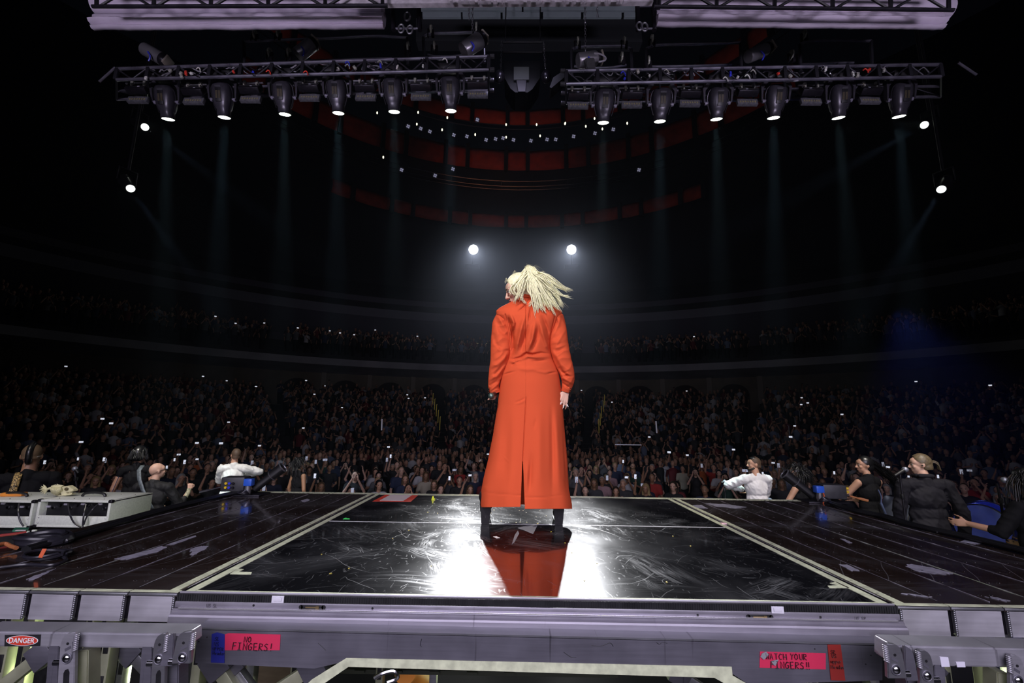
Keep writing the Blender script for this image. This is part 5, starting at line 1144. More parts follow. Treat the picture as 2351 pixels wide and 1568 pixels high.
for k in range(84):
    left = k % 2; x = rr.uniform(330, 1110) if left else rr.uniform(1310, 2100); F = rr.uniform(5.95, 6.5); y0 = yt(x) + rr.uniform(2, 16); pts = [P(x, y0, F)]; xx, yy = x, y0
    n_ = rr.randint(3, 5); dr = rr.choice((-1, 1))
    for j in range(n_):
        xx += dr * rr.uniform(5, 15); yy += rr.uniform(-9, 12); yy = min(max(yy, yt(x) + 1), yt(x) + (62 if j > 2 and rr.random() < .4 else 32)); pts.append(P(xx, yy, F + rr.uniform(-.08, .08)))
    q = bmn(); tube(q, bez(pts, 6), rr.uniform(.006, .012), 5); m = CW if rr.random() < .6 else CABLE
    tag(centre(obj('power_cable', q, m, None)), 'thin looped power cable hanging inside the left lighting truss' if left else 'thin looped power cable hanging inside the right lighting truss', 'cable', 'loose cables in the left truss' if left else 'loose cables in the right truss')
for k in range(46):
    left = k % 2; x = rr.uniform(300, 1110) if left else rr.uniform(1310, 2120); y = yt(x) + rr.uniform(3, 26); F = 5.85; q = bmn(); c = P(x, y, F)
    m = [mat('white_tape', (.75, .75, .7), .5), MATS['clamp_metal'], CHROME, CRB, CBL, MATS['clamp_metal'], MATS['white_tape']][k % 7]
    if k % 3 == 0: tube(q, bez([c, c + V((.03, 0, .03)), c + V((.06, 0, .0)), c + V((.07, 0, -.04))], 4), .009, 6)
    else: box(q, c, (rr.uniform(.02, .05), .03, rr.uniform(.03, .08)), Matrix.Rotation(rr.uniform(-.7, .7), 3, 'Y'), bev=.004); box(q, c + V((0, -.01, 0)), (.02, .03, .02), bev=.003)
    col = ['white taped', 'steel', 'shiny steel', 'bright red', 'bright blue', 'steel', 'white taped'][k % 7]
    tag(centre(obj('cable_connector', q, m, None)), f'small {col} connector clipped in the {"left" if left else "right"} truss', 'connector', f'{col} connectors in the {"left" if left else "right"} truss')


# castered dolly frames above the trusses
def caster(c, t, s=1.):
    q = bmn(); tube(q, [c + V((-.012, 0, 0)), c + V((.014, 0, 0))], .075 * s, 20); obj('caster_wheel', q, mat('caster_rubber', (.35, .36, .30), .25, var=.5), t)
    q = bmn(); box(q, c + V((-.045 * s, 0, -.06 * s)), (.02, .05, .14 * s), bev=.004); box(q, c + V((.03, 0, -.07 * s)), (.05, .05, .12 * s), bev=.01); cyl(q, c + V((-.06, 0, 0)), c + V((.05, 0, 0)), .014, seg=10); obj('caster_fork', q, BLKMET, t)


def dolly(lab, pts_top, pts_low, casters, F=6.3):
    t = root('truss_dolly', lab, 'frame', P(*pts_low[len(pts_low) // 2], F)); chord(bez([P(x, y, F) for x, y in pts_top], 5), t, .022, TRM, 'top_tube')
    chord(bez([P(x, y, F + .5) for x, y in pts_low], 5), t, .02, TRM, 'lower_tube')
    for x, y in (pts_top[0], pts_top[-1]): chord([P(x, y, F), P(x + 2, y + 62, F)], t, .025, TRD, 'leg')
    for x, y in casters: caster(P(x, y, F), t)


dolly('castered pipe frame above the right end of the left truss', [(972, 86), (985, 78), (1040, 76), (1085, 75), (1110, 82)], [(982, 125), (998, 129), (1030, 129), (1060, 127)], [(990, 69), (1094, 63), (998, 106)])
dolly('castered pipe frame above the left end of the right truss', [(1312, 114), (1330, 108), (1390, 106), (1432, 106), (1449, 113)], [(1318, 152), (1345, 155), (1400, 155), (1438, 149)], [(1326, 96), (1433, 95), (1427, 131)])
dolly('long low castered frame over the right truss', [(1484, 112), (1505, 104), (1560, 102), (1640, 100), (1700, 98)], [(1489, 153), (1560, 152), (1630, 150), (1680, 148)], [(1496, 91), (1488, 140)])
dolly('long dim castered frame over the left truss', [(560, 96), (640, 92), (760, 88), (860, 83), (935, 87)], [(560, 145), (700, 140), (820, 136), (900, 134)], [(586, 80), (640, 78), (620, 122), (664, 122), (937, 108)])
dolly('dim castered frame high above the right end of the right truss', [(1836, 102), (1860, 95), (1930, 92), (2000, 94)], [(1836, 148), (1900, 145), (1960, 144)], [(1845, 80), (1816, 126)])


# chain motors
def motor(x, y, ang, F, lab, r=.12, L_=.34, chain=None, extra_=None):
    c = P(x, y, F); t = root('chain_hoist', lab, 'hoist', c); d = V((math.cos(R_(ang)), .1, math.sin(R_(ang)))).normalized(); q = bmn(); tube(q, [c - d * L_ / 2, c - d * (L_ / 2 - .02), c + d * (L_ / 2 - .02), c + d * L_ / 2], [r * .93, r, r, r * .93], 24); obj('motor_drum', q, mat('cast_grey', (.40, .39, .42), .28, .7), t)
    q = bmn(); tube(q, [c + d * L_ * .5, c + d * L_ * .58, c + d * L_ * .72], [r * 1.04, r * 1.04, r * .8], 24); obj('end_cap', q, BLKMET, t)
    q = bmn(); x_, y_, _ = frame(d); box(q, c + d * L_ * .78, (.17, .15, .03), Matrix((x_, y_, d)).transposed(), bev=.005); obj('rating_plate', q, mat('plate_grey', (.30, .27, .22), .5), t)
    q = bmn(); box(q, c - V((0, r * .8, 0)), (.05, .02, .1), Matrix.Rotation(R_(ang), 3, 'Y'), bev=.005); obj('slot_cover', q, BLACK, t)
    q = bmn(); tube(q, bez([c + V((0, -r, -.05)), c + V((.05, -r, -.13)), c + V((.02, -r + .02, -.2))], 5), .012, 6); obj('blue_strap', q, CBL, t)
    return t


motor(1083, 104, 42, 6.1, 'silver chain hoist tilted up right, over the right end of the left truss')
t = motor(1348, 137, 14, 6.1, 'silver chain hoist with a fabric chain bag, over the left end of the right truss', .11, .3)
q = bmn(); px_slab(q, [(1343, 132), (1365, 131), (1368, 157), (1347, 157)], 5.95, .1); bmesh.ops.bevel(q, geom=list(q.edges), offset=.012, segments=2, affect='EDGES'); obj('chain_bag', q, mat('bag_cloth', (.05, .05, .052), .8, var=.3), t)
q = bmn(); tube(q, bez([P(1364, 122, 6), P(1378, 124, 6), P(1390, 132, 6), P(1388, 139, 6), P(1374, 142, 6)], 6), .013, 6); obj('hose', q, CW, t)
motor(700, 114, 50, 6.3, 'dark chain hoist tipped up right over the left truss, blue end', .11, .3)
motor(352, 124, -28, 6.3, 'dark chain hoist near the left end of the left truss', .10, .34)
motor(1738, 122, 28, 6.3, 'dark chain hoist over the middle of the right truss', .10, .36)


def chain(x, y0, x1, y1, F, lab):
    a, b = P(x, y0, F), P(x1, y1, F); n = int((a - b).length / .05); q = bmn(); d = (b - a) / n
    for k in range(n):
        c = a + d * (k + .5); u = V((1, 0, 0)) if k % 2 else V((0, 1, 0)); tube(q, [c + u * .014 * math.sin(w_) + d * .62 * math.cos(w_) for w_ in [j * PI / 4 for j in range(9)]], .0055, 5, cap=False)
    tag(centre(obj('hoist_chain', q, mat('chain_steel', (.28, .28, .3), .35, .8), None)), lab, 'chain')


chain(1343, -6, 1344, 118, 6.1, 'long steel chain hanging down to the right silver hoist')
chain(1371, 0, 1372, 40, 6.1, 'short chain right of the long steel chain')
chain(1085, 8, 1084, 92, 6.1, 'steel chain above the left silver hoist'); chain(1077, 8, 1077, 45, 6.1, 'short chain left of the chain over the left hoist')
chain(1152, 95, 1150, 158, 7.2, 'dim chain left of the central white panel'); chain(1248, 95, 1252, 158, 7.2, 'dim chain right of the central white panel')
# central hanging unit
t = root('projector_cluster', 'dark hanging box unit with a square pale panel between the trusses', 'rigging box', P(1197, 180, 7.2)); DG = mat('dark_green_grey', (.006, .008, .009), .6)
q = bmn(); px_slab(q, [(1158, 140), (1240, 140), (1240, 178), (1222, 205), (1212, 212), (1183, 212), (1172, 203), (1158, 178)], 7.25, .5); obj('box_body', q, DG, t, smooth=False)
q = bmn(); px_slab(q, [(1179.5, 153.5), (1214.5, 153.5), (1214.5, 182.5), (1179.5, 182.5)], 7.2, .03); obj('pale_panel', q, mat('pale_panel', (.10, .115, .11), .6), t, smooth=False)
q = bmn(); px_slab(q, [(1186, 184), (1208, 184), (1206, 210), (1190, 210)], 7.2, .05); obj('lower_box', q, mat('blue_grey', (.012, .013, .018), .5), t, smooth=False)
for x in (1160, 1240): q = bmn(); c = P(x, 100, 7.3); cyl(q, c, c + V((0, 0, 5)), .012, seg=6); obj('hanger', q, BLACK, t)
for y in (97, 120): q = bmn(); tube(q, [P(1155, y, 7.3), P(1245, y, 7.3)], .02, 6); obj('cross_tube', q, DG, t)
for x, lab in ((1147, 'left'), (1254, 'right')):
    q = bmn(); c = P(x, 176, 7.1); ball(q, c, (.09, .09, .12), 3); o = centre(obj('hook_block', q, BLKMET, None)); tag(o, f'dark round hook block {lab} of the pale square panel', 'hook'); q = bmn(); ball(q, c + V((0, -.07, -.09)), .028, 2); obj('shiny_hook', q, CHROME, o)
q = bmn(); px_slab(q, [(1262, 200), (1270, 178), (1300, 158), (1302, 172), (1266, 202)], 6.6, .25); tag(centre(obj('flown_box', q, DG, None, smooth=False)), 'dark slanted flown box left of the right truss end', 'rigging box')

# drapes: rolled white screen cloth in a black truss
CLOTH = mat('white_drape', (.50, .44, .54), .75, var=.22, scale=2.2, stretch=(1, 1, 3))
nt = CLOTH.node_tree


def drape(lab, x0, x1, ytop, ybot, xs0, xs1, nv):
    F = 5.0; t = root('rolled_drape', lab, 'drape', P((x0 + x1) / 2, ybot[0], F)); rr = random.Random(int(x0))
    q = bmn(); a, b = P(x0, ytop[0], F), P(x1, ytop[1], F); n = 60; rings = []
    for i in range(n + 1):
        k = i / n; c = a.lerp(b, k); rings.append([c + V((0, math.cos(u) * .12, math.sin(u) * .12)) * (1 + .015 * math.sin(k * 40)) for u in [2 * PI * j / 20 for j in range(20)]])
    ringloft(q, rings, cap=True); obj('cloth_roll', q, CLOTH, t)
    q = bmn(); n = 160; rings = []
    # hanging swag profile below the roll (depth, height) with a doubled hem
    prof = [(-.0, -.07), (-.05, -.09), (-.07, -.13), (-.06, -.17), (-.10, -.195), (-.125, -.225), (-.10, -.255), (-.06, -.262), (-.075, -.285), (-.05, -.305), (0, -.30), (.05, -.2), (.05, -.08)]
    a, b = P(xs0, ybot[0], F), P(xs1, ybot[1], F)
    for i in range(n + 1):
        k = i / n; c = a.lerp(b, k); w_ = noise.noise(V((k * 9, x0, 0))) * .02 + noise.noise(V((k * 45, 3, x0))) * .007
        rings.append([c + V((0, dy, dz + .3 + (w_ if dz < -.15 else w_ * .3))) for dy, dz in prof])
    ringloft(q, rings, cap=True); obj('hanging_swag', q, CLOTH, t, angle=60)
    # carrying truss in front of the roll
    tr = root('drape_truss', 'black truss in front of the ' + lab.split(',')[0], 'truss', P((x0 + x1) / 2, ytop[0], 4.7)); yl = (ytop[0] + 1, ytop[1] + 1)
    for dy, F_ in ((0, 4.5), (-44, 4.5)): chord([P(x0 - 10, yl[0] + dy, F_), P(x1 + 12, yl[1] + dy, F_)], tr, .021, BLKMET)
    for k in range(nv + 1):
        u = k / nv; x = x0 + (x1 - x0) * u; y = yl[0] + (yl[1] - yl[0]) * u; q = bmn(); tube(q, [P(x, y, 4.5), P(x, y - 44, 4.5)], .022, 6); obj('upright', q, BLACK, tr)
        if k < nv:
            q = bmn(); x2 = x0 + (x1 - x0) * (u + 1 / nv); tube(q, [P(x + 6, y, 4.5), P((x + x2) / 2, y - 36, 4.5), P(x2 - 6, y, 4.5)], .016, 6); obj('diagonal', q, BLACK, tr)


drape('left white rolled drape, hanging across the top left of the frame', 222, 878, (14, 12), (71, 68), 217, 882, 5)
drape('right white rolled drape, hanging across the top right of the frame', 1512, 2178, (14, 22), (63, 69), 1506, 2163, 5)
for side, xs in (('left', (900, 960)), ('right', (1463, 1500))):
    t = root('drape_end_bracket', f'black metal end frame with shackles beside the inner end of the {side} drape', 'frame', P(sum(xs) / 2, 40, 5))
    for x in xs: chord([P(x, -4, 5), P(x + (4 if side == 'left' else 2), 70, 5)], t, .03, BLKMET, 'post')
    for y in (14, 66): chord([P(xs[0], y, 5), P(xs[1], y, 5)], t, .014, TRM, 'crossbar')
    for x, y in ((935, 38), (941, 68), (921, 66)) if side == 'left' else ((1468, 60), (1480, 62)):
        q = bmn(); c = P(x, y, 4.92); tube(q, [c + V((.035 * math.cos(a), 0, .06 * math.sin(a))) for a in [j * PI / 8 for j in range(17)]], .012, 6); obj('shackle', q, ALUD, t)
# centre ceiling panels and bright ledge at the very top
PANEL = mat('teal_grey_panel', (.22, .27, .28), .7, var=.2, scale=2)
for k, (x0, x1) in enumerate(((962, 1198), (1202, 1466))):
    q = bmn(); px_slab(q, [(x0, 9), (x1, 12), (x1, 24), (x0, 22)], 7.6, .05); tag(centre(obj('ceiling_panel', q, PANEL, None, smooth=False)), f'upper teal-grey strip panel at top centre, {"left" if k == 0 else "right"} half', 'panel')
for k, (x0, x1) in enumerate(((970, 1058), (1062, 1149), (1154, 1241), (1247, 1334), (1340, 1427), (1433, 1466))):
    q = bmn(); px_slab(q, [(x0, 27), (x1, 28), (x1, 39), (x0, 39)], 7.6, .05); tag(centre(obj('ceiling_panel', q, PANEL, None, smooth=False)), f'lower teal-grey panel at top centre, {ORD[k]} from the left', 'panel')
q = bmn(); px_slab(q, [(775, -6), (1500, -6), (1500, 3), (1180, 6), (900, 8), (780, 10)], 4.6, .06)
rr = random.Random(8)
for k in range(60): x = rr.uniform(1030, 1440); box(q, P(x, 4.5, 4.55), (rr.uniform(.01, .05), .05, .02), bev=.003)
tag(centre(obj('front_rail', q, mat('pale_rail', (.6, .56, .6), .5, var=.3, scale=12), None)), 'pale riveted rail crossing the top edge of the frame at centre', 'rail')
q = bmn(); px_slab(q, [(955, 42), (1470, 43), (1475, 96), (955, 94)], 9.5, .3); struct(obj('trim_1', q, mat('dark_ceiling_beam', (.016, .019, .021), .7), None, smooth=False))

# side spots with bright round lenses
for (x, y, F, tx, ty, lab, pw, cn) in ((333, 292, 9.5, 640, 520, 'bright round side spot at upper left', 1300, 12), (300, 433, 9.0, 560, 800, 'bright round side spot at middle left', 1500, 12), (2122, 287, 9.5, 1700, 520, 'bright round side spot at upper right', 1300, 12), (2161, 435, 9.0, 1880, 900, 'bright round side spot at middle right', 1800, 13)):
    c = P(x, y, F); tg = P(tx, ty, F + 1.5); d = (tg - c).normalized(); t = root('side_spot_light', lab, 'stage light', c); fc = (CAM - c).normalized(); dd = (fc * .75 + d * .5).normalized()
    q = bmn(); tube(q, [c - dd * .5, c - dd * .42, c - dd * .1, c - dd * .01], [.06, .13, .12, .09], 20); obj('housing', q, BLKMET, t)
    q = bmn(); cyl(q, c - dd * .012, c + dd * .004, .076, seg=24); obj('lens', q, LENS, t)
    q = bmn(); x_, y_, _ = frame(dd); tube(q, [c - dd * .3 + x_ * .17, c - dd * .3 + x_ * .17 + V((0, 0, .3)), c - dd * .3 - x_ * .17 + V((0, 0, .3)), c - dd * .3 - x_ * .17], .015, 6); obj('yoke', q, BLACK, t)
    q = bmn(); cyl(q, c - dd * .3 + V((0, 0, .3)), c - dd * .3 + V((0, 0, 9)), .03, seg=8); obj('hanging_pipe', q, BLACK, t)
    l = lamp('side_spot_beam', 'SPOT', c + d * .12 + dd * .05, c + d * 5, pw, (.6, .8, 1), .05, cone=cn, blend=.8)
# ================================================================ HOUSE
CB = V((0, 6, 0))                              # centre of the bowl


def arc(R0, z0, R1, z1, a0, a1, n=72, bm=None, c=CB):
    bm = bm or bmn(); prev = None
    for i in range(n + 1):
        a = R_(a0 + (a1 - a0) * i / n); d = V((math.sin(a), math.cos(a), 0)); v = (bm.verts.new(c + d * R0 + V((0, 0, z0))), bm.verts.new(c + d * R1 + V((0, 0, z1))))
        if prev: bm.faces.new((prev[0], v[0], v[1], prev[1]))
        prev = v
    return bm


def S(name, bm, m):
    o = obj(name, bm, m, None, smooth=True, angle=30); o['kind'] = 'structure'; return o


SEAT = mat('seat_tiers', (.016, .015, .018), .8, var=.3, scale=1); WALLM = mat('tan_house_wall', (.17, .145, .11), .8, var=.2, scale=1.5); FAS = mat('pale_fascia', (.33, .33, .36), .7, var=.25, scale=.6); DARKW = mat('dark_house_wall', (.03, .03, .034), .85)
# lower bowl: stepped tiers from row radius 20 to 33, rising
TIER = []
q = bmn(); r, z = 19.0, -1.0
for k in range(16): arc(r, z, r, z + .26, -75, 75, 60, q); z += .26; arc(r, z, r + .9, z, -75, 75, 60, q); TIER.append((r + .45, z)); r += .9
S('floor_tiers', q, SEAT).name = 'floor.002'
RW, ZW = r, z
q = arc(RW, ZW - .3, RW, ZW + 4.4, -75, 75); S('wall_back', q, WALLM)
q = arc(RW - 2.4, ZW + 3.0, RW - 2.4, ZW + 3.5, -75, 75); arc(RW - 2.4, ZW + 3.0, RW, ZW + 2.6, -75, 75, 72, q); S('trim_2', q, FAS)
ZB = ZW + 3.5
print('tiers', TIER[-1], 'wall', RW, ZW, 'balcony', ZB)
# first balcony
q = bmn(); r, z = RW - 2.3, ZB - .1; TIER2 = []
for k in range(4): arc(r, z, r, z + .4, -75, 75, 60, q); z += .4; arc(r, z, r + .9, z, -75, 75, 60, q); TIER2.append((r + .45, z)); r += .9
S('floor_balcony', q, SEAT).name = 'floor.003'
q = arc(r, z, r, z + 4.6, -75, 75); S('wall_balcony', q, mat('purple_grey_wall', (.10, .09, .12), .8)).name = 'wall_back.001'
R3, Z3 = RW - 1.2, 10.8
q = arc(R3, Z3 - .35, R3, Z3 + .35, -75, 75); arc(R3, Z3 - .35, r, Z3 - 1.9, -75, 75, 72, q); S('trim_3', q, mat('dim_fascia', (.16, .16, .2), .7))
q = bmn(); rr_, zz_ = R3 + .2, Z3
for k in range(12): arc(rr_, zz_, rr_, zz_ + .45, -75, 75, 60, q); zz_ += .45; arc(rr_, zz_, rr_ + .9, zz_, -75, 75, 60, q); rr_ += .9
S('floor_upper', q, SEAT).name = 'floor.004'
q = arc(rr_, zz_, rr_, 34, -75, 75); S('wall_upper', q, DARKW).name = 'wall_back.002'
# dark panels painted as shade in the arch recesses; doorways in the back walls
k_ = 0
for R_w, z_w, aa, h_, w_, m_ in [(RW, ZW, [-30, -24, -18, -12, -6, -2.3, 2.3, 6, 12, 18, 24, 30], 2.0, 1.05, mat('arch_shade', (.02, .012, .010), .8))]:
    for a in aa:
        q = bmn(); d = V((math.sin(R_(a)), math.cos(R_(a)), 0)); s = V((d.y, -d.x, 0)); c = CB + d * (R_w - .12) + V((0, 0, z_w))
        pts = [c - s * w_, c - s * w_ + V((0, 0, h_ * .65))] + [c + s * w_ * math.cos(u) + V((0, 0, h_ * .65 + math.sin(u) * h_ * .4)) for u in [PI - PI * j / 10 for j in range(1, 10)]] + [c + s * w_ + V((0, 0, h_ * .65)), c + s * w_]
        prism(q, pts, d * .1); k_ += 1; o = S(f'door_{k_}', q, m_)
        q = bmn(); box(q, c + s * (w_ + .75) + V((0, 0, 1.3)), (.35, .2, 2.8), Matrix.Rotation(-R_(a), 3, 'Z')); obj('pilaster', q, mat('pale_pilaster', (.26, .23, .19), .8), o)
rB, zB = TIER2[-1][0] + .45, TIER2[-1][1]
for a, lab in ((-5.2, 'left'), (6.2, 'right')):
    q = bmn(); d = V((math.sin(R_(a)), math.cos(R_(a)), 0)); s = V((d.y, -d.x, 0)); c = CB + d * (rB - .12) + V((0, 0, zB)); box(q, c + V((0, 0, 1.4)), (1.3, .1, 2.8), Matrix.Rotation(-R_(a), 3, 'Z')); k_ += 1; o = S(f'door_{k_}', q, mat('door_dark', (.03, .02, .015), .6))
    q = bmn(); box(q, c - d * .2 + V((0, 0, .95)), (1.1, .08, .12), Matrix.Rotation(-R_(a), 3, 'Z')); obj('lit_bar', q, mat('lit_bar', (.6, .5, .25), .4, emit=.5), o)
# red curtain rings high up: fabric panels between dark struts
RED = mat('red_drape_cloth', (.42, .045, .018), .8, var=.35, scale=1.2)
for ring, (cy, R, z0, z1, n, pn) in enumerate([(17, 23, 25.9, 27.9, 17, 'lower'), (17, 20, 28.6, 30.0, 17, 'upper'), (20, 22, 21.0, 22.2, 13, 'lowest')]):
    cc = V((0, cy, 0)); EDG = [-.5]
    for i in range(n): EDG.append(EDG[-1] + (9.2 if i % 2 else 5.2))
    EDG = [e - EDG[-1] / 2 + .5 for e in EDG]
    for i in range(n):
        b0, b1 = EDG[i], EDG[i + 1] - 1.0; q = bmn(); prev = None
        for j in range(9):
            k = j / 8; a = R_(b0 + (b1 - b0) * k); d = V((math.sin(a), math.cos(a), 0)); sag = .12 * math.sin(k * PI)
            col = [bm_ for bm_ in [q.verts.new(cc + d * (R - .25 * math.sin(h * PI) - sag) + V((0, 0, z0 + (z1 - z0) * h - .10 * math.sin(k * PI) * (1 - h)))) for h in (0, .25, .5, .75, 1)]]
            if prev:
                for x in range(4): q.faces.new((prev[x], col[x], col[x + 1], prev[x + 1]))
            prev = col
        o = obj('ceiling_drape', q, RED, None, angle=180); o.modifiers.new('t', 'SOLIDIFY').thickness = .03
        tag(centre(o), f'red cloth panel in the {pn} ceiling ring, {ORD[i]} from the left', 'drape', f'red panels of the {pn} ceiling ring')
        a = R_(b1 + .5); d = V((math.sin(a), math.cos(a), 0)); q = bmn(); box(q, cc + d * (R - .2) + V((0, 0, (z0 + z1) / 2)), (.35, .35, z1 - z0 + .5), Matrix.Rotation(-a, 3, 'Z')); obj('strut', q, BLACK, o)
        if ring == 1 and i % 2 == 0: pass
# catwalk lamps, hanging bulbs
BULB = mat('bulb_glass', (1, .95, .7), .3, emit=2.2, ecol=(1, .95, .62)); PARM = mat('par_reflector', (.6, .6, .8), .2, .6, emit=.25, ecol=(.7, .7, 1))
for i, (x, y) in enumerate([(866, 259), (960, 258), (1027, 270), (957, 285), (1015, 298), (880, 361), (1162, 286), (1232, 286), (1297, 284), (1365, 272), (1298, 283), (1383, 296), (1440, 283), (1162, 315), (1091, 309), (1240, 312), (1345, 290)]):
    c = P(x, y, 30); q = bmn(); ball(q, c, (.055, .055, .11), 2); o = tag(centre(obj('hanging_bulb', q, BULB, None)), f'tiny warm hanging bulb high in the house, {"left" if x < 1100 else "middle" if x < 1270 else "right"} group', 'bulb', f'hanging bulbs, {"left" if x < 1100 else "middle" if x < 1270 else "right"} group'); q = bmn(); cyl(q, c + V((0, 0, .1)), c + V((0, 0, .35)), .012, seg=6); obj('cord', q, BLACK, o)
for i, (x, y) in enumerate([(937, 290), (966, 295), (987, 302), (1042, 310), (1072, 313), (1096, 275), (1116, 321), (1138, 319), (1155, 317), (1179, 321), (1219, 323), (1256, 320), (1276, 320), (1317, 313), (1366, 306), (1408, 297), (1467, 390), (922, 390), (999, 403), (1040, 388)]):
    c = P(x, y, 28); t = root('par_lamp', f'small dim par lamp on the catwalk ring, {ORD[i]} in order from the left group', 'lamp', c, 'par lamps on the catwalk ring'); q = bmn(); d = (CAM - c).normalized(); tube(q, [c - d * .35, c - d * .3, c], [.08, .16, .18], 14); obj('can', q, BLKMET, t); q = bmn(); x_, y_, _ = frame(d)
    for u in range(4): ball(q, c + (x_ * math.cos(u * PI / 2 + .5) + y_ * math.sin(u * PI / 2 + .5)) * .08, .06, 1)
    obj('reflector', q, PARM, t)
for k, (R, z, m) in enumerate([(20.5, 28.9, DARKW), (21.5, 23.4, DARKW)]):
    q = bmn(); cc = V((0, 17, 0))
    for dz, dr in ((0, 0), (.5, 0), (0, .6)): tube(q, [cc + V((math.sin(R_(a)) * (R + dr), math.cos(R_(a)) * (R + dr), z + dz)) for a in range(-64, 65, 4)], .05, 6)
    for a in range(-64, 65, 4): d = V((math.sin(R_(a)), math.cos(R_(a)), 0)); tube(q, [cc + d * R + V((0, 0, z)), cc + d * R + V((0, 0, z + .5))], .03, 5)
    o = obj('catwalk_truss', q, BLKMET, None); tag(o, ['curved catwalk truss carrying par lamps between the red rings', 'curved dark catwalk truss below the lower red ring'][k], 'truss')
# follow spots on the house
for x, lab in ((1087, 'dazzling follow spot far out in the house, left of the singer'), (1312, 'dazzling follow spot far out in the house, right of the singer')):
    c = P(x, 573, 38); t = root('follow_spot', lab, 'stage light', c); d = (SP + V((0, 0, 1)) - c).normalized()
    q = bmn(); tube(q, [c - d * 2.0, c - d * 1.9, c - d * .5, c - d * .02], [.2, .34, .36, .5], 24); obj('barrel', q, BLKMET, t)
    q = bmn(); cyl(q, c - d * .04, c + d * .02, .40, seg=32); obj('lens', q, HOT, t)
    q = bmn(); cyl(q, c - d * 1.0 + V((0, 0, -.3)), c - d * 1.0 + V((0, 0, -1.6)), .06, seg=10); box(q, c - d + V((0, 0, -1.65)), (1.2, 1.2, .08)); obj('stand', q, BLACK, t)
for x, y, tx, ty, lab in ((707, 826, 560, 745, 'left'), (1690, 833, 1850, 770, 'right')):
    c = P(x, y, 34); t = root('balcony_spot', f'tiny blue-white spot on the {lab} side of the balcony', 'stage light', c); d = (P(tx, ty, 30) - c).normalized(); q = bmn(); tube(q, [c - d * .5, c - d * .05], [.12, .15], 14); obj('can', q, BLKMET, t); q = bmn(); ball(q, c, .085, 2); obj('lens', q, mat('blue_lens', (.6, .65, 1), .2, emit=14), t)
    lamp('balcony_spot_beam', 'SPOT', c + d * .15, c + d * 4, 1800, (.12, .15, 1), .08, cone=11, blend=.8)
# white glow wands, stair rails
for x, y0, y1, lab in ((877, 962, 988, 'thin pale light pole left of the singer in the crowd'), (1506, 967, 994, 'thin pale light pole right of the singer in the crowd'), (276, 951, 986, 'thin dim light pole at far left above the crowd'), (2074, 970, 1004, 'thin dim light pole at far right above the crowd')):
    q = bmn(); tube(q, [P(x, y0, 24), P(x - 1 if x < 1175 else x + 2, y1, 24)], .035, 8); tag(centre(obj('light_pole', q, mat('pale_tube', (.5, .48, .6), .5, emit=.22), None)), lab, 'light pole')
q = bmn(); box(q, P(1442, 1021, 17), (.95, .05, .03)); tag(centre(obj('lit_rail', q, mat('pale_tube', (.5, .48, .6), .5), None)), 'short pale horizontal rail among the crowd right of the singer', 'rail')
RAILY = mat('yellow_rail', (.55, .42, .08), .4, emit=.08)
for lab, pts in (('left of the singer by the centre stairs', [(994, 915), (998, 928), (1002, 942), (1006, 956), (1010, 972)]), ('right of the singer by the centre stairs', [(1388, 918), (1385, 932), (1381, 946), (1378, 962), (1375, 978)]), ('on the left stairs', [(548, 918), (556, 932), (566, 946), (576, 962), (588, 1003)]), ('on the right stairs', [(1858, 925), (1848, 940), (1836, 955), (1826, 972), (1812, 992)])):
    for j, (x, y) in enumerate(pts):
        q = bmn(); c = P(x, y, 30 - j * 1.6); tube(q, [c + V((0, 0, -.35)), c + V((0, 0, .3)), c + V((0, .1, .34))], .02, 6); tag(centre(obj('stair_rail', q, RAILY if x > 900 and x < 1500 else mat('grey_rail', (.3, .3, .35), .5), None)), f'{["top","upper","middle","lower","bottom"][j]} thin stair rail post {lab}', 'stair rail', 'stair rails in the lower bowl')

# ================================================================ CROWD
POSES = {
    'standing with arms down': ([((.24, -.02, 1.13), (.22, .08, .90), (0, .2, -1))] * 2, None),
    'filming with a phone held up in both hands': ([((.24, .16, 1.26), (.07, .30, 1.58), (-.1, .1, 1)), ((.24, .16, 1.26), (.07, .30, 1.58), (-.1, .1, 1))], (0, .34, 1.69)),
    'holding a phone high in one hand': ([((.24, -.02, 1.13), (.14, .18, 1.1), (-.3, .8, 0)), ((.26, .10, 1.52), (.20, .20, 1.80), (0, .1, 1))], (.20, .24, 1.92)),
    'clapping with hands at the chest': ([((.25, .05, 1.16), (.05, .26, 1.25), (-.2, .5, .8)), ((.25, .05, 1.16), (.05, .26, 1.25), (-.2, .5, .8))], None),
    'with both arms raised overhead': ([((.30, .02, 1.60), (.20, .06, 1.86), (-.1, .1, 1)), ((.30, .02, 1.60), (.20, .06, 1.86), (-.1, .1, 1))], None),
    'with hands clasped low': ([((.25, -.02, 1.14), (.05, .20, 1.0), (-.8, .4, -.3)), ((.25, -.02, 1.14), (.05, .20, 1.0), (-.8, .4, -.3))], None),
}
PROTO = {}


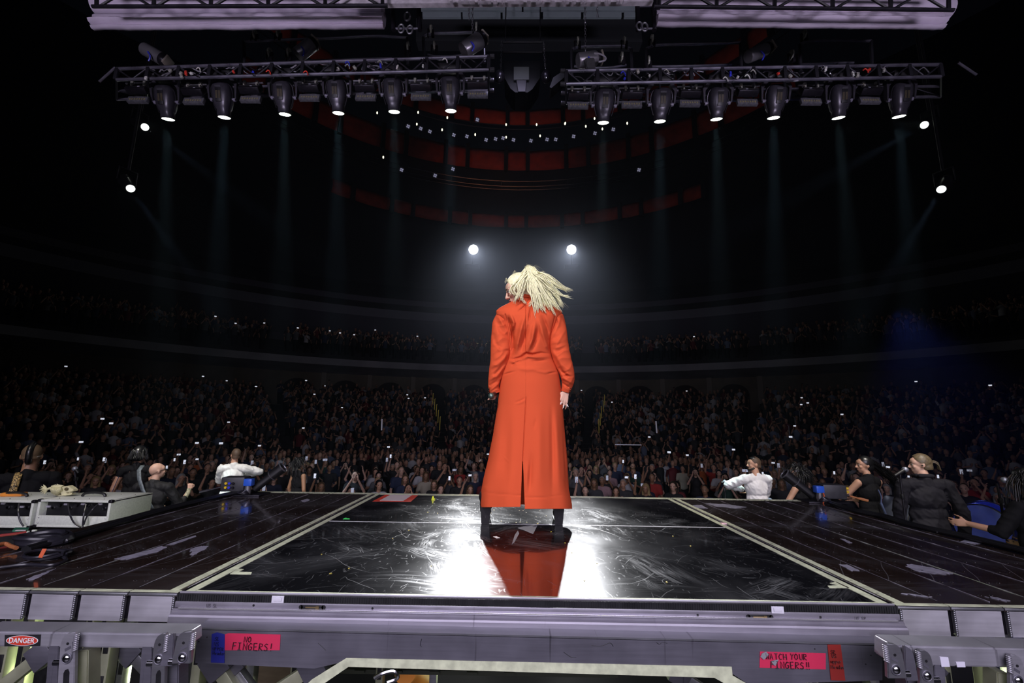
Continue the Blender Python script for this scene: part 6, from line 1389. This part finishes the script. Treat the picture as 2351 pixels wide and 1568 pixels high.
def proto(pose, fem):
    arms, ph = POSES[pose]; T0 = None; parts = {}; s = 1.; sw = .155 if fem else .185
    L = lambda x, y, z: V((x, y, z))
    hp, T = head_prims(L(0, .025, 1.63), Matrix.Identity(3), 1.0)
    pr = hp + [('c', L(0, -.015, 1.44), L(0, .0, 1.55), .055, .05), ('c', L(-sw * .7, -.01, 1.405), L(sw * .7, -.01, 1.405), .055, .055), ('e', L(0, 0, 1.2), (sw * .8, .10, .24))]
    tp = [('c', L(-sw * .72, -.012, 1.41), L(sw * .72, -.012, 1.41), .072, .072), ('e', L(0, 0, 1.26), (sw * .92, .122, .19)), ('e', L(0, 0, 1.06), (sw * .86, .118, .17)), ('e', L(0, 0, .95), (.175, .125, .12))]
    q = bmn()
    for i, sg in enumerate((-1, 1)):
        e, w_, hd = arms[i]; S_, E_, W2 = L(sg * sw, -.01, 1.405), L(sg * e[0], e[1], e[2]), L(sg * w_[0], w_[1], w_[2]); pr += [('c', S_, E_, .042, .036), ('c', E_, W2, .036, .026)]; tp.append(('c', S_, S_.lerp(E_, .6), .062, .056))
        for k in hand_prims(W2, (sg * hd[0], hd[1], hd[2]), (-sg, .1, 0), (0, 1, .2), .18, .35): tube(q, [k[1], k[2]], [k[3], k[4]], 6)
    lp = [('e', L(0, -.01, .93), (.18, .12, .12))]
    for sg in (-1, 1): lp += [('c', L(sg * .09, 0, .9), L(sg * .1, .02, .5), .09, .065), ('c', L(sg * .1, .02, .5), L(sg * .105, -.02, .1), .062, .048), ('c', L(sg * .105, -.04, .05), L(sg * .12, .13, .04), .045, .035)]
    b = blob('body', pr, .013, SKIN, None, 2); bm = bmn(); bm.from_mesh(b.data)
    hm = bpy.data.meshes.new('h'); q.to_mesh(hm); q.free(); bm.from_mesh(hm); bm.to_mesh(b.data); bm.free()
    for p in b.data.polygons: p.use_smooth = True
    eb = bmn()
    for x in (-1, 1): ball(eb, T(x * .031, .082, .004), .0095, 1); box(eb, T(x * .031, .092, .024), (.03, .008, .006))
    eyes = obj('eyes', eb, HAIRB, None)
    sh = blob('shirt', tp, .02, DKC, None, 2); tr = blob('trousers', lp, .025, TR, None, 2)
    if fem: hr = blob('hair', [('e', T(0, -.025, .035), (.09, .095, .10)), ('c', T(-.06, -.04, 0), T(-.075, -.04, -.17), .04, .028), ('c', T(.06, -.04, 0), T(.075, -.04, -.17), .04, .028), ('c', T(0, -.07, 0), T(0, -.075, -.19), .06, .04)], .014, HAIRB, None, 2)
    else: hr = blob('hair', [('e', T(0, -.03, .04), (.083, .088, .088))], .014, HAIRB, None, 2)
    for k, o in dict(body=b, shirt=sh, trousers=tr, hair=hr, eyes=eyes).items(): parts[k] = o.data; bpy.data.objects.remove(o)
    return parts, ph


for pose in POSES:
    for fem in (0, 1): PROTO[(pose, fem)] = proto(pose, fem)
SHIRTS = [('black', (.012, .012, .014)), ('dark blue', (.02, .03, .075)), ('dark grey', (.045, .045, .05)), ('black', (.015, .015, .017)), ('white', (.50, .50, .53)), ('maroon', (.14, .015, .02)), ('light blue', (.16, .2, .3)), ('navy', (.015, .02, .05)), ('grey', (.12, .12, .13)), ('red', (.38, .03, .025)), ('dark green', (.015, .05, .035)), ('pale pink', (.42, .26, .28)), ('orange', (.5, .12, .03)), ('cream', (.4, .36, .28))]
SM = {n: mat(n.replace(' ', '_') + '_crowd_shirt', c, .8) for n, c in SHIRTS}
HM_ = [('black', HAIRB), ('brown', HAIRBR), ('dark', mat('dark_brown_hair', (.03, .018, .01), .5)), ('blonde', mat('dull_blonde_hair', (.32, .23, .10), .5)), ('grey', mat('grey_hair', (.3, .3, .3), .5))]
SK = [SKIN, SKINL, SKIND, SKIN]
PHN = bmn(); box(PHN, (0, 0, 0), (.075, .009, .15), bev=.004); PHM = bpy.data.meshes.new('phone'); PHN.to_mesh(PHM); PHN.free(); PHM.materials.append(BLACK)
q = bmn(); box(q, (0, .0055, 0), (.066, .002, .135)); SCM = bpy.data.meshes.new('screen'); q.to_mesh(SCM); q.free(); SCM.materials.append(mat('phone_screen', (.75, .8, 1), .3, emit=.22)); 
rr = random.Random(42)
poses = list(POSES); W8 = [5, 4, 3, 2.5, 1, 3]
FLASH = mat('phone_glow', (.8, .85, 1), .3, emit=.7)
q = bmn(); box(q, (0, -.0055, .01), (.05, .002, .10)); FLM = bpy.data.meshes.new('glow_panel'); q.to_mesh(FLM); q.free(); FLM.materials.append(FLASH)


def spectator(x, y, z, row, idx, nrow):
    fem = int(rr.random() < .45); pose = rr.choices(poses, W8)[0]; sn = rr.choices([a_[0] for a_ in SHIRTS], [7, 4, 4, 5, 1.2, 1, .8, 3, 2, .5, 1.2, .5, .3, .5])[0]; hn, hm_ = rr.choice(HM_[:3] if rr.random() < .8 else HM_[3:])
    parts, ph = PROTO[(pose, fem)]; H_ = rr.uniform(.93, 1.06) * (.95 if fem else 1.0)
    side = 'left' if x < .1 else 'right'; near = 'far ' if abs(x) > 8 else 'inner ' if abs(x) < 3.5 else ''
    t = bpy.data.objects.new('person', None); COL.objects.link(t); t.location = (x, y, z); face = 180 + math.degrees(math.atan2(x, -y)) * -1 * -1
    t.rotation_euler = (0, 0, math.atan2(x, y - 2) * -1 + PI + rr.uniform(-.2, .2)); t.scale = (H_,) * 3
    sp = {'standing with arms down': 'arms down', 'filming with a phone held up in both hands': 'filming on a phone', 'holding a phone high in one hand': 'one arm held high', 'clapping with hands at the chest': 'clapping', 'with both arms raised overhead': 'both arms raised', 'with hands clasped low': 'hands clasped'}[pose]
    rw = 'front row' if row == 1 else ORD[row - 1] + ' row'
    tag(t, f'{"long-haired " if fem else ""}spectator in {sn}, {sp}, {rw}, {ORD[idx]} from the left', 'person', f'standing audience, {rw}')
    sk = rr.choice(SK)
    for k, mm in (('body', sk), ('shirt', SM[sn]), ('trousers', TR), ('hair', hm_), ('eyes', HAIRB)):
        o = bpy.data.objects.new(k, parts[k]); COL.objects.link(o); o.parent = t
        if o.material_slots: o.material_slots[0].link = 'OBJECT'; o.material_slots[0].material = mm
    if ph and rr.random() < .5:
        c = Matrix.Translation(t.location) @ t.rotation_euler.to_matrix().to_4x4() @ Matrix.Diagonal((H_, H_, H_, 1)) @ V(ph)
        o = bpy.data.objects.new('phone', PHM); COL.objects.link(o); o.location = c; o.rotation_euler = (R_(-8), R_(90) if rr.random() < .35 else 0, t.rotation_euler.z); s2 = bpy.data.objects.new('screen', SCM); COL.objects.link(s2); s2.parent = o
        if rr.random() < .4: s3 = bpy.data.objects.new('back_light', FLM); COL.objects.link(s3); s3.parent = o; o.rotation_euler.z += PI
        tag(o, f'phone raised by the {ORD[idx]} spectator from the left in the {rw}', 'phone', 'phones raised in the crowd')


count = 0; row = 0; far = []
for row in range(1, 40):
    Y = 11.2 + (row - 1) * .95
    if row <= 9:
        half = min(16, Y * 1.05); n_ = int(2 * half / .68); xs = [-half + (i + .5) * 2 * half / n_ + rr.uniform(-.05, .05) for i in range(n_)]
        lst = [(x, Y + rr.uniform(-.2, .2), -1.0) for x in xs if not (abs(abs(x) - 5.2) < .5)]
        lst.sort()
        if count + len(lst) <= 292:
            for i, (x, y, z) in enumerate(lst): spectator(x, y, z, row, i, len(lst)); count += 1
        else: far += lst
for row in range(9): 
    Y = 18.8 + row * .75; half = 20; xs = [-half + i * .6 + rr.uniform(-.15, .15) for i in range(int(2 * half / .6))]; far += [(x, Y + rr.uniform(-.2, .2), -1.0) for x in xs if (CB + V((0, 0, 0)) - V((x, Y, 0))).length < 18.8]
for r, z in TIER + TIER2:
    n_ = int(R_(124) * r / .58)
    for i in range(n_):
        a = R_(-62 + 124 * (i + rr.uniform(.2, .8)) / n_)
        if min(abs(math.degrees(a) - k) for k in (-33, -11, 11, 33)) < .9: continue
        far.append((math.sin(a) * r, CB.y + math.cos(a) * r, z))
print('individual', count, 'far', len(far))
# the remaining crowd, one simple figure mesh repeated into a single object
verts, faces, mi = [], [], []
CM = [SKIN, SKIND, HAIRB, HAIRBR, TR, SM['dark blue'], SM['black'], SM['white'], SM['grey'], SM['maroon'], SM['light blue'], SM['dark grey'], FLASH]


def simple(variant):
    """low figure: legs+torso loft, arms, head, hair -> (verts, faces, part id)"""
    bm = bmn(); ids = []

    def add(fn, pid):
        n0 = len(bm.faces); fn(); bm.faces.ensure_lookup_table(); ids.extend([pid] * (len(bm.faces) - n0))
    add(lambda: ringloft(bm, [[(math.cos(u) * a, math.sin(u) * b, z) for u in [k * PI / 3 for k in range(6)]] for z, a, b in ((.05, .12, .08), (.9, .17, .11))]), 4)
    add(lambda: ringloft(bm, [[(math.cos(u) * a, math.sin(u) * b, z) for u in [k * PI / 4 for k in range(8)]] for z, a, b in ((.88, .175, .12), (1.1, .155, .11), (1.3, .19, .125), (1.43, .17, .09), (1.49, .06, .05))]), 5)
    add(lambda: tube(bm, [(0, 0, 1.45), (0, .01, 1.56)], .05, 6), 0)
    add(lambda: ball(bm, (0, .02, 1.64), (.078, .095, .115), 2), 0)
    add(lambda: ball(bm, (0, -.012, 1.67), (.084, .092, .1), 1), 2)
    arms = [[((.19, 0, 1.4), (.25, 0, 1.14), (.2, .1, .92))] * 2, [((.19, 0, 1.4), (.25, .16, 1.27), (.07, .3, 1.6))] * 2, [((.19, 0, 1.4), (.25, .05, 1.15), (.06, .26, 1.22))] * 2, [((.19, 0, 1.4), (.25, .05, 1.15), (.06, .26, 1.22)), ((.19, 0, 1.4), (.28, .05, 1.6), (.2, .1, 1.88))]][variant]
    for sg, (a, b, c) in zip((-1, 1), arms):
        f = lambda p: (p[0] * sg, p[1], p[2])
        add(lambda: tube(bm, [f(a), f(b)], [.055, .042], 6), 5); add(lambda: tube(bm, [f(b), f(c)], [.036, .026], 5), 0); add(lambda: ball(bm, f((c[0], c[1] + .02, c[2] + (.06 if c[2] > 1 else -.06))), (.03, .035, .06), 1), 0)
    if variant in (1, 3): c = (0, .34, 1.7) if variant == 1 else (.2, .14, 2.0); add(lambda: box(bm, c, (.13, .01, .07)), 12)
    bm.verts.ensure_lookup_table(); bm.verts.index_update(); vs = [v.co.copy() for v in bm.verts]; fs = [[v.index for v in f.verts] for f in bm.faces]; bm.free(); return vs, fs, ids


SV = [simple(k) for k in range(4)]
for (x, y, z) in far:
    vs, fs, ids = SV[rr.choices((0, 1, 2, 3), (6, 1.6, 3, .8))[0]]; rz = -math.atan2(x, y) + PI + rr.uniform(-.3, .3); s = rr.uniform(.9, 1.06); c_, s_ = math.cos(rz) * s, math.sin(rz) * s; b0 = len(verts)
    verts.extend([(x + v.x * c_ - v.y * s_, y + v.x * s_ + v.y * c_, z + v.z * s) for v in vs]); faces.extend([[b0 + i for i in f] for f in fs])
    sk = rr.choice((0, 0, 1)); hr = rr.choice((2, 2, 3)); shr = rr.choice((5, 5, 6, 6, 6, 6, 6, 11, 11, 11, 7, 8, 9, 10, 6, 6)); lit = rr.random() < .12
    mi.extend([sk if k == 0 else hr if k == 2 else shr if k == 5 else (12 if lit else 6) if k == 12 else k for k in ids])
me = bpy.data.meshes.new('crowd'); me.from_pydata(verts, [], faces); me.update()
for m in CM: me.materials.append(m)
me.polygons.foreach_set('material_index', mi)
for p in me.polygons: p.use_smooth = True
o = bpy.data.objects.new('distant_crowd', me); COL.objects.link(o); tag(o, 'dense dim audience filling the far floor, the rising tiers and the balcony', 'crowd', None, 'stuff')

# small stage-side props -------------------------------------------------
def amp(x0, x1, lab, F=3.9):
    """white guitar amplifier head with open front, corner caps and handle"""
    a, b = P(x0, 1150, F), P(x1, 1154, F); zt = P((x0 + x1) / 2, 1148, F).z; w_ = b.x - a.x; cx = (a.x + b.x) / 2; H_, D = .215, .44; t = root('amplifier_head', lab, 'amplifier', (cx, F + D / 2, zt - H_), 'white amplifier heads'); zc = zt - H_ / 2
    q = bmn(); box(q, (cx, F + D / 2, zt - .009), (w_, D, .018), bev=.004); box(q, (cx, F + D / 2, zt - H_ + .009), (w_, D, .018), bev=.004)
    for s in (-1, 1): box(q, (cx + s * (w_ / 2 - .011), F + D / 2, zc), (.022, D, H_), bev=.005)
    box(q, (cx, F + .01, zt - H_ + .052), (w_ - .02, .014, .075), bev=.002); obj('cabinet', q, WHITE, t)
    q = bmn(); box(q, (cx, F + .16, zc), (w_ - .05, .2, H_ - .04)); ch = obj('chassis', q, BLACK, t)
    rr = random.Random(int(x0 + 500))
    for k in range(12): q = bmn(); c = V((a.x + .04 + (w_ - .08) * k / 11, F + .055, zt - .035 - rr.random() * .04)); (cyl(q, c, c + V((0, -.014, 0)), .011, seg=12) if k % 3 else box(q, c, (.03, .01, .014))); obj('knob' if k % 3 else 'display', q, CHROME if k % 3 == 1 else mat('dim_label', (.3, .28, .35), .4, emit=.12) if k % 3 == 0 else BLACK, ch)
    for sx in (-1, 1):
        for zz in (zt - .008, zt - H_ + .008):
            q = bmn(); box(q, (cx + sx * (w_ / 2 - .008), F + .012, zz), (.034, .034, .026), bev=.009); obj('corner_cap', q, BLKMET, t)
        for k in range(2): q = bmn(); ball(q, (cx + sx * (w_ / 2 - .028), F + .001, zt - H_ + .035 + k * .04), .005, 2); obj('screw', q, CHROME, t)
    q = bmn(); tube(q, bez([(cx - .10, F + .17, zt + .004), (cx - .08, F + .17, zt + .026), (cx, F + .17, zt + .036), (cx + .08, F + .17, zt + .026), (cx + .10, F + .17, zt + .004)], 6), .011, 8); obj('handle', q, RUBBER, t)
    q = bmn()
    for k in range(9): ball(q, (a.x + .05 + (w_ - .1) * k / 8, F + .3 - .24 * (k % 2), zt + .001), .004, 1)
    obj('studs', q, CHROME, t); q = bmn()
    for k in (-1, 1): cyl(q, (cx + k * w_ * .4, F + .18, zt - H_ - .02), (cx + k * w_ * .4, F + .18, zt - H_), .02, seg=12)
    obj('feet', q, RUBBER, t)
    return t, zt


ta, za = amp(88, 255, 'right white amplifier head with open front, beside the deck edge'); tb, zb = amp(-110, 78, 'left white amplifier head cut by the left frame edge')
for x0, x1, tx, lab in ((88, 255, ta, 'right'), (-110, 78, tb, 'left')):
    a, b = P(x0, 1154, 3.9), P(x1, 1154, 3.9); zz = tx.location.z - .02
    t = root('speaker_cabinet', f'white-edged speaker cabinet with dark grille under the {lab} amplifier', 'speaker', ((a.x + b.x) / 2, 4.12, 0)); w_ = b.x - a.x; cx = (a.x + b.x) / 2
    q = bmn(); box(q, (cx, 4.12, zz / 2), (w_, .42, zz - .002), bev=.01); obj('cabinet', q, BLACK, t)
    for s in (-1, 1): q = bmn(); box(q, (cx + s * (w_ / 2 - .012), 3.90, zz / 2), (.03, .02, zz), bev=.004); obj('edge_strip', q, WHITE, t)
    for s in (-1, 1): q = bmn(); tube(q, [V((cx + s * w_ * .25, 3.90, zz - .24)) + V((.2 * w_ * math.cos(u), 0, .2 * w_ * math.sin(u))) for u in [k * PI / 16 for k in range(33)]], .008, 6); obj('speaker_cone_rim', q, BLKMET, t)
for pts, lab in (([(198, 1158), (193, 1180), (190, 1205), (191, 1212)], 'middle'), ([(156, 1156), (160, 1180), (170, 1200), (185, 1210)], 'left'), ([(225, 1158), (212, 1170), (200, 1185), (192, 1205)], 'right'), ([(44, 1156), (42, 1175), (46, 1195), (54, 1208)], 'far left')):
    q = bmn(); tube(q, bez([P(x, y, 3.86 if i else 3.9) for i, (x, y) in enumerate(pts)], 8), .006, 7); tag(centre(obj('instrument_cable', q, CABLE, None)), f'{lab} black cable hanging out of the white amplifier fronts', 'cable')
q = bmn(); c = P(32, 1136, 4.1); box(q, V((c.x, c.y, zb + .016)), (.16, .07, .03), .2, bev=.007); tag(centre(obj('orange_tool', q, ORANGE, None)), 'orange plastic tool lying on the left amplifier', 'tool')
# toy fish skeleton on the amp
BONE = mat('bone_plastic', (.72, .68, .42), .45, var=.15, scale=30); F0 = 4.08; K0 = 1.5
t = root('fish_skeleton', 'cream toy fish skeleton with toothy jaw on the white amplifiers', 'toy', (P(128, 1134, F0).x, F0, za))
dz = za - P(128, 1136, F0).z + .001


def fp(x, y, dy=0.): return P(x, y, F0 + dy * K0) + V((0, 0, dz))


hull = [(148, 1114), (156, 1113), (163, 1118), (169, 1122.5), (168, 1126), (160, 1127), (152, 1127.5), (150, 1130), (158, 1131.5), (165, 1131.5), (162, 1134.5), (150, 1135.5), (140, 1135), (139, 1122), (142, 1116)]
q = bmn(); prism(q, [fp(x, y, -.016) for x, y in hull], (0, .048, 0)); bmesh.ops.bevel(q, geom=list(q.edges), offset=.004, segments=2, affect='EDGES')
for k in range(6): a = fp(153 + k * 2.6, 1127.2 + .2 * k, -.008); cyl(q, a, a + V((0, 0, -.013)), .0045, .0008, seg=5); a = fp(152 + k * 2.3, 1131.5, -.008); cyl(q, a, a + V((0, 0, .012)), .0045, .0008, seg=5)
hd = obj('skull', q, BONE, t, angle=60); q = bmn(); ball(q, fp(153, 1120.5, -.018), (.018, .008, .014), 2); obj('eye_socket', q, mat('socket_brown', (.08, .06, .02), .6), hd)
q = bmn(); tube(q, bez([fp(145, 1116), fp(134, 1114.5), (fp(120, 1117)), fp(108, 1121)], 6), [.014] * 6 + [.012] * 6 + [.009] * 7, 8); obj('spine', q, BONE, t)
for k in range(8):
    x = 119 + k * 3.1; h_ = 8 + 8 * math.sin((k + 1.5) / 9 * PI); q = bmn()
    for s in (-1, 1): tube(q, bez([fp(x, 1116 - .15 * k), fp(x - 1, 1116 + h_ * .5, s * .032), fp(x + 1.6, 1117.5 + h_, s * .006)], 5), .006, 6)
    obj('rib', q, BONE, t)
    q = bmn(); cyl(q, fp(x + 2, 1115 - .1 * k), fp(x - 1 + .6 * k * .4, 1108.5 + abs(k - 4) * 1.1), (.006), .002, seg=6); obj('fin_spine', q, BONE, t)
q = bmn(); prism(q, [fp(122, 1130), fp(140, 1134), fp(150, 1135.8), (fp(135, 1137)), fp(124, 1134)], (0, .03, 0)); obj('belly_plate', q, BONE, t)
q = bmn()
for k in range(7): a = R_(-62 + k * 20); tube(q, [fp(109, 1121.5), fp(109 - math.cos(a) * 11, 1121.5 - math.sin(a) * 9, .004 * (k % 2)), fp(109 - math.cos(a) * (17 + k % 2), 1121.5 - math.sin(a) * 13)], [.008, .008, .002], 6, flat=.6)
obj('tail_fin', q, BONE, t)


# coils of cable on the left wing
def coil(cx, cy, n, rx, lab, r=.009, z=ZD):
    c = G(cx, cy, z); q = bmn(); rr = random.Random(int(cx)); pts = []
    for k in range(n * 22): a = k / 22 * 2 * PI; j = k // 22; R0 = rx * (1 + .07 * math.sin(j * 2.3) + .03 * rr.random() * 0); pts.append(c + V((R0 * math.cos(a) + .012 * math.sin(j), R0 * .8 * math.sin(a) + .014 * math.cos(j * 1.7), .012 + j * .0065 + .004 * math.sin(a * 2 + j))))
    tube(q, pts, r, 7); return tag(centre(obj('cable_coil', q, CABLE, None)), lab, 'cable')


coil(98, 1250, 6, .108, 'thick coiled black cable on the left wing, in front of the amplifiers', .0125)
coil(104, 1281, 3, .085, 'thinner coiled black cable with orange strap, lower left wing', .007)
q = bmn(); prism(q, [G(88, 1280, ZD + .05), G(97, 1281, ZD + .05), G(107, 1262, ZD + .08), G(97, 1262, ZD + .08)], (0, 0, .004)); tag(centre(obj('orange_strap', q, mat('orange_strap', (.65, .13, .05), .5), None)), 'orange hook-and-loop strap round the thinner cable coil', 'strap')
q = bmn(); tube(q, bez([G(0, 1303, ZD + .01), G(60, 1296, ZD + .01), G(120, 1297, ZD + .01), G(152, 1285, ZD + .01), G(135, 1273, ZD + .01)], 10), .007, 7); tag(centre(obj('loose_cable', q, CABLE, None)), 'loose black cable trailing left from the strapped coil', 'cable')
q = bmn(); tube(q, bez([G(-20, 1255, ZD + .03), G(10, 1248, ZD + .03), G(25, 1254, ZD + .02), G(38, 1258, ZD + .02)], 8), .009, 8); tag(centre(obj('orange_cable_plug', q, mat('dull_orange', (.4, .14, .05), .5), None)), 'dull orange cable with plugs at the left frame edge', 'cable')
q = bmn(); tube(q, bez([G(-20, 1232, ZD + .03), G(30, 1226, ZD + .03), G(60, 1222, ZD + .03)], 8), .007, 8); tag(centre(obj('red_cable', q, mat('dark_red_cable', (.3, .03, .03), .5), None)), 'dark red cable behind the thick coil at far left', 'cable')
t = root('label_plate', 'flat plate with a green and white label behind the thick coil', 'label', G(48, 1219, ZD)); q = bmn(); prism(q, [G(28, 1221, ZD + .02), G(62, 1221, ZD + .02), G(66, 1215, ZD + .02), G(34, 1215, ZD + .02)], (0, 0, .01)); obj('plate', q, mat('green_label', (.03, .16, .09), .5), t, smooth=False)
q = bmn(); prism(q, [G(34, 1219, ZD + .031), G(58, 1219, ZD + .031), G(61, 1216.5, ZD + .031), G(38, 1216.5, ZD + .031)], (0, 0, .001)); obj('label_stripe', q, MATS['white_tape'], t, smooth=False)


# confetti launchers at both far corners
def launcher(cx, cy, flip, lab, lens):
    c = G(cx, cy); t = root('confetti_launcher', lab, 'launcher', c); f = flip; FL = c.y
    k = .0044
    q = bmn(); box(q, c + V((0, 0, .006)), (.36, .2, .012), bev=.003); obj('base_plate', q, BLKMET, t)
    q = bmn(); box(q, c + V((-f * .09, 0, .095)), (.19, .14, .12), f * .15, bev=.008); bx = obj('control_box', q, mat('box_grey', (.035, .035, .04), .5, var=.3), t)
    for j in range(6): q = bmn(); a = c + V((-f * .09 - f * .10, -.05 + (j % 2) * .05, .065 + (j // 2) * .03)) if lens else c + V((-f * .10 + (j % 3) * .03 - .03, -.075, .07 + (j // 3) * .035)); cyl(q, a, a + V((-f * .018, -.004, 0)) if lens else a + V((0, -.01, 0)), .011, seg=12); obj('connector', q, [mat('connector_yellow', (.75, .5, .02), .4), CBL, BLKMET][j % 3 if not lens else (0 if j % 3 else 2)], bx)
    q = bmn(); box(q, c + V((f * .055, -.05, .115)), (.07, .06, .06), bev=.006); obj('blue_valve', q, mat('valve_blue', (.03, .12, .62), .35), t)
    q = bmn(); cyl(q, c + V((f * .05, -.05, .0)), c + V((f * .05, -.05, .085)), .026, seg=18); obj('steel_column', q, ALUD, t)
    q = bmn(); a, b = c + V((f * .07, .02, .05)), c + V((f * .29, .05, .235)); tube(q, [a, a.lerp(b, .55), a.lerp(b, .56), b], [.036, .036, .044, .047], 18, cap=False); obj('barrel', q, RUBBER, t)
    q = bmn(); d = (b - a).normalized(); x_, y_, _ = frame(d); tube(q, [b + (x_ * math.cos(u) + y_ * math.sin(u)) * .045 for u in [2 * PI * j / 20 for j in range(21)]], .006, 6); tube(q, [a.lerp(b, .6) + (x_ * math.cos(u) + y_ * math.sin(u)) * .046 for u in [2 * PI * j / 20 for j in range(21)]], .004, 6); obj('barrel_ring', q, ALUD, t)
    q = bmn()
    for j in range(4): tube(q, bez([c + V((-f * .02, -.08, .03)), c + V((f * (.02 + j * .02), -.12 - .01 * j, .03 + .01 * j)), c + V((f * .09, -.1, .02)), c + V((f * .03, -.07, .05))], 6), .006, 6)
    obj('small_cables', q, CABLE, t)
    q = bmn(); tube(q, bez([c + V((-f * .19, -.04, .07)), c + V((-f * .26, -.06, .05)), c + V((-f * .34, -.1, .03))], 6), [.007] * 8 + [.012] * 5, 7); obj('feed_cable', q, mat('dull_orange', (.4, .14, .05), .5) if lens else CABLE, t)
    return t


launcher(562, 1136, 1, 'confetti launcher with blue valve and barrel aimed right, far left deck corner', False)
t = launcher(1888, 1152, -1, 'confetti launcher with blue valve and barrel aimed left, far right deck corner', True)
q = bmn(); c = G(1888, 1152); tube(q, bez([c + V((-.06, -.10, .0)), c + V((-.055, -.115, .05)), c + V((-.05, -.10, .09))], 5), .010, 6, flat=.4); obj('orange_strap', q, MATS['orange_strap'], t)


# microphone stands
def mic_stand(pts, F, mic, lab, lab2, down=1.6):
    a = P(*pts[0], F); t = root('microphone_stand', lab, 'stand', (a.x, F, 0)); q = bmn(); P0 = [P(x, y, F) for x, y in pts]; foot = V((P0[-1].x + (P0[-1].x - P0[0].x) * .3, F, .01)); tube(q, P0 + [foot], .011, 8); obj('stand_tube', q, BLKMET, t); q = bmn(); cyl(q, V((foot.x, F, .0)), V((foot.x, F, .02)), .13, .12, seg=24); obj('base', q, BLACK, t)
    q = bmn(); box(q, P0[len(P0) // 2], (.035, .035, .05), bev=.008); obj('clutch', q, BLACK, t)
    (x0, y0), (x1, y1) = mic; m0, m1 = P(x0, y0, F), P(x1, y1, F); t2 = root('microphone', lab2, 'microphone', m0); q = bmn(); tube(q, [m0, m1.lerp(m0, .15)], [.013, .022], 14); obj('mic_body', q, BLACK, t2); q = bmn(); ball(q, m1, .03, 3); obj('grille', q, mat('silver_grille', (.4, .42, .5), .35, .6, bump=.6, scale=140), t2)


mic_stand([(2066, 1088), (2072, 1140), (2077, 1180)], 5.1, ((2054, 1092), (2078, 1078)), 'microphone stand left of the man with the ponytail', 'microphone with silver grille by the mouth of the ponytail man')
mic_stand([(2289, 1110), (2297, 1150), (2303, 1187)], 4.9, ((2322, 1108), (2306, 1102)), 'microphone stand before the curly-haired backing singer', 'microphone with grey-blue grille near the right frame edge')
mic_stand([(1662, 1106), (1664, 1125), (1665, 1140)], 7.2, ((1656, 1108), (1664, 1106)), 'shiny microphone stand left of the bearded man in white', 'small microphone on the shiny stand before the crowd')
mic_stand([(172, 1082), (174, 1100), (178, 1130)], 5.8, ((180, 1086), (172, 1076)), 'dim microphone stand right of the mohawk man', 'microphone with pale grille right of the mohawk man')
# blue-lit drum and case on the stage floor at the right
t = root('bass_drum', 'translucent blue drum shell glinting behind the grey jacket', 'drum', V((8.15, 8.34, 0))); c = G(2262, 1205, .45); q = bmn(); ax = V((.8, .6, 0)).normalized(); tube(q, [c - ax * .3, c + ax * .3], .36, 40); obj('shell', q, mat('blue_shell', (.10, .14, .55), .18, coat=.8, var=.3, scale=4), t)
for s in (-1, 1): x_, y_, _ = frame(ax); q = bmn(); tube(q, [c + ax * .3 * s + (x_ * math.cos(u) + y_ * math.sin(u)) * .365 for u in [2 * PI * j / 30 for j in range(31)]], .012, 6); obj('hoop', q, BLKMET, t)
t = root('floor_case', 'silver-blue ribbed case standing between the woman in black and the ponytail man', 'case', P(2058, 1190, 6.4)); q = bmn(); c = P(2055, 1176, 6.4); box(q, c, (.2, .28, .38), Matrix.Rotation(.35, 3, 'Y'), bev=.04); obj('case_shell', q, mat('silver_blue', (.25, .28, .4), .25, .6), t)
for k in range(3): q = bmn(); box(q, c + Matrix.Rotation(.35, 3, 'Y') @ V((-.06 + k * .06, -.142, 0)), (.016, .01, .32), Matrix.Rotation(.35, 3, 'Y'), bev=.003); obj('rib', q, ALUD, t)
q = bmn(); prism(q, [G(2205, 1244, ZD + .002), G(2248, 1247, ZD + .002), G(2258, 1240, ZD + .002), G(2222, 1237, ZD + .002)], (0, 0, .002)); tag(centre(obj('set_sheet', q, mat('grey_sheet', (.22, .22, .27), .5), None)), 'grey paper sheet taped on the right wing near the outer edge', 'paper')

# ================================================================ HAZE over the house
q = bmn(); box(q, (0, 27, 15), (70, 43.6, 33)); o = obj('haze', q, None, None, smooth=False); m = bpy.data.materials.new('haze'); m.use_nodes = True; nt = m.node_tree; nt.nodes.clear(); out = nt.nodes.new('ShaderNodeOutputMaterial'); vs_ = nt.nodes.new('ShaderNodeVolumeScatter'); vs_.inputs['Density'].default_value = .0022; vs_.inputs['Anisotropy'].default_value = .55; vs_.inputs['Color'].default_value = (.72, .8, 1, 1)
nt.links.new(vs_.outputs[0], out.inputs['Volume']); o.data.materials.append(m); tag(o, 'thin theatrical haze filling the house and carrying the light beams', 'haze', None, 'stuff')
